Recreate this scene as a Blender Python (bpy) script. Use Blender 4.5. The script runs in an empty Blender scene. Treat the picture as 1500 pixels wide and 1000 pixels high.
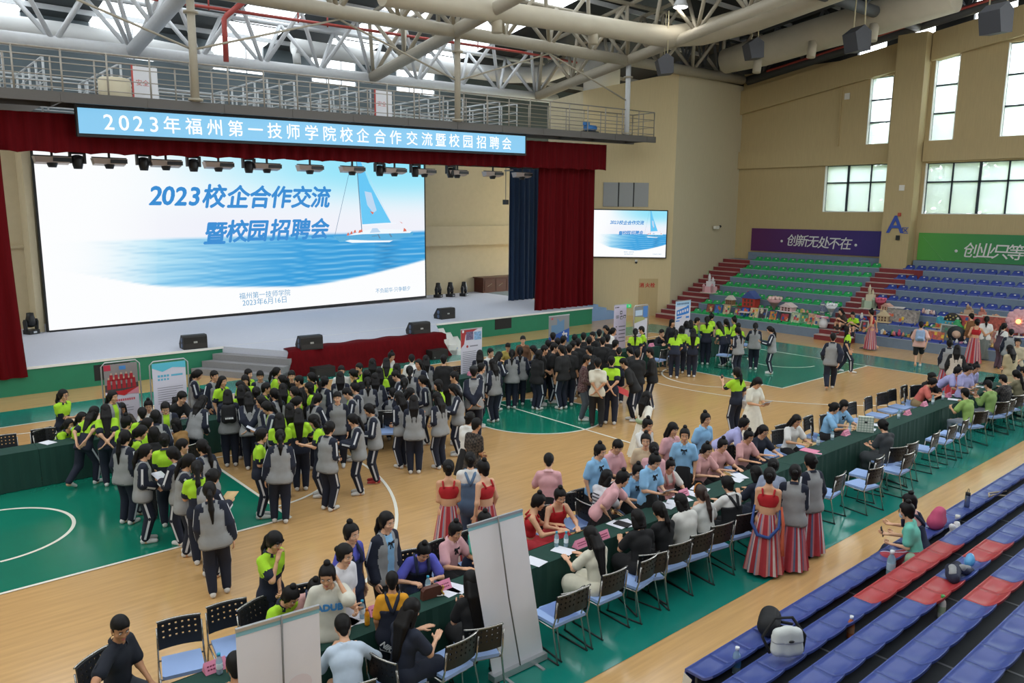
import bpy, math, random
import numpy as np
from mathutils import Vector, Matrix
random.seed(7)
C = bpy.context.scene.collection
SC = bpy.context.scene
PI = math.pi
# ---------------------------------------------------------------- camera
CAM_P = Vector((-13.793, -14.958, 5.427)); CYAW, CPITCH, CROLL, CF = 0.7107, 0.1663, 0.0082, 1136.3
_f = Vector((math.sin(CYAW)*math.cos(CPITCH), math.cos(CYAW)*math.cos(CPITCH), -math.sin(CPITCH)))
_r0 = Vector((math.cos(CYAW), -math.sin(CYAW), 0)); _u0 = _r0.cross(_f)
CR = _r0*math.cos(CROLL) + _u0*math.sin(CROLL); CU = _u0*math.cos(CROLL) - _r0*math.sin(CROLL); CFW = _f
cd = bpy.data.cameras.new('camera'); cd.sensor_width = 36; cd.lens = CF*36/1500; cd.clip_end = 300; cd.clip_start = .05
cam = bpy.data.objects.new('camera', cd); C.objects.link(cam)
cam.matrix_world = Matrix(((CR.x, CU.x, -CFW.x, CAM_P.x), (CR.y, CU.y, -CFW.y, CAM_P.y), (CR.z, CU.z, -CFW.z, CAM_P.z), (0, 0, 0, 1)))
SC.camera = cam
def ray(u, v): return CFW + CR*((u-750)/CF) - CU*((v-500)/CF)
def at(u, v, z=0.0):            # ground point seen at a place of the photo, at height z
    d = ray(u, v); return CAM_P + d*((z-CAM_P.z)/d.z)
def aty(u, v, y):
    d = ray(u, v); return CAM_P + d*((y-CAM_P.y)/d.y)
def atx(u, v, x):
    d = ray(u, v); return CAM_P + d*((x-CAM_P.x)/d.x)
def atp(u, v, P, n):
    d = ray(u, v); P = Vector(P); n = Vector(n); return CAM_P + d*((P-CAM_P).dot(n)/d.dot(n))
# ---------------------------------------------------------------- world, light, exposure
w = bpy.data.worlds.new('sky'); SC.world = w; w.use_nodes = True
bg = w.node_tree.nodes['Background']; bg.inputs[0].default_value = (.90, .96, 1, 1); bg.inputs[1].default_value = 10.0
SKYLIGHT = 2.9        # daylight through the translucent roof strips and the clerestory; added unseen panels share it
SC.cycles.sample_clamp_indirect = 4.0
SC.view_settings.view_transform = 'Standard'; SC.view_settings.look = 'None'
SC.view_settings.exposure = 0.0; SC.view_settings.gamma = 1; SC.view_settings.use_curve_mapping = False
# ---------------------------------------------------------------- helpers
def lin(h):
    if isinstance(h, str):
        h = h.lstrip('#'); h = [int(h[i:i+2], 16)/255 for i in (0, 2, 4)]
    return tuple(c/12.92 if c <= .04045 else ((c+.055)/1.055)**2.4 for c in h)
MATS = {}
def mat(name, col='#808080', rough=.6, metal=0, emit=0, noise=0, nscale=8, spec=.5, trans=0, alpha=1, stretch=None, bump=0):
    if name in MATS: return MATS[name]
    m = bpy.data.materials.new(name); m.use_nodes = True; nt = m.node_tree; b = nt.nodes['Principled BSDF']
    c = lin(col)+(1,)
    b.inputs['Base Color'].default_value = c; b.inputs['Roughness'].default_value = rough; b.inputs['Metallic'].default_value = metal
    b.inputs['Specular IOR Level'].default_value = spec
    if trans: b.inputs['Transmission Weight'].default_value = trans; b.inputs['IOR'].default_value = 1.2
    if alpha < 1: b.inputs['Alpha'].default_value = alpha
    if emit:
        b.inputs['Emission Color'].default_value = c; b.inputs['Emission Strength'].default_value = emit
        b.inputs['Base Color'].default_value = (.02, .02, .02, 1)
    if noise or bump:
        tc = nt.nodes.new('ShaderNodeTexCoord'); mp = nt.nodes.new('ShaderNodeMapping'); nz = nt.nodes.new('ShaderNodeTexNoise')
        mp.inputs['Scale'].default_value = stretch or (1, 1, 1); nz.inputs['Scale'].default_value = nscale; nz.inputs['Detail'].default_value = 4
        nt.links.new(tc.outputs['Object'], mp.inputs[0]); nt.links.new(mp.outputs[0], nz.inputs['Vector'])
        if noise:
            rp = nt.nodes.new('ShaderNodeMapRange'); rp.inputs['From Min'].default_value = .3; rp.inputs['From Max'].default_value = .7
            rp.inputs['To Min'].default_value = 1-noise; rp.inputs['To Max'].default_value = 1+noise
            mx = nt.nodes.new('ShaderNodeVectorMath'); mx.operation = 'SCALE'; mx.inputs[0].default_value = c[:3]
            nt.links.new(nz.outputs['Fac'], rp.inputs['Value']); nt.links.new(rp.outputs[0], mx.inputs['Scale']); nt.links.new(mx.outputs[0], b.inputs['Base Color'])
        if bump:
            bp = nt.nodes.new('ShaderNodeBump'); bp.inputs['Strength'].default_value = bump
            nt.links.new(nz.outputs['Fac'], bp.inputs['Height']); nt.links.new(bp.outputs[0], b.inputs['Normal'])
    MATS[name] = m
    return m
def tag(o, label=None, cat=None, group=None, kind=None):
    if label: o['label'] = label
    if cat: o['category'] = cat
    if group: o['group'] = group
    if kind: o['kind'] = kind
    return o
def empty(name, loc=(0, 0, 0), rz=0, label=None, cat=None, group=None):
    o = bpy.data.objects.new(name, None); C.objects.link(o); o.location = loc; o.rotation_euler = (0, 0, rz); o.empty_display_size = .1
    return tag(o, label, cat, group)
class MB:
    def __init__(s): s.v = []; s.f = []; s.m = []; s.sm = []
    def add(s, vs, fs, m=0, smooth=False):
        n = len(s.v); s.v += [tuple(v) for v in vs]; s.f += [tuple(i+n for i in f) for f in fs]; s.m += [m]*len(fs); s.sm += [smooth]*len(fs); return s
    def box(s, c, d, rz=0, m=0, M=None):
        x, y, z = d[0]/2, d[1]/2, d[2]/2; cs, sn = math.cos(rz), math.sin(rz)
        vs = []
        for a, b, e in ((-x,-y,-z),(x,-y,-z),(x,y,-z),(-x,y,-z),(-x,-y,z),(x,-y,z),(x,y,z),(-x,y,z)):
            p = Vector((c[0]+a*cs-b*sn, c[1]+a*sn+b*cs, c[2]+e)); vs.append(M @ p if M else p)
        return s.add(vs, [(0,3,2,1),(4,5,6,7),(0,1,5,4),(1,2,6,5),(2,3,7,6),(3,0,4,7)], m)
    def bx(s, x0, x1, y0, y1, z0, z1, m=0): return s.box(((x0+x1)/2, (y0+y1)/2, (z0+z1)/2), (x1-x0, y1-y0, z1-z0), 0, m)
    def bar(s, a, b, w, h=None, m=0):          # rectangular bar from a to b
        a, b = Vector(a), Vector(b); d = (b-a).normalized(); h = h or w
        up = Vector((0, 0, 1)) if abs(d.z) < .95 else Vector((1, 0, 0))
        x = d.cross(up).normalized()*w/2; y = x.cross(d).normalized()*h/2
        vs = [p+q for p in (a, b) for q in (-x-y, x-y, x+y, -x+y)]
        return s.add(vs, [(3,2,1,0),(4,5,6,7),(0,1,5,4),(1,2,6,5),(2,3,7,6),(3,0,4,7)], m)
    def tube(s, pts, r, n=8, m=0, cap=True, smooth=True):
        pts = [Vector(p) for p in pts]; rs = r if isinstance(r, (list, tuple)) else [r]*len(pts); base = None; vs = []
        for i, p in enumerate(pts):
            d = (pts[min(i+1, len(pts)-1)]-pts[max(i-1, 0)]).normalized()
            if base is None: base = d.orthogonal().normalized()
            base = (base-d*base.dot(d)).normalized(); o = d.cross(base)
            vs += [p+(base*math.cos(2*PI*k/n)+o*math.sin(2*PI*k/n))*rs[i] for k in range(n)]
        fs = [(i*n+k, i*n+(k+1) % n, (i+1)*n+(k+1) % n, (i+1)*n+k) for i in range(len(pts)-1) for k in range(n)]
        s.add(vs, fs, m, smooth)
        if cap:
            k0 = len(s.v)-len(vs); s.f += [tuple(k0+k for k in reversed(range(n))), tuple(k0+len(vs)-n+k for k in range(n))]; s.m += [m, m]; s.sm += [False]*2
        return s
    def lathe(s, prof, c=(0, 0, 0), n=16, m=0, M=None):      # prof: (r, z) list
        vs = []
        for r, z in prof:
            for k in range(n):
                p = Vector((c[0]+r*math.cos(2*PI*k/n), c[1]+r*math.sin(2*PI*k/n), c[2]+z)); vs.append(M @ p if M else p)
        fs = [(i*n+k, i*n+(k+1) % n, (i+1)*n+(k+1) % n, (i+1)*n+k) for i in range(len(prof)-1) for k in range(n)]
        k = len(prof)*n
        fs += [tuple(reversed(range(n))), tuple(range(k-n, k))]
        return s.add(vs, fs, m, True)
    def ball(s, c, r, n=10, m=0, M=None):
        r = r if isinstance(r, (tuple, list)) else (r, r, r)
        vs = [(0, 0, -1)]; rings = n//2
        for i in range(1, rings):
            a = -PI/2+PI*i/rings
            vs += [(math.cos(a)*math.cos(2*PI*k/n), math.cos(a)*math.sin(2*PI*k/n), math.sin(a)) for k in range(n)]
        vs.append((0, 0, 1)); L = len(vs)-1
        fs = [(0, 1+(k+1) % n, 1+k) for k in range(n)]
        fs += [(1+i*n+k, 1+i*n+(k+1) % n, 1+(i+1)*n+(k+1) % n, 1+(i+1)*n+k) for i in range(rings-2) for k in range(n)]
        fs += [(L, L-n+k, L-n+(k+1) % n) for k in range(n)]
        vs = [Vector((c[0]+v[0]*r[0], c[1]+v[1]*r[1], c[2]+v[2]*r[2])) for v in vs]
        return s.add([M @ v for v in vs] if M else vs, fs, m, True)
    def prism(s, poly, ax, a, b, m=0):     # polygon in the two other axes extruded along ax from a to b
        def P(q, t): return {0: (t, q[0], q[1]), 1: (q[0], t, q[1]), 2: (q[0], q[1], t)}[ax]
        n = len(poly); vs = [P(q, a) for q in poly]+[P(q, b) for q in poly]
        return s.add(vs, [tuple(range(n)), tuple(reversed(range(n, 2*n)))]+[(k, (k+1) % n, n+(k+1) % n, n+k) for k in range(n)], m)
    def quad(s, a, b, c, d, m=0): return s.add([a, b, c, d], [(0, 1, 2, 3)], m)
    def mesh(s, name, mats):
        me = bpy.data.meshes.new(name); me.from_pydata(s.v, [], s.f)
        for q in (mats if isinstance(mats, (list, tuple)) else [mats]): me.materials.append(q)
        me.polygons.foreach_set('material_index', s.m); me.polygons.foreach_set('use_smooth', s.sm); me.update()
        return me
    def build(s, name, mats, parent=None, label=None, cat=None, group=None, kind=None, loc=None, rz=0):
        o = bpy.data.objects.new(name, s.mesh(name, mats)); C.objects.link(o)
        if parent: o.parent = parent
        if loc is not None: o.location = loc
        o.rotation_euler.z = rz
        return tag(o, label, cat, group, kind)
def inst(me, name, parent=None, loc=(0, 0, 0), rot=(0, 0, 0), label=None, cat=None, group=None, scale=None):
    o = bpy.data.objects.new(name, me); C.objects.link(o); o.parent = parent; o.location = loc; o.rotation_euler = rot
    if scale: o.scale = scale
    return tag(o, label, cat, group)
def copy_tree(o, parent=None):
    c = o.copy(); C.objects.link(c); c.parent = parent
    for ch in o.children: copy_tree(ch, c)
    return c
FONTC = {}
def text_mesh(txt, size, ext=.004, bold=0, shear=0, space=1):
    cu = bpy.data.curves.new('lettering', 'FONT'); cu.body = txt; cu.size = size; cu.extrude = ext; cu.shear = shear; cu.space_character = space
    cu.align_x = 'CENTER'; cu.align_y = 'CENTER'; cu.resolution_u = 3
    o = bpy.data.objects.new('lettering', cu); C.objects.link(o)
    dg = bpy.context.evaluated_depsgraph_get(); me = bpy.data.meshes.new_from_object(o.evaluated_get(dg)); bpy.data.objects.remove(o)
    if bold:        # heavier strokes: the same outlines laid over each other a little apart
        V = [tuple(v.co) for v in me.vertices]; F = [tuple(p.vertices) for p in me.polygons]; VV, FF = [], []
        for k, (dx, dy) in enumerate(((0, 0), (1, 0), (-1, 0), (0, 1), (0, -1), (.7, .7), (-.7, -.7))):
            FF += [tuple(i+len(VV) for i in f) for f in F]; VV += [(v[0]+dx*bold, v[1]+dy*bold, v[2]+k*.0004) for v in V]
        me = bpy.data.meshes.new('lettering'); me.from_pydata(VV, [], FF)
    return me
def text(txt, M, size, material, parent=None, name='lettering', **k):     # M: matrix, text in its XY plane
    me = text_mesh(txt, size, **k); me.materials.clear(); me.materials.append(material)
    o = bpy.data.objects.new(name, me); C.objects.link(o); o.parent = parent; o.matrix_local = M
    return o
def plane_M(o, x, y):       # frame with origin o and axes x, y
    x = Vector(x).normalized(); y = Vector(y).normalized(); n = x.cross(y).normalized(); y = n.cross(x)
    return Matrix(((x.x, y.x, n.x, o[0]), (x.y, y.y, n.y, o[1]), (x.z, y.z, n.z, o[2]), (0, 0, 0, 1)))
# ================================================================ materials of the hall
M_WOOD = mat('wood_floor', '#c9a06a', .17, noise=.10, nscale=3.0, stretch=(.35, 5, 1), spec=.9)
M_BORD = mat('teal_court_paint', '#147a6c', .17, noise=.03, nscale=2, spec=.9)
M_KEY = mat('green_court_paint', '#147860', .17, noise=.03, nscale=2, spec=.9)
M_LINE = mat('white_line_paint', '#e6e2d4', .4)
M_WALL = mat('cream_wall_panel', '#b5a176', .75, noise=.05, nscale=6, stretch=(6, 6, .25))
M_WALL2 = mat('pale_wall_panel', '#bdb295', .75, noise=.04, nscale=6, stretch=(6, 6, .25))
M_STAGEW = mat('stage_back_panel', '#c9bc9c', .8, noise=.03, nscale=4)
M_GREENW = mat('green_stage_front', '#1f7a58', .6, noise=.04, nscale=3)
M_DECK = mat('pale_stage_carpet', '#c3c6d2', .9, noise=.03, nscale=20)
M_WHITE = mat('white_trim', '#e8e6e0', .5)
M_TIER = mat('blue_grey_tier', '#6f7f90', .75, noise=.05, nscale=5)
M_TIERD = mat('dark_grey_tier', '#3c3f42', .7, noise=.10, nscale=4)
M_REDST = mat('dark_red_step', '#7a2a2c', .7, noise=.06, nscale=6)
M_STEPG = mat('grey_step_carpet', '#8b8a8c', .9, noise=.06, nscale=30)
M_BLSTEP = mat('light_blue_step', '#7f9fc6', .7)
M_ROOF = mat('dark_roof_sheet', '#4a4f52', .7, noise=.05, nscale=5, stretch=(14, .2, 1))
M_ROOFL = mat('grey_cladding_sheet', '#5c686e', .6, noise=.06, nscale=5, stretch=(.2, 1, 14))
M_DARKW = mat('dark_upper_wall', '#33363a', .8)
M_STEELW = mat('white_painted_steel', '#c4c7ca', .45, noise=.03)
M_STEELD = mat('grey_painted_steel', '#8b8782', .5, noise=.03)
M_BLACK = mat('black_matt', '#17181a', .6)
M_FRAME = mat('dark_window_frame', '#24303a', .5)
M_DAY = mat('daylight_panel', '#f4fbff', .5, emit=SKYLIGHT)
def glass_mat():        # hazy panes, a translucent share added to brighten the view through them
    m = bpy.data.materials.new('window_glass'); m.use_nodes = True; nt = m.node_tree; nt.nodes.clear()
    o = nt.nodes.new('ShaderNodeOutputMaterial'); mx = nt.nodes.new('ShaderNodeMixShader'); m2 = nt.nodes.new('ShaderNodeMixShader'); t = nt.nodes.new('ShaderNodeBsdfTransparent'); g = nt.nodes.new('ShaderNodeBsdfGlossy'); tl = nt.nodes.new('ShaderNodeBsdfTranslucent')
    g.inputs['Roughness'].default_value = .02; mx.inputs[0].default_value = .04; m2.inputs[0].default_value = .45; tl.inputs[0].default_value = (.9, .97, .98, 1)
    t.inputs[0].default_value = (.93, .97, .98, 1)
    nt.links.new(t.outputs[0], m2.inputs[1]); nt.links.new(tl.outputs[0], m2.inputs[2]); nt.links.new(m2.outputs[0], mx.inputs[1]); nt.links.new(g.outputs[0], mx.inputs[2]); nt.links.new(mx.outputs[0], o.inputs[0]); return m
M_GLASS = glass_mat()
# ================================================================ floor and court
def ring(mb, c, r0, r1, a0, a1, z, m, n=64):
    P = lambda r, a: (c[0]+r*math.cos(a), c[1]+r*math.sin(a), z)
    for i in range(n):
        a, b = a0+(a1-a0)*i/n, a0+(a1-a0)*(i+1)/n
        if r0 == 0: mb.add([(c[0], c[1], z), P(r1, a), P(r1, b)], [(0, 1, 2)], m)
        else: mb.quad(P(r0, a), P(r1, a), P(r1, b), P(r0, b), m)
fl = MB()
def patch(x0, x1, y0, y1, z, m): fl.quad((x0, y0, z), (x1, y0, z), (x1, y1, z), (x0, y1, z), m)
patch(-34, 26, -32, 24, 0, 0)
for a in ((-16.17, 16.17, 7.5, 9.25), (-16.17, 16.17, -9.25, -7.5), (-16.17, -14, -7.5, 7.5), (14, 16.17, -7.5, 7.5)): patch(*a, .005, 1)
for s in (-1, 1): patch(min(s*14, s*8.2), max(s*14, s*8.2), -2.45, 2.45, .005, 2)
ring(fl, (0, 0), 0, 1.8, 0, 2*PI, .005, 2)
L = .03; zl = .008
for y in (-7.5, 7.5): patch(-14, 14, y-L, y+L, zl, 3)
for x in (-14, 0, 14): patch(x-L, x+L, -7.5, 7.5, zl, 3)
ring(fl, (0, 0), 1.8-L, 1.8+L, 0, 2*PI, zl+.0005, 3)
for s in (-1, 1):
    patch(s*8.2-L, s*8.2+L, -2.45, 2.45, zl+.0005, 3)
    for y in (-2.45, 2.45): patch(min(s*14, s*8.2), max(s*14, s*8.2), y-L, y+L, zl+.001, 3)
    c0 = PI if s > 0 else 0
    ring(fl, (s*8.2, 0), 1.8-L, 1.8+L, c0-PI/2, c0+PI/2, zl+.0007, 3)
    ring(fl, (s*12.425, 0), 1.25-L, 1.25+L, c0-PI/2, c0+PI/2, zl+.0005, 3)
    a3 = math.asin(6.6/6.75)
    ring(fl, (s*12.425, 0), 6.75-L, 6.75+L, c0-a3, c0+a3, zl+.0004, 3)
    for y in (-6.6, 6.6): patch(min(s*14, s*(12.425-1.41)), max(s*14, s*(12.425-1.41)), y-L, y+L, zl+.0004, 3)
fl.build('floor', [M_WOOD, M_BORD, M_KEY, M_LINE], kind='structure')
# ================================================================ walls with openings
def wall_x(name, X, th, y0, y1, z0, z1, holes, m, top=None):      # wall in the plane x = X (thickness th outwards), rectangular holes (y0,y1,z0,z1)
    mb = MB(); ys = sorted({y0, y1}|{h[i] for h in holes for i in (0, 1)}); zs = sorted({z0, z1}|{h[i] for h in holes for i in (2, 3)})
    for a, b in zip(ys, ys[1:]):
        for c, d in zip(zs, zs[1:]):
            if any(h[0] <= a and b <= h[1] and h[2] <= c and d <= h[3] for h in holes): continue
            mb.bx(X, X+th, a, b, c, d)
    return mb.build(name, m, kind='structure')
EX = 25.2
TOP = lambda y: 13.75-.155*y
WIN = [(2.15, 5.62, 5.52, 7.86), (-8.5, .68, 5.45, 7.80), (2.5, 3.62, 8.8, 12.0), (-.40, .66, 8.8, 12.55), (-4.2, -2.28, 8.8, 12.75), (-8, -6.2, 8.8, 12.9)]
wall_x('wall_right', EX, .4, -16, 10.75, 0, 13.0, WIN, M_WALL)
mb = MB()           # sloping head of the end wall, ledge band and pillar
def slope(mb, x0, x1, ya, yb, za, zb, dz, m=0):
    mb.add([(x0, ya, za), (x1, ya, za), (x1, yb, zb), (x0, yb, zb), (x0, ya, za+dz), (x1, ya, za+dz), (x1, yb, zb+dz), (x0, yb, zb+dz)], [(0,3,2,1),(4,5,6,7),(0,1,5,4),(1,2,6,5),(2,3,7,6),(3,0,4,7)], m)
slope(mb, EX-.25, EX+.4, 10.75, 2.1, TOP(10.75)-1.25, TOP(2.1)-1.25, 1.25)
slope(mb, EX-.25, EX+.4, .8, -16, TOP(.8)-1.25, TOP(-16)-1.25, 1.25)
mb.bx(EX-.18, EX+.01, 2.1, 10.75, 7.87, 8.8)
mb.bx(EX-.18, EX+.01, -16, .8, 7.87, 8.8)
mb.bx(EX-.10, EX+.01, 5.0, 5.06, 8.8, 12)
mb.build('trim_1', M_WALL, kind='structure')
mb = MB(); mb.bx(EX-.75, EX+.3, .84, 2.14, 0, TOP(1.5)+.1); mb.build('pillar', M_WALL, kind='structure')
mb = MB(); mb.bx(19.4, EX+.4, 10.75, 11.1, 0, 12.45); mb.build('wall_back', M_WALL2, kind='structure')
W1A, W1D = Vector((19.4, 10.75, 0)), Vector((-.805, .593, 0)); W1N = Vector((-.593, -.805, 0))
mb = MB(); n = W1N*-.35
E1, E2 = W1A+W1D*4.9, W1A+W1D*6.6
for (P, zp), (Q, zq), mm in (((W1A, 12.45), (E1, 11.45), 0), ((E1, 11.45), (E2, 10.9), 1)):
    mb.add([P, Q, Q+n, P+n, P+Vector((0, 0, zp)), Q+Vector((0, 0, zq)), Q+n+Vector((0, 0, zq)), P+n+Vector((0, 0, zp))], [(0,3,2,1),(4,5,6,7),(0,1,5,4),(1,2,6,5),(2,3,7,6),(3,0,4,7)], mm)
mb.build('wall_front', [mat('cream_wall_panel_lit', '#c9b78e', .75, noise=.04, nscale=6, stretch=(6, 6, .25)), M_WALL2], kind='structure')  # end wall's cream again, made lighter in colour for its stronger light
mb = MB(); sk = MB()
for x0, x1, z0, z1 in ((-34, 26, 0, 5), (-34, 26, 10, 13))+tuple((x, x+1.5, 5, 10) for x in range(-34, 26, 6)): mb.bx(x0, x1, -32.4, -32, z0, z1)
for x in range(-34, 26, 6): sk.quad((x+1.5, -32.2, 5), (x+1.5, -32.2, 10), (x+6, -32.2, 10), (x+6, -32.2, 5))
mb.build('wall_rear', M_WALL, kind='structure'); sk.build('window_10', M_DAY, kind='structure')  # unseen glowing panels added behind the camera to light faces towards it
mb = MB(); mb.bx(-34.4, -34, -32, 24, 0, 14); mb.build('wall_left', M_WALL, kind='structure')
# windows of the end wall
for i, (a, b, c, d) in enumerate(WIN):
    mb = MB(); x0, x1 = EX+.18, EX+.26; t = .035
    low = d < 8
    ncol = max(1, round((b-a)/1.15)) if low else 1
    ys = [a+(b-a)*k/ncol for k in range(ncol+1)]
    zs = [c, c+(d-c)*.63, d] if low else [c+(d-c)*k/3 for k in range(4)]
    for k, y in enumerate(ys): mb.bx(x0, x1, max(a, y-t*(1.6 if low and k % 2 == 0 else 1)), min(b, y+t*(1.6 if low and k % 2 == 0 else 1)), c, d)
    for z in zs: mb.bx(x0, x1, a, b, max(c, z-t), min(d, z+t))
    f = mb.build('window_%d' % (i+1), M_FRAME, kind='structure')
    mb = MB(); mb.bx(EX+.21, EX+.225, a, b, c, d); mb.build('pane', M_GLASS, f)
    mb = MB(); mb.bx(EX-.02, EX+.17, a, a+.03, c, d); mb.bx(EX-.02, EX+.17, b-.03, b, c, d); mb.bx(EX-.02, EX+.17, a, b, c, c+.03); mb.build('reveal', M_WHITE, f)
# dark upper wall above the cream head, with clerestory lights
UH = WIN[2:]+[(3.2, 4.6, 12.3, 14.6), (1.0, 2.0, 12.3, 14.6), (-2.3, -.6, 12.3, 14.9), (-7, -5, 12.3, 15)]
wall_x('wall_upper', EX+.45, .2, -16, 24, 11, 18, UH, M_DARKW)
# ================================================================ roof
ZR = lambda y: 16.6-.157*y if y > -3 else 17.07+.157*(y+3)
def roofq(mb, x0, x1, y0, y1, dz=0, m=0): mb.quad((x0, y0, ZR(y0)+dz), (x0, y1, ZR(y1)+dz), (x1, y1, ZR(y1)+dz), (x1, y0, ZR(y0)+dz), m)
mb = MB(); sk = MB()
for k in range(-7, 6):
    x = k*5; RM = 1 if k >= 3 else 0
    for y0, y1 in ((-32, -3), (-3, 24)):
        roofq(mb, x-2.5, x, y0, y1, 0, RM)
    if x <= 15:
        for y0, y1 in ((-32, -22), (-22, -12), (-12, -3), (-3, 2)): (roofq(sk, x, x+2.5, y0, y1, -.02) if (x < 14 and y0 > -23 and y1 < 0) or (x < 9 and y0 > -23) or (x < 16 and y0 > -23 and y1 < -2) else roofq(mb, x, x+2.5, y0, y1))  # near slope strips are out of view, added where the hall needs light
        for a in range(6 if x <= 10 else 0): roofq(sk, x+.05, x+2.45, 2+a*3.6, 2+a*3.6+3.4, -.02); roofq(mb, x, x+2.5, 2+a*3.6+3.4, 2+a*3.6+3.6)
        roofq(mb, x, x+2.5, 23.6 if x <= 10 else 2, 24)
    else:
        for y0, y1 in ((-32, -3), (-3, 24)): roofq(mb, x, x+2.5, y0, y1, 0, 1)
mb.build('ceiling', [M_ROOF, mat('dark_roof_sheet_shaded', '#26282a', .8)], kind='structure'); o = sk.build('window_8', M_DAY, kind='structure')  # roof near the end wall: same sheet, shade mixed into a blacker colour
# back clerestory above the stage house
mb = MB(); sk = MB(); fr = MB()
mb.bx(-34, 26, 22.5, 22.7, 0, 11.8)
for k in range(-7, 6):
    x = k*5
    mb.bx(x-2.5, x, 22.5, 22.7, 11.8, 13.1)
    if x <= 10:
        sk.quad((x, 22.55, 11.8), (x+2.5, 22.55, 11.8), (x+2.5, 22.55, 13.1), (x, 22.55, 13.1))
        for a in (0, .83, 1.67, 2.5): fr.bx(x+a-.03, x+a+.03, 22.48, 22.54, 11.8, 13.1)
        fr.bx(x, x+2.5, 22.48, 22.54, 12.4, 12.46)
    else: mb.bx(x, x+2.5, 22.5, 22.7, 11.8, 13.1)
mb.build('wall_stage_end', M_ROOFL, kind='structure'); sk.build('window_9', M_DAY, kind='structure'); fr.build('trim_2', M_STEELW, kind='structure')
# ================================================================ stage
SY, SZ = 11.14, .82
mb = MB(); mb.bx(-34, 13.85, SY, 22.4, 0, SZ-.06, 0); mb.bx(-34, 13.85, SY-.02, 22.4, SZ-.06, SZ, 1)
mb.bx(-34, 13.86, SY-.045, SY-.018, SZ-.07, SZ+.003, 2)
# front platform and its wrap-round steps
LA, LB, RA, RB = (-4.32, SY), (-2.86, 8.75), (4.5, SY), (3.05, 8.75)
mb.prism([LA, LB, RB, RA], 2, 0, SZ, 1)
mb.build('stage_floor', [M_GREENW, M_DECK, M_WHITE], kind='structure')
for side, (a, b) in (('left', (LA, LB)), ('right', (RA, RB))):
    st = MB(); s = -1 if side == 'left' else 1
    d = Vector((b[0]-a[0], b[1]-a[1], 0)).normalized(); n = Vector((d.y, -d.x, 0)); n = n if n.x*s > 0 else -n
    for k in range(1, 4):
        off = .31*k; z = SZ*(4-k)/4
        P = [Vector((a[0]+s*off/abs(n.x), SY-.05, 0)), Vector((b[0], b[1], 0))+n*off-d*.15*0, Vector((b[0], b[1], 0)), Vector((a[0], SY-.05, 0))]
        st.prism([(p.x, p.y) for p in P], 2, 0, z, 0 if side == 'left' else 1)
    st.build('stage_steps', [M_STEPG, M_WHITE], kind='structure')
mb = MB()
for u, v, u2, v2 in ((725, 466, 749, 480), (137, 535, 146, 557)):
    a, b = aty(u, v, SY), aty(u2, v2, SY); mb.bx(min(a.x, b.x), max(a.x, b.x)+(.9 if u < 300 else 0), SY-.012, SY+.01, b.z, a.z)
mb.build('trim_3', M_BLACK, kind='structure')
# light blue steps at the far end of the stage
mb = MB()
for k in range(4): mb.bx(13.86, 14.6+.62*(3-k)+.3, 11.72, 13.2, k*.205, (k+1)*.205)
mb.build('stage_end_steps', M_BLSTEP, kind='structure')
# stage back walls beside the screen
mb = MB()
mb.bx(9.0, 18, 20.4, 20.7, SZ, 9); zb_, zt_ = aty(680, 359, 20.2).z, aty(680, 331, 20.2).z; mb.bx(9, 18, 20.1, 20.4, zb_, zt_)
mb.build('wall_stage_right', M_STAGEW, kind='structure'); mb = MB()
mb.bx(-13, -8.3, 19.6, 19.9, SZ, 9); mb.bx(-13, -8.3, 19.5, 19.6, 3.9, 4.0)
mb.bx(-8.55, -8.32, 18.3, 19.6, SZ, 9)
mb.build('wall_stage_left', M_STAGEW, kind='structure'); mb = MB()
mb.bx(-8.3, 9.2, 20.6, 20.8, SZ, 9)
mb.build('wall_stage', M_STAGEW, kind='structure')
# ================================================================ far stand
TH, TT, TX = .41, .90, 18.65
ya0, ya1 = 1.9, 1.9-1.62
mb = MB()
for k in range(7):
    x = TX+TT*k
    mb.bx(x, EX, -16, 10.72, TH*k, TH*(k+1), 0)
    mb.bx(x-.012, x+.03, -16, 10.72, TH*(k+1)-.02, TH*(k+1)+.004, 1)
mb.bx(TX+TT*7, EX, 2.2, 9.7, TH*7, TH*8, 0); mb.bx(TX+TT*7, EX, -16, .75, TH*7, TH*8, 0)
mb.build('far_stand', [M_TIER, mat('pale_tier_edge', '#9aa7b4', .6)], kind='structure')
mb = MB()
for k in range(7):
    x = TX+TT*k
    for a, b in ((9.0, 10.7), (ya1, ya0)):
        mb.bx(x-.02, x+.01, a, b, TH*k, TH*(k+1)+.003, 0); mb.bx(x-.45, x, a, b, TH*k, TH*k+TH/2, 0)
        mb.bx(x-.47, x-.02, a, b, TH*k+TH/2, TH*k+TH/2+.02, 1); mb.bx(x-.03, x+.2, a, b, TH*(k+1)+.003, TH*(k+1)+.012, 1)
mb.bx(TX+TT*6-.03, TX+TT*6, -.1, ya0, TH*6, TH*7, 0)
mb.build('far_stand_steps', [M_REDST, mat('pale_step_nosing', '#b9a39c', .6)], kind='structure')
# ================================================================ near stand (the camera stands on it)
NY, NT, NR_ = -10.24, .60, .21          # first seat edge, row spacing, rise per row
mb = MB()
for k in range(1, 10): mb.bx(-7.1, 18, -32, NY-NT*(k-1)-.10, NR_*(k-1), NR_*k, 0)
mb.bx(-30, 18, -32, -16.4, 0, 3.6, 0)
for k in range(1, 7):
    for x in range(-6, 17, 2): mb.bx(x+.4, x+.43, NY-NT*k+.06, NY-NT*(k-1)-.12, NR_*k, NR_*k+.004, 1)
for k in range(6): mb.bx(-7.1 if k < 2 else -8.6, 16, NY-NT*k-.13, NY-NT*k-.10, NR_*k, .37+NR_*k)
mb.build('near_stand', [M_TIERD, mat('pale_tier_joint', '#8a8c8e', .6)], kind='structure')
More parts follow.
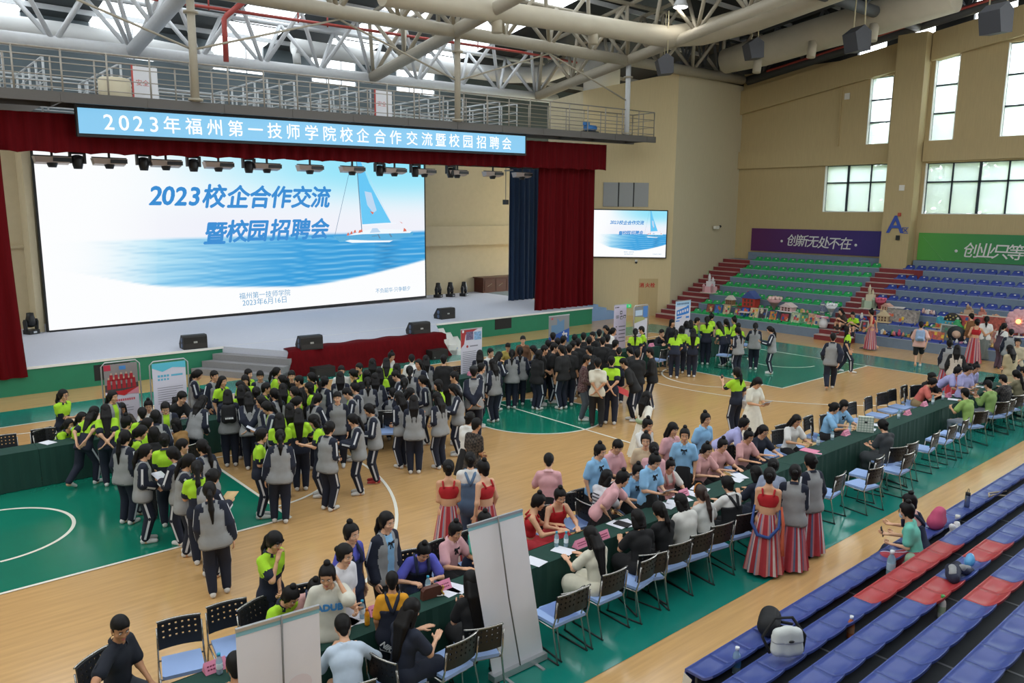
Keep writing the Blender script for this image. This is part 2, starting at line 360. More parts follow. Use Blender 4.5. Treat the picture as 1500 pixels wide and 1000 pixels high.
# ================================================================ curtains
M_RED = mat('dark_red_velvet', '#58030a', .8, noise=.14, nscale=3, stretch=(5, 5, .2), spec=.12)
M_BLUEC = mat('dark_blue_curtain', '#15304f', .8, noise=.08, nscale=3, stretch=(5, 5, .2))
def curtain(name, x0, x1, y, zb, zt, waves, amp, m, label, flare=0, scallop=0):
    mb = MB(); n = waves*8; rows = 6
    def P(i, j, off):
        t = i/n; s = j/rows; x = x0+(x1-x0)*t
        b = zb(t) if callable(zb) else zb; tp = zt(t) if callable(zt) else zt
        a = amp*(.55+.45*(1-s))*(1+.4*math.sin(t*17+1))
        z = b+(tp-b)*s + (scallop*abs(math.sin(t*waves*PI*.5)) if j == 0 else 0)
        return (x+(t-.5)*flare*(1-s)**2, y+math.sin(t*waves*2*PI+.6*math.sin(t*9))*a+off, z)
    for off in (0, .03):
        k = len(mb.v); mb.v += [P(i, j, off) for j in range(rows+1) for i in range(n+1)]
        q = [(k+j*(n+1)+i, k+j*(n+1)+i+1, k+(j+1)*(n+1)+i+1, k+(j+1)*(n+1)+i) for j in range(rows) for i in range(n)]
        mb.f += q; mb.m += [0]*len(q); mb.sm += [True]*len(q)
    return mb.build(name, m, label=label, cat='curtain')
VB = lambda t: 6.92+.52*t
curtain('stage_valance', -13.5, 14.75, 11.3, lambda t: 6.90+.50*t, lambda t: 8.02+.60*t, 60, .07, M_RED, 'dark red velvet valance running across the top of the stage opening', scallop=.05)
curtain('stage_curtain', -14.6, -10.2, 11.0, .55, 7.3, 11, .10, M_RED, 'dark red stage curtain bunched beside the blank white side of the big screen', flare=.3)
curtain('stage_curtain', 10.75, 14.45, 11.75, .83, 8.3, 10, .10, M_RED, 'dark red stage curtain hanging full length beside the blue curtain', flare=.25)
curtain('wing_curtain', 12.3, 14.6, 15.6, .83, 8.6, 7, .10, M_BLUEC, 'dark blue wing curtain hanging behind the red stage curtain')
# ================================================================ LED screens
def emis(name, col, s=1.0): return mat(name, col, .5, emit=s)
def smooth(a, b, x): t = max(0, min(1, (x-a)/(b-a))); return t*t*(3-2*t)
def mixc(a, b, t): return tuple(p+(q-p)*t for p, q in zip(a, b))
def screen_col(u, v):           # the picture shown on the screen, in the photo's own coordinates of the big screen
    hor = 338+(624-u)*.03
    sky = mixc((243, 250, 254), (150, 228, 250), smooth(250, 620, u+(300-v)*1.5)*smooth(330, 250, v))
    sky = mixc(sky, (240, 240, 250), smooth(270, 335, v)*.8)
    sky = mixc(sky, (252, 254, 255), smooth(330, 60, u))
    wv = math.sin(v*1.1+math.sin(u*.05)*2+u*.02)*math.sin(v*.37+u*.045)+.5*math.sin(v*2.3+u*.11)
    sea = mixc((205, 240, 252), (62, 160, 222), smooth(140, 470, u+(v-380)*.8)); sea = mixc(sea, (40, 140, 205), .22*max(0, wv)); sea = mixc(sea, (205, 240, 252), .35*max(0, -wv))
    if 548 < u < 590 and v > 350: sea = mixc(sea, (50, 110, 160), .45*(1-abs(u-566)/24)*(.5+.5*math.sin(v*2)))
    c = mixc(sky, sea, smooth(hor-2, hor+3, v)*smooth(50, 250, u))
    cur = 385+70*smooth(60, 260, u)*.5 if u < 260 else 420-(max(0, u-430)/194)**1.4*40
    if u < 260: cur = 395+25*smooth(60, 260, u)
    return mixc(c, (253, 254, 255), smooth(cur-2, cur+1.5, v) if u > 230 else max(smooth(cur-2, cur+1.5, v), smooth(260, 90, u)*.85))
def attr_emis(name, strength):
    m = bpy.data.materials.new(name); m.use_nodes = True; nt = m.node_tree; nt.nodes.clear()
    o = nt.nodes.new('ShaderNodeOutputMaterial'); e = nt.nodes.new('ShaderNodeEmission'); a = nt.nodes.new('ShaderNodeAttribute'); a.attribute_name = 'Col'
    e.inputs[1].default_value = strength; nt.links.new(a.outputs['Color'], e.inputs[0]); nt.links.new(e.outputs[0], o.inputs[0]); return m
M_PIC = attr_emis('screen_picture', 1.0)
def build_screen(root, O, X, Y, st, px):
    """O origin (lower left), X and Y full-size edge vectors, st(u,v) -> 0..1 coordinates, px = metres of one photo pixel of the big screen"""
    O, X, Y = Vector(O), Vector(X), Vector(Y); N = X.cross(Y).normalized()
    def P(s, t, off=0): return O+X*s+Y*t+N*off
    inv = st[1]; fwd = st[0]
    nx, ny = (230, 100); mb = MB(); cols = []
    for j in range(ny+1):
        for i in range(nx+1):
            s, t = i/nx, j/ny; mb.v.append(tuple(P(s, t))); cols.append(lin([c/255 for c in screen_col(*inv(s, t))])+(1,))
    mb.f = [(j*(nx+1)+i, j*(nx+1)+i+1, (j+1)*(nx+1)+i+1, (j+1)*(nx+1)+i) for j in range(ny) for i in range(nx)]; mb.m = [0]*len(mb.f); mb.sm = [False]*len(mb.f)
    o = mb.build('picture', M_PIC, root); ca = o.data.color_attributes.new('Col', 'FLOAT_COLOR', 'POINT'); ca.data.foreach_set('color', [x for c in cols for x in c])
    def poly(mb, pts, m, off): mb.add([P(*fwd(u, v), off) for u, v in pts], [tuple(range(len(pts)))], m)
    def line(mb, a, b, w, m, off):
        d = Vector((b[0]-a[0], b[1]-a[1])).normalized(); n = Vector((-d.y, d.x))*w/2
        poly(mb, [(a[0]+n.x, a[1]+n.y), (b[0]+n.x, b[1]+n.y), (b[0]-n.x, b[1]-n.y), (a[0]-n.x, a[1]-n.y)], m, off)
    bt = MB()
    poly(bt, [(521, 236), (527, 236), (540, 268), (572, 326), (560, 326.5), (530, 328.5)], 0, .004)
    poly(bt, [(533, 280), (543, 282), (551, 308), (546, 312), (537, 300)], 1, .006); poly(bt, [(541, 309), (547, 311), (545, 314)], 2, .008)
    poly(bt, [(487, 346), (508, 345), (530, 342), (600, 339), (606, 340), (603, 345), (585, 350), (530, 353), (497, 354.5)], 3, .004)
    poly(bt, [(508, 345), (531, 338), (546, 335), (585, 336), (603, 338.5), (600, 341), (530, 343)], 4, .006)
    poly(bt, [(541, 341), (545, 334), (552, 334), (557, 340)], 1, .008)
    for a, b, w, m in (((521, 236), (529.5, 340), 1.2, 5), ((514, 236), (490, 344), .6, 5), ((530, 330), (579, 326.5), 1.1, 4), ((572, 326), (528, 236), .4, 1), ((553, 343), (556, 349), 1.8, 5), ((570, 342), (573, 347), 1.8, 5), ((544, 346), (552, 345), 1, 5)): line(bt, a, b, w, m, .010)
    for u, v in ((509, 343), (514, 341), (519, 339), (526, 339), (528.5, 338)): poly(bt, [(u-2, v+2), (u+2, v+1.5), (u+1, v-2.5), (u-.5, v-2)], 2, .012)
    poly(bt, [(590, 339), (591, 333.5), (594, 336), (595, 338.5)], 2, .012); poly(bt, [(584, 324), (589, 326.5), (588, 327)], 2, .012)
    poly(bt, [(505, 353), (512, 351), (540, 352), (575, 352), (570, 354.5), (515, 355.5)], 4, .012)
    bt.build('sailing_boat', [emis('boat_sail', '#5fc4f2'), emis('boat_pale', '#b9d4ee'), emis('boat_red', '#d86a52'), emis('boat_hull', '#4fa9d8'), emis('boat_white', '#eef6fb'), emis('boat_line', '#5a7f9e')], root)
    blue, grey = emis('screen_blue_letters', '#1f86cf'), emis('screen_grey_letters', '#5d9fc9')
    def word(chars, size, m, bold, shear, name):
        for ch, u, v in chars:
            M = plane_M(P(*fwd(u, v), .012), X, Y); text(ch, M, size*px, m, root, name, ext=.0005, bold=bold*px, shear=shear)
    word([('2', 225, 288), ('0', 243, 288), ('2', 262, 289), ('3', 282, 289), ('校', 311, 290), ('企', 346, 291), ('合', 378, 291), ('作', 409, 291), ('交', 439, 291), ('流', 467, 291)], 32, blue, .95, .2, 'title_lettering')
    word([('暨', 313, 344), ('校', 345, 341), ('园', 375, 340), ('招', 408, 339), ('聘', 438, 338), ('会', 466, 337)], 31, blue, .95, .2, 'title_lettering')
    for w, uv, s in (('福州第一技师学院', (388.5, 431.5), 9.6), ('2023年6月16日', (388.5, 441.5), 10.4), ('不负韶华·只争朝夕', (576, 424.5), 8.2)):
        text(w, plane_M(P(*fwd(*uv), .012), X, Y), s*px, grey, root, 'caption_lettering', ext=.0005)
# big screen
SP0, SP1 = Vector((-8.21, 18.13, 0)), Vector((9.35, 19.0, 0)); SN = Vector((SP1-SP0)).cross(Vector((0, 0, 1))).normalized()
def pix(u, v): return atp(u, v, SP0, SN)
so = pix(72, 484); sx = pix(623, 433)-so; sx.z = 0; sy = Vector((0, 0, 6.75)); ZT = .075   # slight run-out of the bottom edge
sx.z = pix(623, 433).z-so.z
def fwd_big(u, v):
    p = pix(u, v)-so; s = p.dot(sx)/sx.dot(sx); return s, (p.z-sx.z*s)/sy.z
def inv_big(s, t):
    p = so+sx*s+sy*t-CAM_P; d = p.dot(CFW); return 750+CF*p.dot(CR)/d, 500-CF*p.dot(CU)/d
px_big = sx.length/551
root = empty('led_screen', so, 0, 'huge white LED wall at the back of the stage showing a sailing boat', 'screen')
def child_space(o, root):
    bpy.context.view_layer.update(); o.parent = root; o.matrix_parent_inverse = root.matrix_world.inverted()
build_screen(root, (0, 0, 0), sx, sy, (fwd_big, inv_big), px_big)
mb = MB(); n = SN*1
xd = sx.normalized()
def frame_box(mb, O, X, Y, back, t=.06, d=.14):
    N = X.cross(Y).normalized(); xn, yn = X.normalized(), Y.normalized()
    def bb(p, q, r):     # box spanned by corner p and vectors q, r, thickness back
        a = [p, p+q, p+q+r, p+r]; mb.add([x+N*.02 for x in a]+[x-N*d for x in a], [(0,1,2,3),(7,6,5,4),(0,4,5,1),(1,5,6,2),(2,6,7,3),(3,7,4,0)])
    bb(O-xn*t-yn*t, X+xn*2*t, yn*t); bb(O-xn*t+Y, X+xn*2*t, yn*t); bb(O-xn*t, xn*t, Y); bb(O+X, xn*t, Y)
    mb.add([O-N*.02, O+X-N*.02, O+X+Y-N*.02, O+Y-N*.02]+[O-N*d, O+X-N*d, O+X+Y-N*d, O+Y-N*d], [(0,1,2,3),(7,6,5,4)])
frame_box(mb, Vector((0, 0, 0)), sx, sy, 0); mb.build('bezel', M_BLACK, root)
mb = MB(); mb.bar((0, .05, -.06), (sx.x, sx.y+.05, sx.z-.06), .3, .06); mb.build('stand_rail', M_BLACK, root, loc=(0, 0, 0))
# side screen on the angled wall
WP = W1A+W1N*.12
c = [atp(u, v, WP, W1N) for u, v in ((868.5, 375.5), (974.5, 377), (975, 309), (868, 307.5))]
root = empty('side_screen', c[0], 0, 'small LED screen on the cream side wall beside the red stage curtain', 'screen')
X2 = c[1]-c[0]; Y2 = Vector((0, 0, ((c[2]-c[1]).z+(c[3]-c[0]).z)/2))
build_screen(root, (0, 0, 0), X2, Y2, (fwd_big, inv_big), px_big*X2.length/sx.length)
mb = MB(); frame_box(mb, Vector((0, 0, 0)), X2, Y2, 0, .05, .12); mb.build('bezel', M_BLACK, root)
# LED banner over the stage
BY = 10.78
b0, b1, t0, t1 = aty(116, 197, BY), aty(769, 226, BY), aty(112, 155, BY), aty(769, 198, BY)
root = empty('led_banner', (b0.x, BY, b0.z), 0, 'long light blue LED banner with white Chinese lettering above the stage', 'banner')
bo = Vector((b0.x, BY, b0.z)); BX = Vector((b1.x-b0.x, 0, b1.z-b0.z)); BYV = Vector((0, 0, (t0.z-b0.z+t1.z-b1.z)/2))
mb = MB(); mb.add([(0, -.01, .04), (BX.x, -.01, BX.z+.04), (BX.x, -.01, BX.z+BYV.z-.04), (0, -.01, BYV.z-.04)], [(0, 1, 2, 3)]); mb.build('panel', emis('banner_blue', '#86cbf2', .95), root)
mb = MB(); frame_box(mb, Vector((0, 0, 0)), BX, BYV, 0, .05, .16); mb.build('casing', M_BLACK, root)
M_LETW = emis('banner_white_letters', '#fbfdff', 1.05)
for ch, u in zip('2023年福州第一技师学院校企合作交流暨校园招聘会', (160, 182, 203, 226, 252, 284, 315, 345, 374, 402, 429, 456, 482, 507, 531, 556, 579, 603, 625, 645, 665, 685, 705, 724, 742)):
    x = aty(u, 190, BY).x-bo.x; z = BX.z*x/BX.x+BYV.z*.46
    text(ch, plane_M((x, -.02, z), (1, 0, BX.z/BX.x), (0, 0, 1)), .54 if ord(ch) > 255 else .62, M_LETW, root, 'lettering', ext=.001, bold=.006)
# ================================================================ lamps under the valance
M_LAMPG = mat('lamp_grey_metal', '#b9aaa2', .35, metal=.3); M_LAMPK = mat('lamp_black', '#0d0e10', .45)
def panel_lamp():
    r = empty('panel_lamp')
    mb = MB(); mb.add([(-.45, -.12, -.12), (.45, -.12, -.12), (.45, .14, -.17), (-.45, .14, -.17), (-.5, -.16, .05), (.5, -.16, .05), (.5, .18, .05), (-.5, .18, .05)], [(0,3,2,1),(4,5,6,7),(0,1,5,4),(1,2,6,5),(2,3,7,6),(3,0,4,7)])
    mb.build('housing', M_LAMPG, r)
    mb = MB(); mb.bx(0, .49, -.165, -.135, -.09, .03); mb.build('barn_door', M_LAMPK, r)
    mb = MB(); mb.bx(-.5, .5, -.05, .05, .06, .09); mb.bx(-.03, .03, -.03, .03, .09, .3); mb.build('bracket', M_LAMPK, r)
    mb = MB(); mb.lathe([(.05, -.26), (.11, -.26), (.16, -.13), (.16, -.12)], (0, .02, 0), 12); mb.build('lens_tube', M_LAMPK, r)
    return r
def head_lamp():
    r = empty('moving_head_lamp')
    mb = MB(); mb.bx(-.16, .16, -.13, .13, .02, .16); mb.bx(-.04, .04, -.04, .04, .16, .3); mb.build('base', M_LAMPK, r)
    for s in (-1, 1): mb = MB(); mb.bx(s*.2-.03, s*.2+.03, -.08, .08, -.26, .08); mb.build('yoke_arm', M_LAMPK, r)
    mb = MB(); mb.lathe([(.06, .0), (.15, -.03), (.17, -.15), (.15, -.3), (.12, -.42), (.0, -.42)], n=14); mb.build('lamp_head', M_LAMPK, r)
    return r
LY = 12.3
pp = panel_lamp(); hp = head_lamp()
pans = [76, 160, 243, 320, 391, 454, 516, 578, 622, 670, 722, 765]; heads = [113, 210, 283, 364, 556, 608, 660]
side = ['first', 'second', 'third', 'fourth', 'fifth', 'sixth', 'seventh', 'eighth', 'ninth', 'tenth', 'eleventh', 'twelfth']
for i, u in enumerate(pans):
    o = pp if i == 0 else copy_tree(pp); q = aty(u, 232+(u-76)*.033, LY); o.location = (q.x, LY, q.z)
    tag(o, 'grey panel stage lamp with barn door, %s from the bunched red curtain end' % side[i], 'stage lamp', 'panel lamps under the red valance')
for i, u in enumerate(heads):
    o = hp if i == 0 else copy_tree(hp); q = aty(u, 228+(u-76)*.033, LY); o.location = (q.x, LY, q.z+.05)
    tag(o, 'black moving head lamp hanging under the valance, %s from the bunched red curtain end' % side[i], 'stage lamp', 'moving head lamps under the red valance')
a, b = aty(40, 230.8, LY), aty(790, 255.6, LY)
mb = MB(); mb.tube([(a.x-3, LY, a.z+.28), (b.x+1, LY, b.z+.28)], .035); mb.build('lamp_bar', M_LAMPK, label='black pipe carrying the row of lamps under the valance', cat='pipe')
# moving heads standing on the stage
def floor_lamp():
    r = empty('floor_moving_head')
    mb = MB(); mb.bx(-.2, .2, -.18, .18, 0, .16); mb.build('base', M_LAMPK, r)
    for s in (-1, 1): mb = MB(); mb.prism([(-.06, .14), (.06, .14), (.09, .45), (.04, .55), (-.04, .55), (-.09, .45)], 0, s*.22-.03, s*.22+.03); mb.build('yoke_arm', M_LAMPK, r)
    mb = MB(); mb.lathe([(.0, .26), (.1, .26), (.16, .36), (.17, .52), (.13, .66), (.12, .78), (0, .8)], n=14); mb.build('lamp_head', M_LAMPK, r)
    mb = MB(); mb.bx(-.06, .06, -.21, -.18, .05, .11); mb.build('display', mat('lamp_display', '#c9ced4', .3), r)
    return r
fp = floor_lamp()
for i, (u, v, wd) in enumerate(((642, 436, 'closest to the big screen'), (660, 435, 'in the middle of the three'), (680, 434, 'closest to the wooden cabinet'), (43, 490, 'alone beside the bunched red curtain'))):
    o = fp if i == 0 else copy_tree(fp); o.location = at(u, v, SZ)+Vector((.1, .15, 0)); o.rotation_euler.z = .5
    tag(o, 'black moving head lamp standing on the stage, '+wd, 'stage lamp', 'moving head lamps on the stage floor' if i < 3 else None)
# monitors
M_SPK = mat('speaker_black', '#1c1a18', .6); M_GRILLE = mat('speaker_grille', '#2a2623', .7, noise=.2, nscale=120)
def wedge():
    r = empty('stage_monitor')
    mb = MB(); mb.prism([(-.26, 0), (.26, 0), (.30, .14), (.05, .46), (-.22, .46), (-.26, .4)], 0, -.38, .38); mb.build('cabinet', M_SPK, r)
    mb = MB(); mb.add([(-.36, -.275, .03), (.36, -.275, .03), (.36, -.238, .42), (-.36, -.238, .42)], [(0, 1, 2, 3)]); mb.build('grille', M_GRILLE, r)
    mb = MB(); mb.add([(-.06, -.27, .2), (.06, -.27, .2), (.06, -.262, .26), (-.06, -.262, .26)], [(0, 1, 2, 3)]); mb.build('badge', mat('badge_grey', '#9a9a94', .4), r)
    mb = MB()
    for z in (.12, .3): mb.tube([(-.395, -.05, z), (-.375, -.05, z)], .08)
    mb.build('side_port', mat('port_blue_grey', '#4a5a75', .5), r)
    return r
wp = wedge()
for i, (u, v, z, wd) in enumerate(((288, 511, SZ, 'on the stage edge beside the grey steps'), (459, 512, SZ, 'above the left end of the red velvet drape'), (619, 490, SZ, 'above the right end of the red velvet drape'), (657, 467, SZ, 'on the stage edge above the white steps'))):
    o = wp if i == 0 else copy_tree(wp); o.location = at(u, v, z)+Vector((0, .28, 0)); o.rotation_euler.z = (-.05, -.1, -.05, .05)[i]
    tag(o, 'black wedge stage monitor speaker '+wd, 'speaker', 'stage monitors along the stage edge')
def low_box():
    r = empty('floor_speaker')
    mb = MB(); mb.bx(-.36, .36, -.2, .2, 0, .34); mb.build('cabinet', M_SPK, r)
    mb = MB(); mb.bx(-.33, .33, -.212, -.2, .03, .31); mb.build('grille', M_GRILLE, r)
    mb = MB(); mb.bx(-.27, -.23, -.22, -.212, .07, .11); mb.build('badge', mat('badge_grey'), r)
    return r
lp = low_box()
for i, (u, v, wd) in enumerate(((477, 553, 'on the floor under the middle of the red drape'), (645, 526, 'at the foot of the drape beside the blue cloth'))):
    o = lp if i == 0 else copy_tree(lp); o.location = at(u, v)+Vector((0, .2, 0)); tag(o, 'low black speaker box '+wd, 'speaker', 'low speakers in front of the stage')
# wooden cabinet
M_MAH = mat('dark_red_wood', '#4a1d16', .4, noise=.15, nscale=4, stretch=(1, 1, 8))
r = empty('lectern_bench', (15.4, 19.95, SZ), 0, 'long dark red wooden bench cabinet at the back corner of the stage', 'cabinet')
mb = MB(); mb.bx(-1.7, 1.7, -.42, .42, 0, .8); mb.build('body', M_MAH, r)
mb = MB(); mb.bx(-1.78, 1.78, -.5, .5, .8, .86); mb.build('worktop', M_MAH, r)
for k in range(4): mb = MB(); mb.bx(-1.6+k*.82, -.88+k*.82, -.44, -.42, .08, .72); o = mb.build('front_panel', M_MAH, r); mb = MB(); mb.bar((-1.4+k*.82, -.45, .35), (-1.1+k*.82, -.45, .5), .02); mb.build('handle', mat('steel_handle', '#b0aca6', .3, metal=.8), o)
# red velvet drape over the front of the platform
mb = MB(); n = 60; pr = [(0, .02), (.06, .06), (.35, .07), (.5, .0), (.62, -.3), (.78, -.8)]
rows = [(9.35, SZ+.03), (8.9, SZ+.05), (8.70, SZ+.0), (8.62, .5), (8.52, .2), (8.42, .012)]
for off in (0, .015):
    k = len(mb.v)
    for j, (y, z) in enumerate(rows):
        for i in range(n+1):
            t = i/n; x = -2.95+6.1*t+(t-.5)*(.12*j); wv = math.sin(t*52+math.sin(t*7)*2)*.05*(j/5)
            mb.v.append((x, y-wv+(.12*(2*t-1)**8 if j > 2 else 0)+off, max(z+(.02*math.sin(t*31) if j == 0 else 0)-off, .004)))
    q = [(k+j*(n+1)+i, k+j*(n+1)+i+1, k+(j+1)*(n+1)+i+1, k+(j+1)*(n+1)+i) for j in range(len(rows)-1) for i in range(n)]
    mb.f += q; mb.m += [0]*len(q); mb.sm += [True]*len(q)
mb.build('velvet_drape', M_RED, label='dark red velvet cloth draped over the front of the stage platform', cat='cloth')
mb = MB(); mb.add([(3.05, 8.7, .5), (3.1, 8.9, .55), (4.3, 8.75, .03), (3.9, 8.3, .02), (3.5, 8.55, .2), (3.05, 8.7, .49), (3.1, 8.9, .54), (4.3, 8.75, .02), (3.9, 8.3, .01), (3.5, 8.55, .19)], [(0, 1, 2, 3, 4), (9, 8, 7, 6, 5)]); mb.build('blue_cloth', mat('bright_blue_cloth', '#2f7fd6', .7), label='bright blue cloth spread at the corner of the red drape', cat='cloth')
# ================================================================ things on the side walls
def on_w1(u0, v0, u1, v1, d, name, m, label, cat, parent=None):
    a, b = atp(u0, v0, W1A, W1N), atp(u1, v1, W1A, W1N); mb = MB(); x = Vector((b.x-a.x, b.y-a.y, 0)); o = Vector((a.x, a.y, min(a.z, b.z))); h = Vector((0, 0, abs(a.z-b.z))); N = W1N*d
    q = [o, o+x, o+x+h, o+h]; mb.add(q+[p+N for p in q], [(0,1,2,3),(7,6,5,4),(0,4,5,1),(1,5,6,2),(2,6,7,3),(3,7,4,0)])
    return mb.build(name, m, parent, label, cat), o, x, h
r, o, x, h = on_w1(884, 267, 949, 303, .05, 'wall_louvre', mat('grey_panel', '#8d8f8e', .5), 'grey three-panel metal louvre on the wall above the small screen', 'louvre')
for k in (1, 2): mb = MB(); p = o+x*(k/3)+W1N*.055; mb.bar(p, p+h, .06, .03); mb.build('divider', M_BLACK, r)
r, o, x, h = on_w1(936, 408, 962, 462, .02, 'hydrant_door', M_WALL, 'flush cream hydrant door with red Chinese characters in the side wall', 'door panel')
for ch, u in (('消', 940), ('火', 948.5), ('栓', 956)):
    text(ch, plane_M(atp(u, 418, W1A+W1N*.03, W1N), -W1D, (0, 0, 1)), .26, mat('red_letters', '#c03028', .6), r, 'lettering', ext=.002, bold=.006)
def exit_sign(c, ax, label):
    r = empty('exit_sign', c, 0, label, 'sign'); ax = Vector(ax).normalized(); n = ax.cross(Vector((0, 0, 1)))
    mb = MB(); mb.bar(-ax*.2, ax*.2, .06, .18); mb.build('light_panel', emis('exit_green', '#1fd07a', .9), r)
    mb = MB(); q = n*-.035 if True else 0
    for s in (-1, 1): mb.add([ax*(s*.03)+n*s2*.036+Vector((0, 0, .03)) for s2 in ()] or [ax*(s*.17)+n*.036, ax*(s*.06)+n*.036+Vector((0, 0, .06)), ax*(s*.06)+n*.036-Vector((0, 0, .06))], [(0, 1, 2)])
    mb.build('arrow_mark', M_WHITE, r); return r
exit_sign(atp(919, 448, W1A+W1N*.06, W1N), -W1D, 'small green exit sign low on the wall beside the light blue steps')
exit_sign(aty(1042, 399, 10.7), (1, 0, 0), 'small green exit sign on the pale wall beside the dark red steps')
def small_box(c, d, name, m, label, cat, rz=0): mb = MB(); mb.box((0, 0, 0), d, rz); return mb.build(name, m, None, label, cat, loc=c)
M_PLATE = mat('white_plate', '#d9d6cc', .5)
small_box(atx(1241, 141, EX-.03), (.04, .26, .3), 'wall_plate', M_PLATE, 'square white plate high on the end wall beside the tall window', 'plate')
small_box(atx(1321, 275, EX-.78), (.04, .24, .26), 'wall_plate', M_PLATE, 'square white plate on the pillar above the blue letter A', 'plate')
small_box(atx(1317.5, 314, EX-.78), (.05, .14, .16), 'alarm_button', mat('alarm_red', '#a8402e', .5), 'small red alarm button on the pillar', 'alarm')
small_box(atx(1315, 348, EX-.80), (.08, .16, .22), 'wall_speaker', M_BLACK, 'small black box on the pillar below the blue letter A', 'speaker')
r = empty('wall_camera', aty(1050, 333, 10.55), 0, 'white camera on an arm high on the pale wall above the green exit sign', 'camera')
mb = MB(); mb.bx(-.2, .12, -.08, .08, -.08, .08); mb.build('housing', M_PLATE, r); mb = MB(); mb.bar((.12, .0, 0), (.4, .1, .03), .05); mb.build('arm', M_PLATE, r); mb = MB(); mb.ball((.44, .08, .05), .07); mb.build('lens', M_BLACK, r)
r = empty('wall_camera', atp(932, 383, W1A+W1N*.12, W1N), 0, 'small dome camera hanging just below the side screen', 'camera')
mb = MB(); mb.bx(-.05, .05, -.05, .05, 0, .1); mb.build('mount', M_PLATE, r); mb = MB(); mb.ball((0, 0, -.04), .07); mb.build('dome', M_BLACK, r)
p = aty(741, 256, 12.7); q = aty(741, 296, 12.7)
r = empty('hanging_camera', (p.x, p.y, p.z), 0, 'small black camera on a thin pole hanging in front of the blue curtain', 'camera')
mb = MB(); mb.tube([(0, 0, 1.2), (0, 0, q.z-p.z)], .02); mb.bx(-.05, .05, -.45, .05, .16, .22); mb.build('pole', M_STEELD, r); mb = MB(); mb.box((0, 0, q.z-p.z), (.2, .2, .22)); mb.build('camera_body', M_BLACK, r)
# signs of the end wall
M_LB = mat('blue_letters', '#2c4aa0', .5)
r = empty('section_sign', atx(1313, 330, EX-.77), 0, 'blue letter A with a small character on the pillar', 'sign')
text('A', plane_M((0, .05, 0), (0, -1, 0), (0, 0, 1)), 1.15, M_LB, r, 'letter', ext=.02, bold=.015); text('区', plane_M((0, -.42, -.25), (0, -1, 0), (0, 0, 1)), .34, M_LB, r, 'letter', ext=.02)
def grad(name, c0, c1, axis, a, b):
    m = bpy.data.materials.new(name); m.use_nodes = True; nt = m.node_tree; bs = nt.nodes['Principled BSDF']; bs.inputs['Roughness'].default_value = .6
    tc = nt.nodes.new('ShaderNodeTexCoord'); sp = nt.nodes.new('ShaderNodeSeparateXYZ'); mr = nt.nodes.new('ShaderNodeMapRange'); mx = nt.nodes.new('ShaderNodeMix'); mx.data_type = 'RGBA'
    nt.links.new(tc.outputs['Object'], sp.inputs[0]); nt.links.new(sp.outputs['XYZ'.index(axis)], mr.inputs[0]); mr.inputs[1].default_value = a; mr.inputs[2].default_value = b
    nt.links.new(mr.outputs[0], mx.inputs[0]); mx.inputs[6].default_value = lin(c0)+(1,); mx.inputs[7].default_value = lin(c1)+(1,); nt.links.new(mx.outputs[2], bs.inputs['Base Color']); return m
def wall_banner(ya, yb, za, zb, m, chars, label, dots, lines):
    r = empty('wall_banner', (EX-.08, ya, za), 0, label, 'banner')
    mb = MB(); mb.bx(-.02, .02, yb-ya, 0, 0, zb-za); mb.build('cloth', m, r)
    mw = mat('banner_pale_letters', '#d8d6d2', .6)
    for ch, u, v, s in chars:
        p = atx(u, v, EX-.11); text(ch, plane_M((-.03, p.y-ya, p.z-za), (0, -1, 0), (0, 0, 1)), s, mw, r, 'lettering', ext=.002, bold=.005, shear=.15)
    for u, v in dots: p = atx(u, v, EX-.11); mb = MB(); mb.lathe([(0, 0), (.07, 0), (.07, .006)], M=Matrix.Translation((-.03, p.y-ya, p.z-za)) @ Matrix.Rotation(-PI/2, 4, 'Y'), n=12); mb.build('dot_mark', mw, r)
    for a, b in lines: mb = MB(); mb.bar((-.024, a[0], a[1]), (-.024, b[0], b[1]), .02, .01); mb.build('line_mark', mat('banner_pale_line', '#6fae68', .6), r)
wall_banner(9.66, 2.16, 3.36, 4.60, grad('purple_banner_print', '#541a52', '#2c2270', 'Y', 0, -7.5), [(c, u, v, .66) for c, u, v in zip('创新无处不在', (1160, 1175, 1190, 1206, 1221, 1238), (353, 354, 355, 356.5, 357.5, 358))], 'purple banner with white Chinese characters above the green seats', [(1145, 353), (1253.5, 359)], [])
wall_banner(.66, -7.5, 3.30, 4.58, grad('green_banner_print', '#4f9a3c', '#2f7d4a', 'Y', 0, -4), [(c, u, v, .72) for c, u, v in zip('创业只等', (1422, 1444, 1465, 1487), (368, 369, 370, 371.5))], 'green banner with white Chinese characters above the dark blue seats', [(1400.5, 367.5)], [((-.2, 1.1), (-1.2, .02)), ((-2.6, .5), (-3.2, .02))])
# ================================================================ roof trusses
ZC = lambda y: 13.88-.157*y            # height of the lower chords
ZB = lambda x: .018*(x-5)              # slight fall of the cross chords, as measured
def truss_x(y, x0, x1, m, label, rb=.24, rw=.085, half=1.0, dep=2.05):
    r = empty('roof_truss', (x0, y, ZC(y)), 0, label, 'roof truss', 'roof trusses across the hall')
    L = lambda x, dy=0, dz=0: Vector((x-x0, dy, ZB(x)+dz))
    mb = MB(); mb.tube([L(x0), L(x1)], rb, 14); mb.build('bottom_chord', m, r)
    for s in (-1, 1): mb = MB(); mb.tube([L(x0, s*half, dep+s*-.1), L(x1, s*half, dep+s*-.1)], rw*1.1, 8); mb.build('top_chord', m, r)
    x = x0
    while x <= x1+.01:
        for s in (-1, 1):
            for d in (-1.25, 1.25):
                if x0-.1 <= x+d <= x1+.1: mb = MB(); mb.tube([L(x), L(x+d, s*half, dep-s*.1)], rw, 7); mb.build('brace', m, r)
        x += 2.5
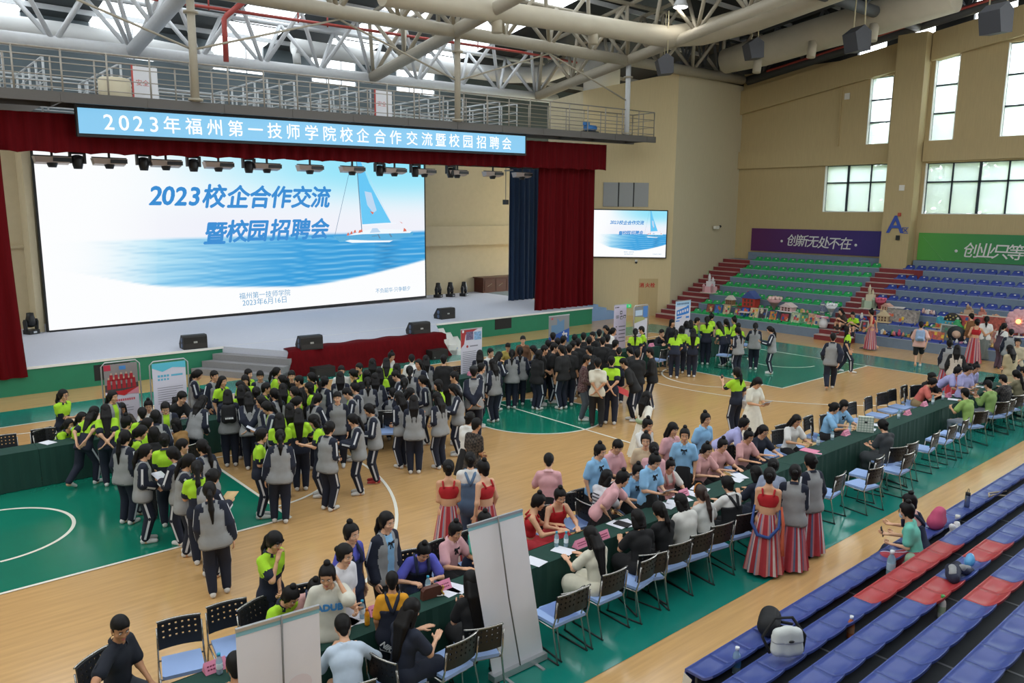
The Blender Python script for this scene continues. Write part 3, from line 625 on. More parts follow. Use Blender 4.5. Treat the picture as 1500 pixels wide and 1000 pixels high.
def truss_y(x, y0, y1, m, label, rb=.24, rw=.085, half=.9, dep=2.05, step=2.5):
    r = empty('roof_truss', (x, y0, ZC(y0)), 0, label, 'roof truss', 'roof trusses along the slope')
    L = lambda y, dx=0, dz=0: Vector((dx, y-y0, ZC(y)-ZC(y0)+ZB(x)+dz))
    mb = MB(); mb.tube([L(y0), L(y1)], rb, 14); mb.build('bottom_chord', m, r)
    for s in (-1, 1): mb = MB(); mb.tube([L(y0, s*half, dep), L(y1, s*half, dep)], rw*1.1, 8); mb.build('top_chord', m, r)
    y = y0
    while y <= y1+.01:
        for s in (-1, 1):
            for d in (-1.25, 1.25):
                if y0-.1 <= y+d <= y1+.1: mb = MB(); mb.tube([L(y), L(y+d, s*half, dep)], rw, 7); mb.build('brace', m, r)
        y += step
M_STEELB = mat('beige_steel', '#a39b8a', .5, noise=.03); M_STEELK = mat('dark_grey_steel', '#4c4e50', .55)
truss_x(16.75, -15, 16.5, M_STEELW, 'white tubular roof truss running behind the catwalk over the stage')
truss_x(10.4, -15, 24.5, M_STEELB, 'beige tubular roof truss running above the catwalk railing')
truss_x(1.5, 14.5, 25, M_STEELK, 'grey tubular roof truss meeting the top of the pillar')
for x, wd, m in ((-5, 'white sloping roof truss nearest the bunched red curtain', M_STEELW), (5, 'sloping roof truss crossing above the middle of the LED banner', M_STEELB), (15, 'sloping roof truss crossing above the end of the catwalk', M_STEELB)):
    truss_y(x, -1.0, 16.75, m, wd)
truss_y(25.0, -8, 10.4, M_STEELK, 'dark sloping roof truss lying along the top of the end wall')
mb = MB(); mb.bar((19.4, 10.9, 12.75), (25.4, 10.9, 12.6), .3, .5); mb.build('edge_beam', M_STEELK, label='dark beam along the top of the pale wall', cat='beam')
mb = MB()
a, b = Vector((19.4, 10.9, 12.7)), Vector((25.2, 10.9, 12.6)); r = empty('edge_truss', (19.4, 10.9, 12.7), 0, 'dark lattice truss above the pale wall beside the end wall', 'roof truss')
for k in range(4):
    x = .7+k*1.45
    for q, dx in enumerate((-.7, 0, .7)): mb = MB(); mb.tube([(x, 0, .2), (x+dx, 0, 1.9)], .07, 7); mb.build('brace', M_STEELK, r)
mb = MB(); mb.tube([(0, 0, 1.9), (5.6, 0, 1.9)], .08); mb.build('top_chord', M_STEELK, r)
# purlins under the roof sheets
for k in range(8):
    y = 3+k*2.6; mb = MB(); mb.bx(-30, 25.4, y-.05, y+.05, ZR(y)-.22, ZR(y)-.03); mb.build('trim_%d' % (10+k), M_STEELW, kind='structure')
# ================================================================ catwalk over the stage front
CZ = lambda x: 8.60+.0185*(x+9.7)
CX0, CX1, CY = -14.5, 17.25, 10.4
M_RAIL = mat('catwalk_rail', '#9a948a', .45, metal=.2); M_CBEAM = mat('catwalk_beam', '#57534f', .6)
def rail(r, a, b, n, post='post', m=M_RAIL, hh=1.15, pr=.026):
    a, b = Vector(a), Vector(b)
    for k in range(n+1): p = a+(b-a)*(k/n); mb = MB(); mb.tube([p, p+Vector((0, 0, hh))], pr, 6); mb.build(post, m, r)
    for i, h in enumerate((hh, hh*.68, hh*.38, hh*.1)): mb = MB(); mb.tube([a+Vector((0, 0, h)), b+Vector((0, 0, h))], pr if i == 0 else pr*.55, 6); mb.build('rail', m, r)
r = empty('catwalk', (0, 0, 0), 0, 'long grey steel catwalk with railings hanging above the LED banner', 'catwalk')
mb = MB(); mb.bar((CX0, CY, CZ(CX0)-.14), (CX1, CY, CZ(CX1)-.14), .12, .28); mb.build('front_beam', M_CBEAM, r)
mb = MB(); mb.bar((CX0, CY+1.4, CZ(CX0)-.14), (CX1, CY+1.4, CZ(CX1)-.14), .12, .28); mb.build('rear_beam', M_CBEAM, r)
mb = MB(); mb.bar((CX0, CY+.7, CZ(CX0)-.03), (CX1, CY+.7, CZ(CX1)-.03), 1.35, .04); mb.build('deck', mat('catwalk_grating', '#6a6661', .7, noise=.2, nscale=30), r)
for k in range(14): x = CX0+1.2+k*2.3; mb = MB(); mb.bx(x-.03, x+.03, CY-.075, CY+1.4, CZ(x)-.27, CZ(x)-.02); mb.build('cross_beam', M_CBEAM, r)
rail(r, (CX0, CY, CZ(CX0)), (CX1-.1, CY, CZ(CX1)), 27); rail(r, (CX0, CY+1.4, CZ(CX0)), (CX1-.1, CY+1.4, CZ(CX1)), 27); rail(r, (CX1-.1, CY, CZ(CX1)), (CX1-.1, CY+1.4, CZ(CX1)), 2)
for x in (-5, 5.1, 15.1):
    o = empty('hanger_pole', (x, CY-.02, CZ(x)), 0, 'hanger pole from roof truss to catwalk, '+{-5: 'nearest the bunched red curtain', 5.1: 'above the middle of the LED banner', 15.1: 'nearest the end of the catwalk'}[x], 'pole', 'poles holding up the catwalk')
    H = ZC(10.4)+ZB(x)-CZ(x); mb = MB(); mb.tube([(0, 0, 0), (0, 0, H)], .12, 12); mb.build('pole', M_STEELB if x != 15.1 else M_STEELW, o)
    for z in (.06, H-.75): mb = MB(); mb.lathe([(.22, z-.03), (.22, z+.03)], n=14); mb.build('flange', M_STEELB, o)
for i, (xa, xb) in enumerate(((-10, -5), (0.05, -5), (0.05, 5.1), (10, 5.1), (10, 15.1))):
    mb = MB(); mb.tube([(xa, 10.4, ZC(10.4)+ZB(xa)-.25), (xb, 10.4, CZ(xb)+1.55)], .035, 6)
    mb.build('tie_rod', M_STEELB, label='thin tie rod, %s counted from the bunched curtain end of the catwalk' % side[i], cat='rod', group='tie rods bracing the catwalk poles')
CAT = mat('far_catwalk_rail', '#c2c7ca', .5)
for i, x in enumerate((-9.3, -6.2, -1.5, 1.6, 6.0, 9.0)):
    o = empty('cross_walkway', (0, 0, 0), 0, 'steel walkway running back over the stage, %s from the bunched curtain end' % side[i], 'walkway', 'walkways running back from the catwalk')
    z = CZ(x); mb = MB(); mb.bx(x-.5, x+.5, 11.9, 17.2, z-.18, z-.05); mb.build('deck', M_CBEAM, o)
    for dx in (-.5, .5): rail(o, (x+dx, 11.9, z), (x+dx, 17.2, z), 5, m=CAT, pr=.034)
o = empty('rear_walkway', (0, 0, 0), 0, 'steel walkway parallel to the catwalk deep above the stage', 'walkway')
mb = MB(); mb.bx(-14, 11, 17.3, 18.3, 8.6, 8.75); mb.build('deck', M_CBEAM, o)
for y in (17.3, 18.3): rail(o, (-14, y, 8.8), (11, y, 8.8), 20, m=CAT, pr=.034)
# things on the catwalk
M_NOTE = mat('white_notice', '#e6e6ea', .6); M_REDT = mat('notice_red', '#c4524a', .6)
for i, (u, v) in enumerate(((213, 118), (562, 148))):
    p = aty(u, v, 11.75); o = empty('notice_board', (p.x, 11.75, CZ(p.x)), 0, 'white notice board on the catwalk '+('beside the cream drum' if i == 0 else 'above the middle of the blue LED banner'), 'notice board')
    mb = MB(); mb.bx(-.36, .36, -.02, .02, .05, 1.1); mb.build('board', M_NOTE, o); mb = MB(); mb.bx(-.4, -.36, -.03, .03, 0, 1.12); mb.build('edge', M_REDT, o)
    text('安全', plane_M((-.1, -.03, .6), (1, 0, 0), (0, 0, 1)), .2, M_REDT, o, 'lettering', ext=.001)
p = aty(168, 128, 11.2); mb = MB(); mb.lathe([(.0, 0), (.42, 0), (.45, .1), (.45, .55), (.4, .6), (0, .6)], n=20); mb.build('cream_drum', mat('cream_plastic', '#c9bfa4', .5), label='cream round drum on the catwalk beside the notice board', cat='drum', loc=(p.x, 11.2, CZ(p.x)))
p = aty(862, 185, 11.0); o = empty('winch', (p.x, 10.9, CZ(p.x)), 0, 'blue electric winch on the catwalk near its end', 'winch')
mb = MB(); mb.tube([(-.3, 0, .25), (.35, 0, .25)], .13, 12); mb.build('motor', mat('winch_blue', '#2a6fb0', .4), o); mb = MB(); mb.bx(-.4, .4, -.2, .2, 0, .1); mb.build('base', M_BLACK, o); mb = MB(); mb.box((-.25, 0, .42), (.25, .2, .14)); mb.build('gearbox', mat('winch_blue'), o)
# ================================================================ ducts, pipes, speakers and lamps in the roof
M_DUCTW = mat('white_duct_wrap', '#d6d8d8', .6, bump=.3, nscale=3); M_DUCTB = mat('beige_duct', '#b9b09c', .55, noise=.04, nscale=2)
mb = MB(); mb.tube([(-12, 20, 11.98), (-6, 20, 12.02), (-.9, 20, 11.7)], .40, 14); mb.build('fabric_duct', M_DUCTW, label='white fabric wrapped duct under the roof nearest the bunched curtain', cat='duct')
o = empty('round_duct', (0, 0, 0), 0, 'white round duct curving behind the roof trusses above the big screen', 'duct')
pts = [aty(430, 68, 19), aty(550, 86, 19), aty(680, 103, 19), aty(745, 110, 19)]
pts = [(p.x, 19, p.z) for p in pts]+[(aty(800, 108, 18).x, 18, aty(800, 108, 18).z), (aty(850, 88, 16.5).x, 16.5, aty(850, 88, 16.5).z), (aty(905, 72, 15).x, 15, aty(905, 72, 15).z)]
mb = MB(); mb.tube(pts, [.36, .36, .38, .42, .48, .55, .6], 16); mb.build('duct_run', M_DUCTW, o)
e = Vector(pts[-1]); mb = MB(); mb.tube([e+Vector((-.9, .3, .1)), e+Vector((-.9, .3, -2.4))], 1.0, 18); mb.build('vertical_duct', M_DUCTW, o)
mb = MB(); mb.tube([Vector(pts[0])+Vector((.1, 0, -.1)), Vector(pts[0])+Vector((.1, -.1, -.75))], .18, 12); mb.build('outlet', M_DUCTW, o)
o = empty('main_duct', (0, 0, 0), 0, 'large beige round ducts running under the dark roof to the end wall', 'duct')
P3 = lambda p: (p.x, p.y, p.z)
q = [aty(560, -8, 8.2), aty(640, 4, 8.2), aty(800, 27, 8.2), aty(930, 47, 8.2)]; e = q[-1]
pts = [P3(x) for x in q]+[(e.x+1.8, 7.9, e.z+.02), (e.x+3.0, 6.9, e.z+.2), (e.x+3.6, 5, e.z+.5), (e.x+3.8, 1, e.z+1.2), (e.x+3.9, -4, e.z+2.0)]
mb = MB(); mb.tube(pts, [.36, .37, .38, .40, .46, .52, .56, .6, .6], 18); mb.build('cross_duct', M_DUCTB, o)
ld = [P3(atx(u, v, 21.3)) for u, v in ((1062, 90), (1120, 74), (1200, 50), (1290, 24), (1400, -10))]
mb = MB(); mb.tube(ld, [.60, .72, .74, .74, .74], 20); mb.build('long_duct', M_DUCTB, o)
for u in (728, 870): x, z = aty(u, 20, 8.2).x, aty(u, 17+(u-730)*.14, 8.2).z; mb = MB(); mb.tube([(x, 8.2, z), (x, 8.2, z-.75)], .2, 12); mb.build('outlet', M_DUCTB, o)
for p in ld[1:4]: mb = MB(); mb.tube([(20.8, p[1], p[2]-.4), (20.7, p[1], p[2]-1.1)], .2, 12); mb.build('outlet', M_DUCTB, o)
M_REDP = mat('red_pipe', '#a8443c', .5)
o = empty('sprinkler_pipe', (0, 0, 0), 0, 'thin red sprinkler pipe running below the roof skylights', 'pipe')
a, b = aty(285, 8, 15), aty(760, 76, 15); mb = MB(); mb.tube([(a.x-6, 15, a.z-.1), (a.x, 15, a.z), (b.x, 15, b.z), (b.x+4, 15, b.z)], .06, 8); mb.build('main_run', M_REDP, o)
p, q = aty(352, 5, 15), aty(328, 24, 15); mb = MB(); mb.tube([(p.x, 14.6, p.z), (q.x+.1, 15.0, q.z+.05), (q.x, 15, q.z-.1), (q.x, 15, aty(329, 90, 15).z)], .10, 10); mb.build('riser', M_REDP, o)
for u in (306, 437, 480, 640, 700): p = aty(u, 12+(u-285)*.143, 15); mb = MB(); mb.tube([(p.x, 15, p.z), (p.x, 15, p.z+.7)], .03, 6); mb.build('dropper', M_REDP, o)
mb = MB(); mb.tube([(24.6, 9, 12.9), (24.6, -6, 15.2)], .06, 8); mb.build('sprinkler_pipe', M_REDP, label='thin red pipe running above the end wall', cat='pipe')
M_ROPE = mat('pale_rope', '#b8ad8c', .8)
for i, (u, v, X, s, wd) in enumerate(((975, 95, 14.6, .85, 'in front of the corner of the pale wall'), (1105, 72, 17, .85, 'nearest the large duct elbow'), (1257, 58, 17.5, .95, 'in front of the long beige duct'), (1460, 28, 16, .95, 'above the tall windows beyond the pillar'))):
    p = atx(u, v, X); o = empty('hanging_speaker', p, .9+.15*i, 'black wedge loudspeaker hung on ropes '+wd, 'speaker', 'loudspeakers hung from the roof')
    mb = MB(); mb.prism([(-.35*s, -.45*s), (.3*s, -.52*s), (.5*s, .2*s), (.05*s, .52*s), (-.32*s, .3*s)], 0, -.38*s, .38*s); mb.build('cabinet', mat('speaker_grey_black', '#3a3b40', .55), o)
    mb = MB(); mb.add([(-.36*s, -.36*s, -.43*s), (.36*s, -.36*s, -.43*s), (.36*s, -.33*s, .28*s), (-.36*s, -.33*s, .28*s)], [(0, 1, 2, 3), (3, 2, 1, 0)]); mb.build('grille', M_BLACK, o)
    for dx in (-.3, .3): mb = MB(); mb.tube([(dx, 0, .3*s), (dx*.8, 0, 2.2)], .025, 6); mb.build('rope', M_ROPE, o)
p = atx(997, 9, 14.3); o = empty('high_bay_lamp', p, 0, 'bright high bay lamp burning under the dark roof', 'lamp')
mb = MB(); mb.lathe([(0, -.05), (.28, -.05), (.28, 0)], n=18); mb.build('lamp_lens', emis('lamp_glow', '#fffaf0', 25), o)
mb = MB(); mb.lathe([(.3, -.04), (.34, -.04), (.2, .25), (.1, .5), (.1, .6)], n=18); mb.build('reflector', M_STEELW, o)
# ================================================================ figures: distance fields meshed as continuous surfaces
A_ = lambda *v: np.array(v, float)
def nrm(v): v = np.asarray(v, float); return v/(np.linalg.norm(v)+1e-9)
def cap(a, b, ra, rb=None, f=None, k=1.0): return (np.asarray(a, float), np.asarray(b, float), ra, ra if rb is None else rb, f, k)
def field(prims, h, k=.03, pad=.05, clips=(), holes=()):
    lo = np.min([np.minimum(p[0], p[1])-max(p[2], p[3]) for p in prims], 0)-pad; hi = np.max([np.maximum(p[0], p[1])+max(p[2], p[3]) for p in prims], 0)+pad
    n = np.ceil((hi-lo)/h).astype(int)+1
    ax = [lo[i]+h*np.arange(n[i]) for i in range(3)]
    F = np.full(n, 9.0, np.float32)
    for a, b, ra, rb, f, kk in prims:
        m = max(ra, rb)+.10
        i0 = np.maximum(0, np.floor((np.minimum(a, b)-m-lo)/h).astype(int)); i1 = np.minimum(n, np.ceil((np.maximum(a, b)+m-lo)/h).astype(int)+1)
        X, Y, Z = np.meshgrid(*[ax[i][i0[i]:i1[i]] for i in range(3)], indexing='ij')
        d = b-a; L = d@d+1e-9
        t = np.clip(((X-a[0])*d[0]+(Y-a[1])*d[1]+(Z-a[2])*d[2])/L, 0, 1)
        rx, ry, rz = X-a[0]-t*d[0], Y-a[1]-t*d[1], Z-a[2]-t*d[2]
        if f is not None:
            q = (rx*f[0]+ry*f[1]+rz*f[2])*(kk-1); rx, ry, rz = rx+q*f[0], ry+q*f[1], rz+q*f[2]
        D = np.sqrt(rx*rx+ry*ry+rz*rz)-(ra+t*(rb-ra))
        S = F[i0[0]:i1[0], i0[1]:i1[1], i0[2]:i1[2]]
        g = np.clip(.5+.5*(S-D)/k, 0, 1); S[...] = np.where(S > 8, D, S+(D-S)*g-k*g*(1-g))
    for o, nn in clips:          # keep the side the normal points to
        pl = (ax[0][:, None, None]-o[0])*nn[0]+(ax[1][None, :, None]-o[1])*nn[1]+(ax[2][None, None, :]-o[2])*nn[2]
        F = np.maximum(F, -pl)
    for a, b, ra, rb, f, kk in holes:
        d = b-a; L = d@d+1e-9; X, Y, Z = ax[0][:, None, None], ax[1][None, :, None], ax[2][None, None, :]
        t = np.clip(((X-a[0])*d[0]+(Y-a[1])*d[1]+(Z-a[2])*d[2])/L, 0, 1); F = np.maximum(F, ra+t*(rb-ra)-np.sqrt((X-a[0]-t*d[0])**2+(Y-a[1]-t*d[1])**2+(Z-a[2]-t*d[2])**2))
    return F, lo, h
def nets(F, lo, h):
    ins = F < 0; c = [ins[i:ins.shape[0]-1+i, j:ins.shape[1]-1+j, k:ins.shape[2]-1+k] for i in (0, 1) for j in (0, 1) for k in (0, 1)]
    s = sum(x.astype(np.int8) for x in c); act = (s > 0) & (s < 8); idx = np.full(act.shape, -1, np.int64); ii = np.argwhere(act); idx[act] = np.arange(len(ii))
    acc = np.zeros((len(ii), 3)); cnt = np.zeros(len(ii))
    co = [A_(i, j, k) for i in (0, 1) for j in (0, 1) for k in (0, 1)]
    val = [F[ii[:, 0]+int(o[0]), ii[:, 1]+int(o[1]), ii[:, 2]+int(o[2])] for o in co]
    for a in range(8):
        for b in range(a+1, 8):
            if abs(co[a]-co[b]).sum() != 1: continue
            m = (val[a] < 0) != (val[b] < 0); t = val[a][m]/(val[a][m]-val[b][m])
            acc[m] += co[a]+t[:, None]*(co[b]-co[a]); cnt[m] += 1
    V = lo+(ii+acc/cnt[:, None])*h
    Q = []
    for ax_ in range(3):
        u, v = (ax_+1) % 3, (ax_+2) % 3
        sl0 = [slice(1, -1)]*3; sl0[ax_] = slice(0, -1); sl1 = [slice(1, -1)]*3; sl1[ax_] = slice(1, None)
        A, B = ins[tuple(sl0)], ins[tuple(sl1)]; e = np.argwhere(A != B)
        if not len(e): continue
        fl = A[tuple(e.T)]; base = e.copy(); base[:, u] += 1; base[:, v] += 1
        def cell(du, dv): q = base.copy(); q[:, u] -= du; q[:, v] -= dv; return idx[tuple(q.T)]
        q = np.stack([cell(1, 1), cell(0, 1), cell(0, 0), cell(1, 0)], 1)
        q[~fl] = q[~fl][:, ::-1]; Q.append(q)
    Q = np.concatenate(Q) if Q else np.zeros((0, 4), int)
    return V, Q[(Q >= 0).all(1)]
class NM:           # numpy mesh collector
    def __init__(s): s.V = []; s.Q = []; s.M = []; s.n = 0
    def add(s, V, Q, m=0):
        s.V.append(V); s.Q += [[int(i)+s.n for i in f] for f in Q]; s.M += ([m]*len(Q) if np.isscalar(m) else list(m)); s.n += len(V); return s
    def add_mb(s, mb, mm=None):
        s.V.append(np.array([tuple(v) for v in mb.v])); s.Q += [[i+s.n for i in f] for f in mb.f]; s.M += mb.m if mm is None else [mm]*len(mb.f); s.n += len(mb.v); return s
    def mesh(s, name, nm):
        me = bpy.data.meshes.new(name); me.from_pydata(np.concatenate(s.V).tolist(), [], s.Q)
        for i in range(nm): me.materials.append(None)
        me.polygons.foreach_set('material_index', s.M); me.polygons.foreach_set('use_smooth', [True]*len(s.M)); me.update(); return me
# ---------------------------------------------------------------- head and hands, made once
def head_template():
    P = [cap((0, -.012, .035), (0, -.008, .035), .094, f=A_(1, 0, 0), k=1.22), cap((0, .012, -.01), (0, .03, -.075), .066, .040), cap((0, .02, -.055), (0, .03, -.085), .05, .03, A_(1, 0, 0), .85),
         cap((0, .080, .0), (0, .092, -.024), .007, .010), cap((-.010, .085, -.026), (.010, .085, -.026), .007), cap((-.02, .07, -.062), (.02, .07, -.062), .011), cap((0, .066, -.095), (0, .068, -.098), .016),
         cap((-.045, .058, -.02), (-.035, .06, -.03), .02), cap((.045, .058, -.02), (.035, .06, -.03), .02)]
    F, lo, h = field(P, .0075, .018)
    for s in (-1, 1):
        E = field([cap((s*.078, -.005, .018), (s*.074, .002, -.03), .017, .011, A_(1, 0, 0), 1.8)], .0075, .01); V2, Q2 = nets(*E)
        if s < 0: ears = [(V2, Q2)]
        else: ears.append((V2, Q2))
    V, Q = nets(F, lo, h); n = NM(); n.add(V, Q, 0)
    for e in ears: n.add(*e, 0)
    mb = MB()
    for s in (-1, 1):
        mb.ball((s*.031, .079, .012), (.0135, .007, .0055), 8, 1); mb.ball((s*.031, .0845, .012), (.006, .003, .0052), 8, 2)
        mb.bar((s*.016, .092, .034), (s*.047, .081, .036), .006, .006, 2)
    mb.ball((0, .0885, -.057), (.019, .006, .0045), 8, 3); mb.ball((0, .0875, -.066), (.016, .006, .005), 8, 3)
    n.add_mb(mb); return n
def hand_template(curl, spread=1.0):
    P = [cap((-.018, .0, 0), (-.016, .08, 0), .022, .020, A_(0, 0, 1), 1.55), cap((.018, .0, 0), (.022, .074, 0), .021, .018, A_(0, 0, 1), 1.5), cap((0, -.03, 0), (0, .01, 0), .026, .024, A_(0, 0, 1), 1.25)]
    for x, L, r in ((-.030, .072, .0088), (-.010, .082, .0090), (.011, .076, .0086), (.030, .060, .0078)):
        p = A_(x, .085-abs(x+.008)*.25, 0); a = curl*.55; q = p
        for i, fr in enumerate((.45, .32, .25)):
            d = A_(x*.9*spread if i == 0 else x*.3, math.cos(a), -math.sin(a)); e = q+nrm(d)*L*fr; P.append(cap(q, e, r*(1-.06*i), r*(1-.06*(i+1)))); q = e; a += curl
    p = A_(-.034, .022, -.004); e = p+nrm(A_(-.7, .65, -.35*curl-.1))*.04; P += [cap(p, e, .0125, .011), cap(e, e+nrm(A_(-.25, .9, -.5*curl))*.032, .0105, .0088)]
    F, lo, h = field(P, .0062, .008, .03); return nets(F, lo, h)
HEAD = head_template(); HANDS = {'relax': hand_template(.35), 'grip': hand_template(.95), 'flat': hand_template(.12, 1.2)}
# ---------------------------------------------------------------- poses
def rotx(a): c, s = math.cos(a), math.sin(a); return np.array([[1, 0, 0], [0, c, -s], [0, s, c]])
def rotz(a): c, s = math.cos(a), math.sin(a); return np.array([[c, -s, 0], [s, c, 0], [0, 0, 1]])
def roty(a): c, s = math.cos(a), math.sin(a); return np.array([[c, 0, s], [0, 1, 0], [-s, 0, c]])
D = math.radians
def ik(S, T, l1, l2, pole):
    d = T-S; L = min(np.linalg.norm(d), (l1+l2)*.998); u = nrm(d); T = S+u*L
    x = (l1*l1-l2*l2+L*L)/(2*L); hgt = math.sqrt(max(0, l1*l1-x*x)); pl = nrm(pole-u*(pole@u)); return S+u*x+pl*hgt, T
# pose: hip height, torso lean, side lean, twist, head pitch (down +), head yaw, hands (x outwards, y forwards, z; relative to the shoulders unless 'w'), hand shape, feet
POSES = {
 'stand':  dict(),
 'easy':   dict(side=4, hl=(.08, .02, -.50), hr=(.03, .10, -.49), fl=(-.12, .05), fr=(.07, -.04)),
 'behind': dict(hl=(-.16, -.17, -.40), hr=(-.16, -.19, -.43), pole='out', lean=3, fl=(-.11, 0), fr=(.10, .03)),
 'paper':  dict(hl=(-.06, .30, -.24), hr=(-.06, .28, -.26), hand='grip', hp=28, palm='up'),
 'phone':  dict(hl=(-.10, .26, -.26), hr=(-.02, .31, -.20), hand='grip', hp=24, lean=3, palm='up'),
 'cross':  dict(hl=(-.24, .19, -.24), hr=(-.22, .22, -.26), hand='relax', hp=8, fl=(-.07, .02), fr=(.09, 0)),
 'chin':   dict(hl=(-.20, .20, -.34), hr=(-.08, .17, .02), hand='grip', hp=20),
 'ear':    dict(hl=(.05, .10, -.47), hr=(-.04, .10, .16), hand='grip', hp=16, hy=12),
 'headback': dict(hl=(.10, .10, -.46), hr=(.02, .12, -.45), hp=-24, fl=(-.08, .22), fr=(.08, -.20)),
 'walk':   dict(hl=(.06, .20, -.42), hr=(.06, -.18, -.44), fl=(-.07, -.24, .07), fr=(.08, .22), lean=4),
 'bend':   dict(lean=48, hl=('w', -.16, .52, .80), hr=('w', .18, .50, .80), hp=-4, hand='flat', palm='down', fl=(-.10, -.05), fr=(.10, -.12)),
 'lean':   dict(lean=24, hl=(-.04, .24, -.36), hr=(-.02, .26, -.34), hp=14, hand='grip', fl=(-.10, 0), fr=(.10, -.10)),
 'leanback': dict(lean=30, hl=(.05, -.20, -.38), hr=(-.10, -.16, -.42), hp=2, fl=(-.10, .10), fr=(.12, -.36, .08)),
 'clasp':  dict(lean=16, hl=(-.18, -.12, -.42), hr=(-.16, -.14, -.44), pole='out', hp=10),
 'front':  dict(hl=(-.12, .18, -.36), hr=(-.12, .20, -.37), hand='grip', hp=12),
 'sit':    dict(seat=1, hl=('w', -.14, .38, .79), hr=('w', .16, .42, .79), hand='flat', palm='down', lean=10, hp=18),
 'write':  dict(seat=1, hl=('w', -.20, .44, .79), hr=('w', .10, .46, .80), hand='grip', palm='down', lean=26, hp=26),
 'sitlap': dict(seat=1, hl=('w', -.12, .32, .60), hr=('w', .12, .33, .60), hand='relax', palm='down', lean=4, hp=8),
 'sitchin': dict(seat=1, hl=('w', -.18, .36, .79), hr=(-.10, .16, -.02), hand='grip', lean=16, hp=4),
 'sitphone': dict(seat=1, hl=('w', -.12, .40, .80), hr=(-.06, .30, -.14), hand='grip', lean=10, hp=16, palm='up'),
 'sitpaper': dict(seat=1, hl=(-.05, .34, -.22), hr=(-.05, .34, -.24), hand='grip', lean=8, hp=24, palm='up'),
 'slump':  dict(seat=1, hl=('w', -.20, .46, .78), hr=('w', .06, .50, .78), hand='relax', palm='down', lean=44, hp=-12),
 'armout': dict(seat=1, hl=('w', -.10, .30, .60), hr=(.50, .12, -.16), hand='relax', palm='down', lean=6, hp=14, hy=-24, tw=10),
 'squat':  dict(seat=1, hip=.36, hl=('w', -.10, .32, .62), hr=('w', .12, .34, .60), lean=22, hp=10, fl=(-.14, .42), fr=(.14, .40)),
 'bleach': dict(seat=1, hl=('w', -.06, .28, .66), hr=(-.04, .34, -.16), hand='grip', lean=14, hp=6, fl=(-.10, .58), fr=(.10, .64), palm='up'),
 'paperR': dict(hl=(.04, .06, -.49), hr=(-.02, .26, -.24), hand='grip', hp=14, hy=-10, palm='up'),
 'phoneup': dict(hl=(.02, .04, -.48), hr=(-.02, .34, -.02), hand='grip', hp=-4, palm='up'),
 'reach':  dict(lean=34, hl=(-.05, .14, -.38), hr=('w', .12, .62, .80), hand='flat', palm='down', hp=6),
 'hug':    dict(hl=(-.05, .06, -.44), hr=(.34, .10, -.06), hand='relax', hp=2, hy=18, side=4),
 'shoulder': dict(hl=(-.06, .10, -.45), hr=(.10, .34, -.06), hand='relax', hp=6),
}
def skeleton(pn):
    q = POSES[pn]; H = 1.65; J = {'pn': pn}
    seat = q.get('seat'); hz = q.get('hip', .54) if seat else .865
    lean, side, tw = D(q.get('lean', 4)), D(q.get('side', 0)), D(q.get('tw', 0))
    P = A_(0, -.10*math.sin(lean) if not seat else -.02, hz-(.03 if lean > .5 else 0)-(.025 if pn in ('walk', 'headback') else 0)); R = rotx(-lean) @ roty(side) @ rotz(tw)
    J['R'] = R; J['P'] = P; up = R @ A_(0, 0, 1); J['up'] = up; rt = R @ A_(1, 0, 0); J['fw'] = R @ A_(0, 1, 0); J['rt'] = rt
    J['waist'] = P+up*.16; J['chest'] = P+up*.34; J['neck'] = P+up*.515; S = P+up*.452; J['sc'] = S
    J['hipL'], J['hipR'] = P+A_(-.085, 0, -.02), P+A_(.085, 0, -.02); J['shL'], J['shR'] = S-rt*.148, S+rt*.148
    hp, hy = D(q.get('hp', 6)), D(q.get('hy', 0)); HR = rotx(-lean*.45) @ rotz(hy) @ rotx(-hp); J['HR'] = HR
    J['head'] = J['neck']+HR @ A_(0, .012, .035)+up*.03+HR @ A_(0, .01, .095)
    for sd, s in (('L', -1), ('R', 1)):
        t = q.get('h'+sd.lower(), (.05, .06, -.49))
        T = A_(s*abs(t[1]) if t[0] == 'w' and abs(t[1]) > .0 and False else t[1], t[2], t[3]) if t[0] == 'w' else J['sh'+sd]+R @ A_(s*t[0], t[1], t[2])
        pole = R @ (A_(s*.9, -.5, -.1) if q.get('pole') == 'out' else A_(s*.5, .35, -1) if T[2] > J['sh'+sd][2]-.10 else A_(s*.55, -.7, -.5)); e, w_ = ik(J['sh'+sd], T, .275, .235, pole); J['el'+sd], J['wr'+sd] = e, w_
        f = q.get('f'+sd.lower()); ft = A_(f[0], f[1], (f[2] if len(f) > 2 else 0)) if f else (A_(s*.11, .40, 0) if seat else A_(s*.085, .0, 0))
        ank = ft+A_(0, -.02, .085); k, an = ik(J['hip'+sd], ank, .405, .378, A_(s*.12, 1, .35 if seat else 0)); J['kn'+sd], J['an'+sd] = k, an; J['ft'+sd] = an-A_(0, -.02, .085)
    J['hand'] = q.get('hand', 'relax'); J['palm'] = q.get('palm'); return J
SK = {}
def skel(pn):
    if pn not in SK: SK[pn] = skeleton(pn)
    return SK[pn]
def torso_p(J, o, loose=0, long=0):
    f = J['fw']; P, W, Cc, up, rt = J['P'], J['waist'], J['chest'], J['up'], J['rt']
    L = [cap(P-rt*.07, P+rt*.07, .105+o, f=f, k=1.12), cap(P, W, .125+o+loose, .115+o+loose, f, 1.30), cap(W, Cc, .115+o+loose, .128+o+loose*.6, f, 1.36), cap(Cc-rt*.06, Cc+rt*.06, .098+o, f=f, k=1.08),
         cap(J['sc']+up*.045, J['sc']-rt*.125-up*.005, .052+o*.8, .046+o*.8), cap(J['sc']+up*.045, J['sc']+rt*.125-up*.005, .052+o*.8, .046+o*.8)]
    if long: L.append(cap(P-up*long-rt*.05, P-up*long+rt*.05, .118+o+loose, f=f, k=1.15))
    return L
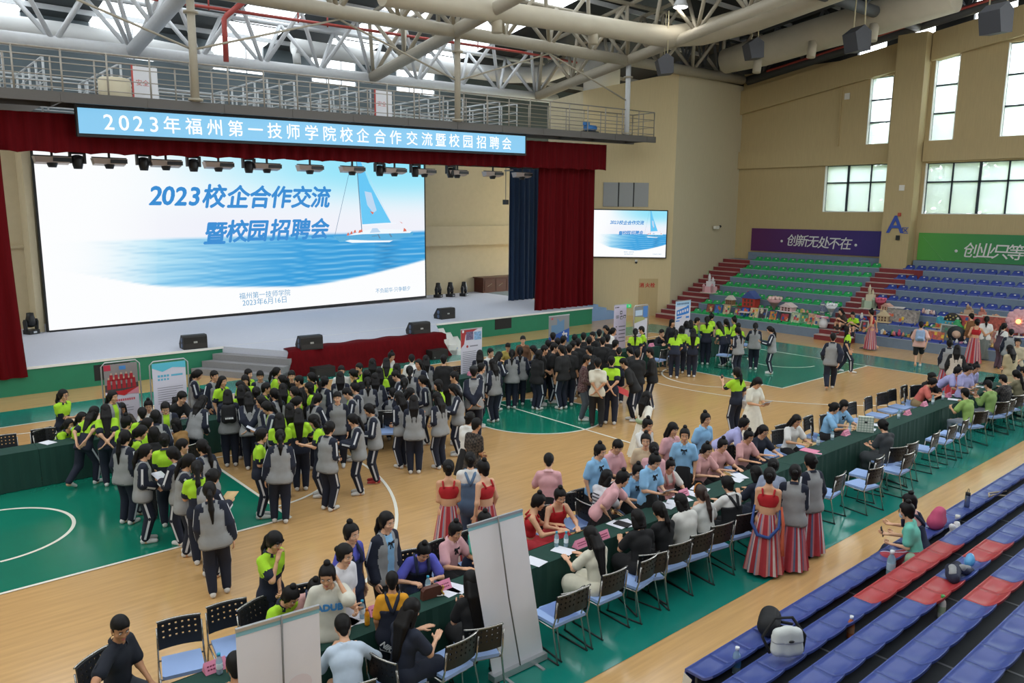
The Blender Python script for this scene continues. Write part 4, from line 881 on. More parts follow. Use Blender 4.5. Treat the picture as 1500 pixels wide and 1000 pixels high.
def arm_p(J, sd, o, frac=2.0, loose=0):
    S, E, Wr = J['sh'+sd], J['el'+sd], J['wr'+sd]; L = []
    if frac <= 1: L.append(cap(S, S+(E-S)*frac, .050+o, .043+o+loose))
    else: L += [cap(S, E, .048+o, .040+o+loose), cap(E, E+(Wr-E)*(frac-1), .039+o+loose, (.027+o+loose*.7) if frac >= 2 else .034+o+loose)]
    return L
def leg_p(J, sd, o, frac=2.0, ra=0):
    Hp, K, An = J['hip'+sd], J['kn'+sd], J['an'+sd]; L = []
    if frac <= 1: L.append(cap(Hp, Hp+(K-Hp)*frac, .082+o, .066+o))
    else: L += [cap(Hp, K, .082+o, .056+o+ra*.5), cap(K, K+(An-K)*(frac-1), .054+o+ra*.6, (.036+o+ra) if frac >= 2 else .045+o)]
    return L
BODY = {}
def body_mesh(pn):
    if pn in BODY: return BODY[pn]
    J = skel(pn); n = NM()
    P = torso_p(J, -.004); HR = J['HR']; hd = J['head']
    P.append(cap(J['neck']-J['up']*.05, hd+HR @ A_(0, -.005, -.06), .050, .047))
    for sd in 'LR':
        P += arm_p(J, sd, -.004)+leg_p(J, sd, -.006); a = J['an'+sd]; P += [cap(a+A_(0, -.02, -.04), a+A_(0, .10, -.06), .036, .03), cap(a, a+A_(0, .02, -.05), .036, .034)]
    F, lo, h = field(P, .020, .035); n.add(*nets(F, lo, h), 0)
    for V, m0 in ((np.concatenate(HEAD.V), 0),): n.add(V @ HR.T+hd, HEAD.Q, HEAD.M)
    for sd, s in (('L', -1), ('R', 1)):
        d = nrm(J['wr'+sd]-J['el'+sd]); pal = {'up': A_(0, -.2, 1), 'down': A_(0, 0, -1)}.get(J['palm'], A_(-s, .1, 0)); z = -pal; z = nrm(z-d*(z@d)); x = np.cross(d, z)
        V, Q = HANDS[J['hand']]; M = np.stack([x*s, d, z], 1); V2 = V*A_(1, 1, 1) @ M.T+J['wr'+sd]+d*.028; Q2 = Q if s > 0 else Q[:, ::-1]; n.add(V2, Q2, 0)
    BODY[pn] = n.mesh('person_body', 4); return BODY[pn]
# ---------------------------------------------------------------- clothes
def sdist(P, pr):
    a, b, ra, rb, f, k = pr; d = b-a; t = np.clip(((P-a)@d)/(d@d+1e-9), 0, 1); r = P-a-t[:, None]*d
    if f is not None: r = r+np.outer((r@f)*(k-1), f)
    return np.linalg.norm(r, axis=1)-(ra+t*(rb-ra)), t
def ribbon(n, prims, a, b, outd, w, m, cnt=14, r0=.22):
    ax = nrm(b-a); o = nrm(outd-ax*(outd@ax)); tg = np.cross(ax, o); pts = []
    for i in range(cnt+1):
        c = a+(b-a)*(i/cnt)
        for s in (-1, 1):
            r = r0*.6
            for _ in range(14):
                p = (c+o*r+tg*s*w/2)[None]; dd = min(sdist(p, q)[0][0] for q in prims); r -= dd*.9
                if abs(dd) < .001: break
            pts.append(c+o*(r+.006)+tg*s*w/2)
    n.add(np.array(pts), [[2*i, 2*i+1, 2*i+3, 2*i+2] for i in range(cnt)], m)
CLO = {}
def clothes(kind, pn):
    """a garment of a kind for a pose: (mesh, number of material slots)"""
    key = (kind, pn)
    if key in CLO: return CLO[key]
    J = skel(pn); up, P, fw, rt = J['up'], J['P'], J['fw'], J['rt']; n = NM(); hh = .019; ns = 1
    hole = [cap(J['neck']+up*.01+fw*.012, J['neck']+up*.16+fw*.03, .060, .085)]
    sg = lambda sd: -1 if sd == 'L' else 1
    seated = POSES[pn].get('seat')
    if kind in ('polo', 'tee', 'blouse', 'loosetee'):
        o = .016 if kind != 'loosetee' else .026; T = torso_p(J, o, .012 if kind != 'loosetee' else .03, 0 if seated else .06); ar = [q for sd in 'LR' for q in arm_p(J, sd, o, .72 if kind != 'loosetee' else .9, .014)]
        V, Q = nets(*field(T+ar, hh, .03, holes=hole, clips=[(P-up*(.10 if not seated else .04), up)])); c = V[Q].mean(1)
        if kind == 'polo':
            s = (c-P)@up; m = np.where(s > .235, 0, 1); da = np.full(len(c), 9.); tt = np.zeros(len(c))
            for q in ar: d, t = sdist(c, q); tt = np.where(d < da, t, tt); da = np.minimum(da, d)
            dt = np.min([sdist(c, q)[0] for q in T], 0); arm = da < dt-.004; m = np.where(arm, np.where(tt > .74, 1, 0), m); n.add(V, Q, m); ns = 2
            for sd in 'LR': ribbon(n, T+ar, J['sh'+sd]+(J['el'+sd]-J['sh'+sd])*.5, J['sh'+sd]+(J['el'+sd]-J['sh'+sd])*.72, rt*sg(sd), .02, 0, 3)
        else: n.add(V, Q, 0)
        if kind in ('polo', 'blouse'):      # collar
            mb = MB(); pts = []
            for i in range(15):
                a = PI*.5+PI*.12+(2*PI-PI*.24)*i/14; b_ = J['neck']+up*.005+rt*math.cos(a)*.066+fw*math.sin(a)*.062-up*.02*math.sin(a); pts.append(b_)
            k = len(pts); vs = [p+up*.025 for p in pts]+[p+nrm(p-J['neck'])*.03-up*.018 for p in pts]; n.add(np.array(vs), [[i, i+1, k+i+1, k+i] for i in range(k-1)], 1); ns = 2
    elif kind in ('jacket', 'shirt', 'openjacket'):
        o, lo_ = (.026, .035) if kind != 'shirt' else (.016, .014); T = torso_p(J, o, lo_, 0 if seated else .07); ar = [q for sd in 'LR' for q in arm_p(J, sd, o*.8, 1.92, .018 if kind != 'shirt' else .008)]
        V, Q = nets(*field(T+ar, hh, .03, holes=hole, clips=[(P-up*(.13 if not seated else .05), up)])); c = V[Q].mean(1)
        if kind == 'shirt': n.add(V, Q, 0); ns = 1
        else:
            da = np.min([sdist(c, q)[0] for q in ar], 0); dt = np.min([sdist(c, q)[0] for q in T], 0); sh = ((c-J['sc'])@up > -.035) & (abs((c-J['sc'])@rt) > .105)
            m = np.where((da < dt-.008) | sh, 1, 0)
            if kind == 'openjacket': x = (c-P)@rt; m = np.where((abs(x) < .055) & ((c-P)@fw > 0) & (m == 0), 3, m)
            s = (c-P)@up; m = np.where((s < -.10) & (m == 0), 4, m)
            n.add(V, Q, m); ns = 5
            for sd in 'LR': a, b, e = J['sh'+sd], J['el'+sd], J['wr'+sd]; od = rt*sg(sd)*.8-fw*.15+up*.25; ribbon(n, T+ar, a+(b-a)*.0, b, od, .034, 2); ribbon(n, T+ar, b, b+(e-b)*.85, rt*sg(sd)-fw*.2, .034, 2)
            mb = MB(); pts = []
            for i in range(13):
                a = PI*.5+PI*.1+(2*PI-PI*.2)*i/12; pts.append(J['neck']-up*.004+rt*math.cos(a)*.07+fw*math.sin(a)*.066-up*.02*math.sin(a))
            k = 13; n.add(np.array([p+up*.032 for p in pts]+[p+nrm(p-J['neck'])*.022-up*.012 for p in pts]), [[i, i+1, k+i+1, k+i] for i in range(k-1)], 1)
    elif kind in ('pants', 'track', 'shorts', 'jeans'):
        fr = {'shorts': .78}.get(kind, 1.97); o = .018; ra = .022 if kind in ('track', 'pants') else .012
        T = [q for sd in 'LR' for q in leg_p(J, sd, o, fr, ra)]+[cap(P-rt*.07, P+rt*.07, .112+.006, f=fw, k=1.12), cap(P, P+up*.10, .128, .124, fw, 1.28)]
        V, Q = nets(*field(T, hh, .03, clips=[(P+up*.085, -up)])); n.add(V, Q, 0); ns = 2
        if kind == 'track':
            for sd in 'LR': h_, k_, a_ = J['hip'+sd], J['kn'+sd], J['an'+sd]; od = A_(sg(sd), -.1, .0); ribbon(n, T, h_+(k_-h_)*.08, k_, od, .034, 1); ribbon(n, T, k_, k_+(a_-k_)*.96, od, .034, 1)
    elif kind in ('skirt', 'longskirt', 'dressskirt', 'gown'):
        mb = MB(); seg = 96 if kind == 'longskirt' else 48; zb = {'skirt': .44, 'longskirt': .06, 'dressskirt': .22, 'gown': .03}[kind]; fl = {'skirt': .24, 'longskirt': .25, 'dressskirt': .30, 'gown': .36}[kind]
        if not seated:
            rows = 10; top = P+up*.12; V = []
            for j in range(rows+1):
                t = j/rows
                for i in range(seg):
                    a = 2*PI*i/seg; r = .118+(fl-.118)*t**.8; wv = 1+.10*t*math.sin(a*12+math.sin(a*3)); c = top*(1-t)+A_(P[0], P[1]*.5, zb)*t
                    V.append(c+A_(math.cos(a)*r*wv*1.12, math.sin(a)*r*wv*.95, 0))
            Q = [[j*seg+(i+1) % seg, j*seg+i, (j+1)*seg+i, (j+1)*seg+(i+1) % seg] for j in range(rows) for i in range(seg)]
            Mi = [(0, 0, 1, 0, 3, 2, 0, 1, 0, 0, 2, 3)[(i//2+i//24) % 12] if kind == 'longskirt' else 0 for j in range(rows) for i in range(seg)]; n.add(np.array(V), Q, Mi)
        else:
            T = [q for sd in 'LR' for q in leg_p(J, sd, .035, 1.45 if kind == 'skirt' else 1.8, .05)]+[cap(P-rt*.07, P+rt*.07, .125, f=fw, k=1.1), cap(P, P+up*.12, .13, .122, fw, 1.28), cap(J['knL'], J['knR'], .07), cap((J['knL']+J['anL'])/2, (J['knR']+J['anR'])/2, .08)]
            V, Q = nets(*field(T, hh, .06, clips=[(P+up*.11, -up)])); c = V[Q].mean(1); a = (c[:, 0]*34).astype(int) % 6
            n.add(V, Q, np.array([0, 1, 0, 2, 0, 3])[a] if kind == 'longskirt' else 0)
        ns = 4
    elif kind == 'tube':        # strappy top leaving the shoulders bare
        T = torso_p(J, .010); V, Q = nets(*field(T, hh, .03, clips=[(J['chest']+up*.075, -up), (P+up*(.22 if not seated else .14), up)])); n.add(V, Q, 0); ns = 1
        for s in (-1, 1):
            a = [J['chest']+rt*s*.085+fw*.11+up*.06, J['sc']+rt*s*.09+up*.035+fw*.02, J['sc']+rt*s*.09+up*.03-fw*.05, J['chest']+rt*s*.075-fw*.105+up*.06]; mb = MB(); mb.tube(a, .016, 6); n.add_mb(mb)
    elif kind == 'bib':         # dungarees: bib and straps over a shirt
        T = torso_p(J, .040, .024, .04)+[q for sd in 'LR' for q in leg_p(J, sd, .022, 1.0 if pn in ('write', 'sit') else 1.97, .02)]
        V, Q = nets(*field(T, hh, .03, clips=[(J['chest']+up*.0, -up)])); c = V[Q].mean(1); n.add(V, Q, 0); ns = 1
        for s in (-1, 1):
            a = [J['chest']+rt*s*.07+fw*.145-up*.02, J['chest']+rt*s*.08+fw*.135+up*.08, J['sc']+rt*s*.085+up*.075+fw*.02, J['sc']+rt*s*.07+up*.03-fw*.08, J['chest']+rt*s*.02-fw*.135+up*.02, J['chest']-rt*s*.01-fw*.13-up*.03]; mb = MB(); mb.tube(a, .024, 6); n.add_mb(mb)
    elif kind == 'shawl':
        T = torso_p(J, .036, .02)+[q for sd in 'LR' for q in arm_p(J, sd, .03, 1.2, .02)]; V, Q = nets(*field(T, hh, .05, holes=hole, clips=[(P+up*.02, up)])); n.add(V, Q, 0)
    CLO[key] = (n.mesh(kind, 5), ns); return CLO[key]
HAI = {}
def hair_mesh(kind, pn):
    key = (kind, pn)
    if key in HAI: return HAI[key]
    J = skel(pn); HR, hd = J['HR'], J['head']; W = lambda x, y, z: HR @ A_(x, y, z)+hd; n = NM(); g = A_(0, 0, -1); back = -HR[:, 1]*1.0
    cap_ = [cap(W(0, -.016, .040), W(0, -.010, .040), .106, f=HR[:, 0], k=1.16)]
    if kind in ('short', 'crop'):
        cap_ = [cap(W(0, -.014, .046), W(0, -.008, .046), .103 if kind == 'short' else .099, f=HR[:, 0], k=1.18), cap(W(0, -.05, -.01), W(0, -.055, -.05), .062, .045)]
    else: cap_ += [cap(W(0, -.04, 0), W(0, -.05, -.06), .078, .055), cap(W(-.068, .0, .02), W(-.066, .012, -.05), .024, .014), cap(W(.068, .0, .02), W(.066, .012, -.05), .024, .014)]
    F, lo, h = field(cap_, .0125, .02)
    ax = [lo[i]+h*np.arange(F.shape[i]) for i in range(3)]; X, Y, Z = np.meshgrid(*ax, indexing='ij'); R = np.stack([X-hd[0], Y-hd[1], Z-hd[2]], -1) @ HR
    hl = .062 if kind in ('short', 'crop', 'bangs') else .078
    if kind in ('fringe', 'bangs', 'longbangs', 'bob'): hl = .046
    face = np.maximum.reduce([R[..., 2]-hl+.55*abs(R[..., 0])*(R[..., 0]**2 > -1)*.5, .012-R[..., 1]+0*R[..., 0], abs(R[..., 0])-.064])
    F = np.maximum(F, -face); V, Q = nets(F, lo, h); n.add(V, Q, 0)
    S = []
    if kind in ('pony', 'longpony', 'fringe'):
        b = W(0, -.11, .035); L = .30 if kind != 'longpony' else .44; e = b+back*.035+g*.06; e2 = J['neck']-J['fw']*.135-J['up']*(L-.17); S = [cap(b, e, .026, .034), cap(e, (e+e2)/2-J['fw']*.012, .036, .038), cap((e+e2)/2-J['fw']*.012, e2, .038, .014)]
    elif kind in ('long', 'longbangs', 'verylong'):
        L = {'verylong': .36}.get(kind, .24); e2 = J['neck']-J['fw']*.118-J['up']*L
        for x, sh_ in ((-.048, .02), (0, -.03), (.046, .0)): m = J['neck']-J['fw']*.088+J['rt']*x*1.2+J['up']*.02; S += [cap(W(x*.9, -.066, .0), m, .048, .042), cap(m, e2+J['rt']*x*.75+J['up']*sh_, .040, .012)]
        for x in (-.075, .075): S.append(cap(W(x, -.005, .0), J['neck']+J['rt']*x*1.25-J['fw']*.03-J['up']*.06, .026, .022))
    elif kind == 'bob':
        for x in (-.07, -.035, 0, .035, .07): S.append(cap(W(x, -.045+.3*abs(x), .01), W(x*1.05, -.05+.3*abs(x), -.115), .042, .034))
        for x in (-.074, .074): S.append(cap(W(x, .015, .0), W(x, .022, -.095), .02, .018))
    elif kind == 'bun': S = [cap(W(0, -.045, .148), W(0, -.05, .150), .040)]
    elif kind == 'lowbun': S = [cap(W(0, -.115, .02), W(0, -.12, .02), .042)]
    if S: V, Q = nets(*field(S, .0145, .025)); n.add(V, Q, 0)
    if kind == 'bangs' or kind == 'longbangs' or kind == 'fringe':
        S = [cap(W(-.05, .075, .055), W(.05, .075, .055), .018), cap(W(-.055, .07, .045), W(-.06, .06, -.0), .012)]; V, Q = nets(*field(S, .0125, .02)); n.add(V, Q, 0)
    HAI[key] = n.mesh('hair', 1); return HAI[key]
def shoe_mesh():
    P = [cap((0, -.05, .045), (0, .02, .05), .045, .042, A_(1, 0, 0), 1.15), cap((0, .02, .045), (0, .14, .032), .044, .036, A_(1, 0, 0), 1.0), cap((0, -.045, .06), (0, -.035, .09), .042, .040, A_(1, 0, 0), 1.1)]
    V, Q = nets(*field(P, .013, .02, clips=[(A_(0, 0, .002), A_(0, 0, 1)), (A_(0, 0, .105), A_(0, 0, -1))])); c = V[Q].mean(1)
    n = NM(); n.add(V, Q, np.where(c[:, 2] < .024, 1, 0)); return n.mesh('shoe', 2)
SHOE = shoe_mesh()
SKIN = [mat('skin_tone_light', '#d9a887', .55), mat('skin_tone_mid', '#cf9c78', .55), mat('skin_tone_tan', '#b98560', .55)]
M_EYE = mat('eye_white', '#e9e4de', .4); M_IRIS = mat('iris_dark', '#1d1512', .4); M_LIP = mat('lip_pink', '#b3605a', .5)
M_HAIR = mat('black_hair', '#100d0d', .55, spec=.25, bump=.15, nscale=60); M_HAIRB = mat('brown_hair', '#2e1c14', .45, bump=.15, nscale=60)
def patterned(name, c1, c2, kind, scale):
    if name in MATS: return MATS[name]
    m = bpy.data.materials.new(name); m.use_nodes = True; nt = m.node_tree; b = nt.nodes['Principled BSDF']; b.inputs['Roughness'].default_value = .85
    tc = nt.nodes.new('ShaderNodeTexCoord'); mp = nt.nodes.new('ShaderNodeMapping'); mx = nt.nodes.new('ShaderNodeMix'); mx.data_type = 'RGBA'
    mx.inputs[6].default_value = lin(c1)+(1,); mx.inputs[7].default_value = lin(c2)+(1,); nt.links.new(tc.outputs['Object'], mp.inputs[0])
    t = nt.nodes.new('ShaderNodeTexWave' if kind == 'stripe' else 'ShaderNodeTexChecker'); t.inputs['Scale'].default_value = scale
    if kind == 'stripe': t.bands_direction = 'Z'; mp.inputs['Rotation'].default_value = (.15, 0, 0)
    else: mp.inputs['Rotation'].default_value = (.6, .5, .7 if kind == 'diamond' else .0)
    nt.links.new(mp.outputs[0], t.inputs['Vector']); nt.links.new(t.outputs['Fac'], mx.inputs[0]); nt.links.new(mx.outputs[2], b.inputs['Base Color']); MATS[name] = m; return m
PATT = {'#2c2722': ('#1f1b18', '#4a4038', 'diamond', 22), '#5a3638': ('#4a2a2e', '#6e5a58', 'check', 24), '#2b2a2c': ('#232224', '#45403c', 'check', 24), '#a9aaa8': ('#3a3b3e', '#c4c4c0', 'stripe', 14)}
def cm(h):
    if h in PATT: return patterned('cloth_'+h.strip('#'), *PATT[h])
    return mat('cloth_'+h.strip('#'), h, .85, noise=.05, nscale=14)
LIME, NAVY, GREY, BLK, WHT = '#a6d62a', '#161c2e', '#8f9090', '#141416', '#d9d8d4'
PINK, SKYB, LILAC, RED = '#d3a0a4', '#86b6dc', '#a6a5d2', '#b01a22'
# outfit code -> list of (garment, part name, colours)
TRK = ('track', 'trousers', (NAVY, '#c9ccd2')); BTR = ('pants', 'trousers', (BLK,))
def hanfu(top, a, b, c, d): return [('tube', 'top', (top,)), ('longskirt', 'skirt', (a, b, c, d))]
OUT = {
 'P': [('polo', 'polo_shirt', (LIME, NAVY)), TRK], 'J': [('jacket', 'track_jacket', (GREY, NAVY, '#cdd0d4', GREY, '#6f7175')), TRK],
 'JO': [('openjacket', 'track_jacket', (GREY, NAVY, '#cdd0d4', LIME, '#6f7175')), TRK], 'JB': [('openjacket', 'track_jacket', (GREY, NAVY, '#cdd0d4', SKYB, '#6f7175')), BTR],
 'JH': [('jacket', 'track_jacket', (GREY, NAVY, '#cdd0d4', GREY, '#6f7175')), ('longskirt', 'skirt', ('#a33440', '#c9c2c8', '#5f6c8c', '#b9707c'))],
 'K': [('loosetee', 'black_shirt', ('#1a1a1b',)), TRK], 'KJ': [('jacket', 'black_jacket', (BLK, BLK, '#2a2a2c', BLK, BLK)), TRK], 'B': [('loosetee', 'black_shirt', (BLK,)), BTR],
 'W': [('blouse', 'white_shirt', (WHT, WHT)), BTR], 'WS': [('blouse', 'white_shirt', ('#cfc9b6', '#cfc9b6')), BTR],
 'PK': [('blouse', 'pink_blouse', (PINK, '#dcb0b2')), ('skirt', 'skirt', (BLK,))], 'SB': [('blouse', 'blue_blouse', (SKYB, '#9ac4e4')), ('skirt', 'skirt', (BLK,))],
 'LI': [('blouse', 'lilac_shirt', (LILAC, '#b2b1da')), ('shorts', 'shorts', (BLK,))], 'HF': hanfu(RED, '#a8313a', '#c9b9b8', '#8a8ca0', '#c98a86'),
 'HR': [('tube', 'top', (RED,)), ('skirt', 'skirt', ('#b8323a',))], 'DR': [('tee', 'dress_top', ('#e0dccb',)), ('gown', 'dress_skirt', ('#e4dfd0',))], 'DW': [('tee', 'dress_top', ('#e2ddd0',)), ('dressskirt', 'dress_skirt', ('#ddd8ca',))],
 'PL': [('shirt', 'plaid_shirt', ('#5a3638',)), ('jeans', 'trousers', ('#4a5058',))], 'ST': [('shirt', 'black_suit_jacket', ('#15171f',)), ('skirt', 'skirt', ('#15171f',))],
 'BR': [('shirt', 'brown_jacket', ('#6a4a34',)), BTR], 'MU': [('shirt', 'mustard_blouse', ('#9a7442',)), BTR], 'YE': [('tee', 'yellow_shirt', ('#a8984e',)), BTR],
 'DD': [('tee', 'patterned_top', ('#2c2722',)), ('skirt', 'skirt', ('#2c2722',))], 'WK': [('blouse', 'white_shirt', (WHT, WHT)), ('skirt', 'skirt', ('#1c1c1e',))],
 'DG': [('loosetee', 'white_shirt', (WHT,)), ('bib', 'dungarees', ('#5d7896',))], 'VB': [('tee', 'violet_shirt', ('#5558b8',)), ('bib', 'dungarees', ('#1c2642',))], 'PB': [('tee', 'pink_shirt', ('#cc9c98',)), ('bib', 'dungarees', ('#1c2642',))], 'TB': [('tee', 'mint_shirt', ('#5cc0aa',)), ('bib', 'dungarees', ('#1c2642',))],
 'TE': [('loosetee', 'cream_shirt', ('#cfccbe',)), ('shorts', 'shorts', (BLK,))], 'WT': [('tee', 'white_shirt', ('#d6d4d8',)), ('shorts', 'shorts', (BLK,))],
 'YO': [('tee', 'yellow_shirt', ('#dd9a22',)), ('shorts', 'shorts', (NAVY,))], 'LS': [('shirt', 'pale_blue_shirt', ('#bfcddc',)), ('jeans', 'trousers', ('#1c2130',))], 'NP': [('polo', 'navy_polo_shirt', ('#151a26', '#151a26')), ('jeans', 'trousers', ('#3a4048',))],
 'CO': [('tee', 'coral_shirt', ('#cf6d62',)), ('skirt', 'skirt', ('#8f7a58',))], 'GR': [('tee', 'green_shirt', ('#8fae5c',)), ('jeans', 'trousers', ('#8d93a0',))], 'GS': [('shirt', 'green_shirt', ('#86a45c',)), ('jeans', 'trousers', ('#7d7f88',))], 'CH': [('shirt', 'checked_shirt', ('#2b2a2c',)), ('jeans', 'trousers', ('#2c2f36',))],
 'OL': [('shirt', 'olive_blouse', ('#7c765c',)), ('jeans', 'trousers', ('#33353a',))], 'CM': [('loosetee', 'beige_dress_top', ('#b9a986',)), ('dressskirt', 'beige_dress_skirt', ('#b9a986',))], 'GY': [('tee', 'dark_grey_dress_top', ('#3a3d40',)), ('skirt', 'dark_grey_skirt', ('#3a3d40',))],
 'BD': [('tee', 'black_dress_top', (BLK,)), ('skirt', 'black_skirt', (BLK,))], 'SS': [('tee', 'striped_top', ('#a9aaa8',)), ('dressskirt', 'striped_skirt', ('#a9aaa8',)), ('shawl', 'sailor_collar', ('#d4d2cb',))], 'CD': [('tee', 'cream_dress_top', ('#d9d4c0',)), ('dressskirt', 'cream_dress_skirt', ('#d9d4c0',))],
 'NV': [('tee', 'navy_top', ('#1b2233',)), ('skirt', 'skirt', ('#1b2233',))], 'GB': [('tee', 'grey_blue_shirt', ('#8a93a8',)), BTR], 'BC': [('shirt', 'brown_coat', ('#7a5230',)), ('jeans', 'jeans', ('#39506a',))], 'MA': [('tee', 'white_shirt', (WHT,)), ('bib', 'plum_dungarees', ('#54404c',))],
 'PS': [('loosetee', 'pink_shirt', ('#d8ab9e',)), ('shorts', 'shorts', (BLK,))], 'GD': [('tee', 'white_shirt', (WHT,)), ('longskirt', 'grey_dress', ('#6f7773',)*4)], 'RG': [('jacket', 'baseball_jacket', ('#c9bdae', BLK, BLK, '#c9bdae', BLK)), ('longskirt', 'skirt', ('#a33440', '#b2343c', '#a33440', '#b9707c'))], 'CS': [('loosetee', 'cream_smock', ('#c2b69c',)), ('dressskirt', 'navy_skirt', ('#20263a',))],
 'MT': [('tee', 'mint_shirt', ('#6cc4b0',)), ('longskirt', 'skirt', ('#9c3440', '#a5404a', '#c4c0d8', '#9c3440'))], 'PO': [('shawl', 'orange_robe_top', ('#cf8f7c',)), ('tee', 'robe', ('#cf8f7c',)), BTR], 'PR': [('blouse', 'pink_robe', ('#cf9c9a', '#cf9c9a')), BTR], 'WA': [('tee', 'white_shirt', ('#d6d3cc',)), ('bib', 'pink_apron_dress', ('#c08a86',))], 'WV': [('blouse', 'white_blouse', (WHT, WHT)), ('bib', 'black_pinafore', ('#17181c',))], 'WB': [('tee', 'white_blouse', ('#cfcfca',)), ('skirt', 'dark_skirt', ('#26302e',))], 'BS': [('tee', 'sheer_cream_blouse', ('#cdb99a',)), ('skirt', 'skirt', ('#c9b89c',))],
}
def bow(J): mb = MB(); c = J['neck']+J['fw']*.115-J['up']*.085; [mb.add([c, c+J['rt']*s*.055+J['up']*.025+J['fw']*.005, c+J['rt']*s*.055-J['up']*.03+J['fw']*.005, c+J['fw']*.02], [(0, 1, 2), (0, 3, 1), (0, 2, 3), (1, 3, 2)]) for s in (-1, 1)]; [mb.bar(c, c+J['rt']*s*.025-J['up']*.08+J['fw']*.012, .02, .01) for s in (-1, 1)]; return mb
def mask(J): mb = MB(); HR, hd = J['HR'], J['head']; M = Matrix([list(HR[i])+[hd[i]] for i in range(3)]+[[0, 0, 0, 1]]); mb.ball((0, .075, -.055), (.052, .034, .046), 10, 0, M); [mb.bar(M @ Vector((s*.045, .085, -.05)), M @ Vector((s*.078, .0, -.01)), .004) for s in (-1, 1)]; return mb
def specs(J):
    mb = MB(); HR, hd = J['HR'], J['head']; M = Matrix([list(HR[i])+[hd[i]] for i in range(3)]+[[0, 0, 0, 1]])
    for s in (-1, 1): mb.tube([M @ Vector((s*.031+.021*math.cos(a), .098, .01+.017*math.sin(a))) for a in np.linspace(0, 2*PI, 11)], .0022, 5); mb.bar(M @ Vector((s*.052, .097, .014)), M @ Vector((s*.08, .0, .01)), .004)
    mb.bar(M @ Vector((-.011, .1, .012)), M @ Vector((.011, .1, .012)), .004); return mb
def paper(J): mb = MB(); c = (J['wrL']+J['wrR'])/2+J['fw']*.09+A_(0, 0, .05); x = nrm(J['wrR']-J['wrL'])*.105; y = nrm(J['fw']*.8+A_(0, 0, .55))*.148; z = np.cross(x, y); z = nrm(z)*.002; q = [c-x-y, c+x-y, c+x+y, c-x+y]; mb.add([p-z for p in q]+[p+z for p in q], [(3,2,1,0),(4,5,6,7),(0,1,5,4),(1,2,6,5),(2,3,7,6),(3,0,4,7)]); return mb
def phone_mb(J): mb = MB(); c = J['wrR']+nrm(J['wrR']-J['elR'])*.10+A_(0, 0, .03); y = nrm(A_(0, .3, 1)); x = J['rt']; z = np.cross(x, y)*.004; x = x*.037; y = y*.076; q = [c-x-y, c+x-y, c+x+y, c-x+y]; mb.add([p-z for p in q]+[p+z for p in q], [(3,2,1,0),(4,5,6,7),(0,1,5,4),(1,2,6,5),(2,3,7,6),(3,0,4,7)]); return mb
def backpack(J):
    n = NM(); c = J['chest']-J['fw']*.20-J['up']*.02; P = [cap(c-J['rt']*.07-J['up']*.12, c-J['rt']*.07+J['up']*.13, .085, .075), cap(c+J['rt']*.07-J['up']*.12, c+J['rt']*.07+J['up']*.13, .085, .075)]; n.add(*nets(*field(P, .02, .06)), 0)
    P2 = [cap(c-J['fw']*.07-J['rt']*.05-J['up']*.09, c-J['fw']*.07+J['rt']*.05-J['up']*.09, .06)]; n.add(*nets(*field(P2, .02, .03)), 0)
    for s in (-1, 1): a = [c+J['rt']*s*.09+J['up']*.15, J['sc']+J['rt']*s*.10+J['up']*.075, J['sc']+J['rt']*s*.11+J['fw']*.10, J['chest']+J['rt']*s*.13+J['fw']*.10-J['up']*.08, c+J['rt']*s*.12-J['up']*.12]; mb = MB(); mb.tube(a, .018, 6); n.add_mb(mb)
    return n
EXTRA = {}
def extra(kind, pn):
    if (kind, pn) not in EXTRA:
        J = skel(pn); r = {'bow': bow, 'mask': mask, 'specs': specs, 'paper': paper, 'phone': phone_mb, 'pack': backpack}[kind](J)
        if isinstance(r, NM): me = r.mesh(kind, 1)
        else: n = NM(); n.add_mb(r, 0); me = n.mesh(kind, 1)
        EXTRA[(kind, pn)] = me
    return EXTRA[(kind, pn)]
def slots(o, mats):
    for i in range(len(o.material_slots)): o.material_slots[i].link = 'OBJECT'; o.material_slots[i].material = mats[min(i, len(mats)-1)]
NPEOPLE = 0
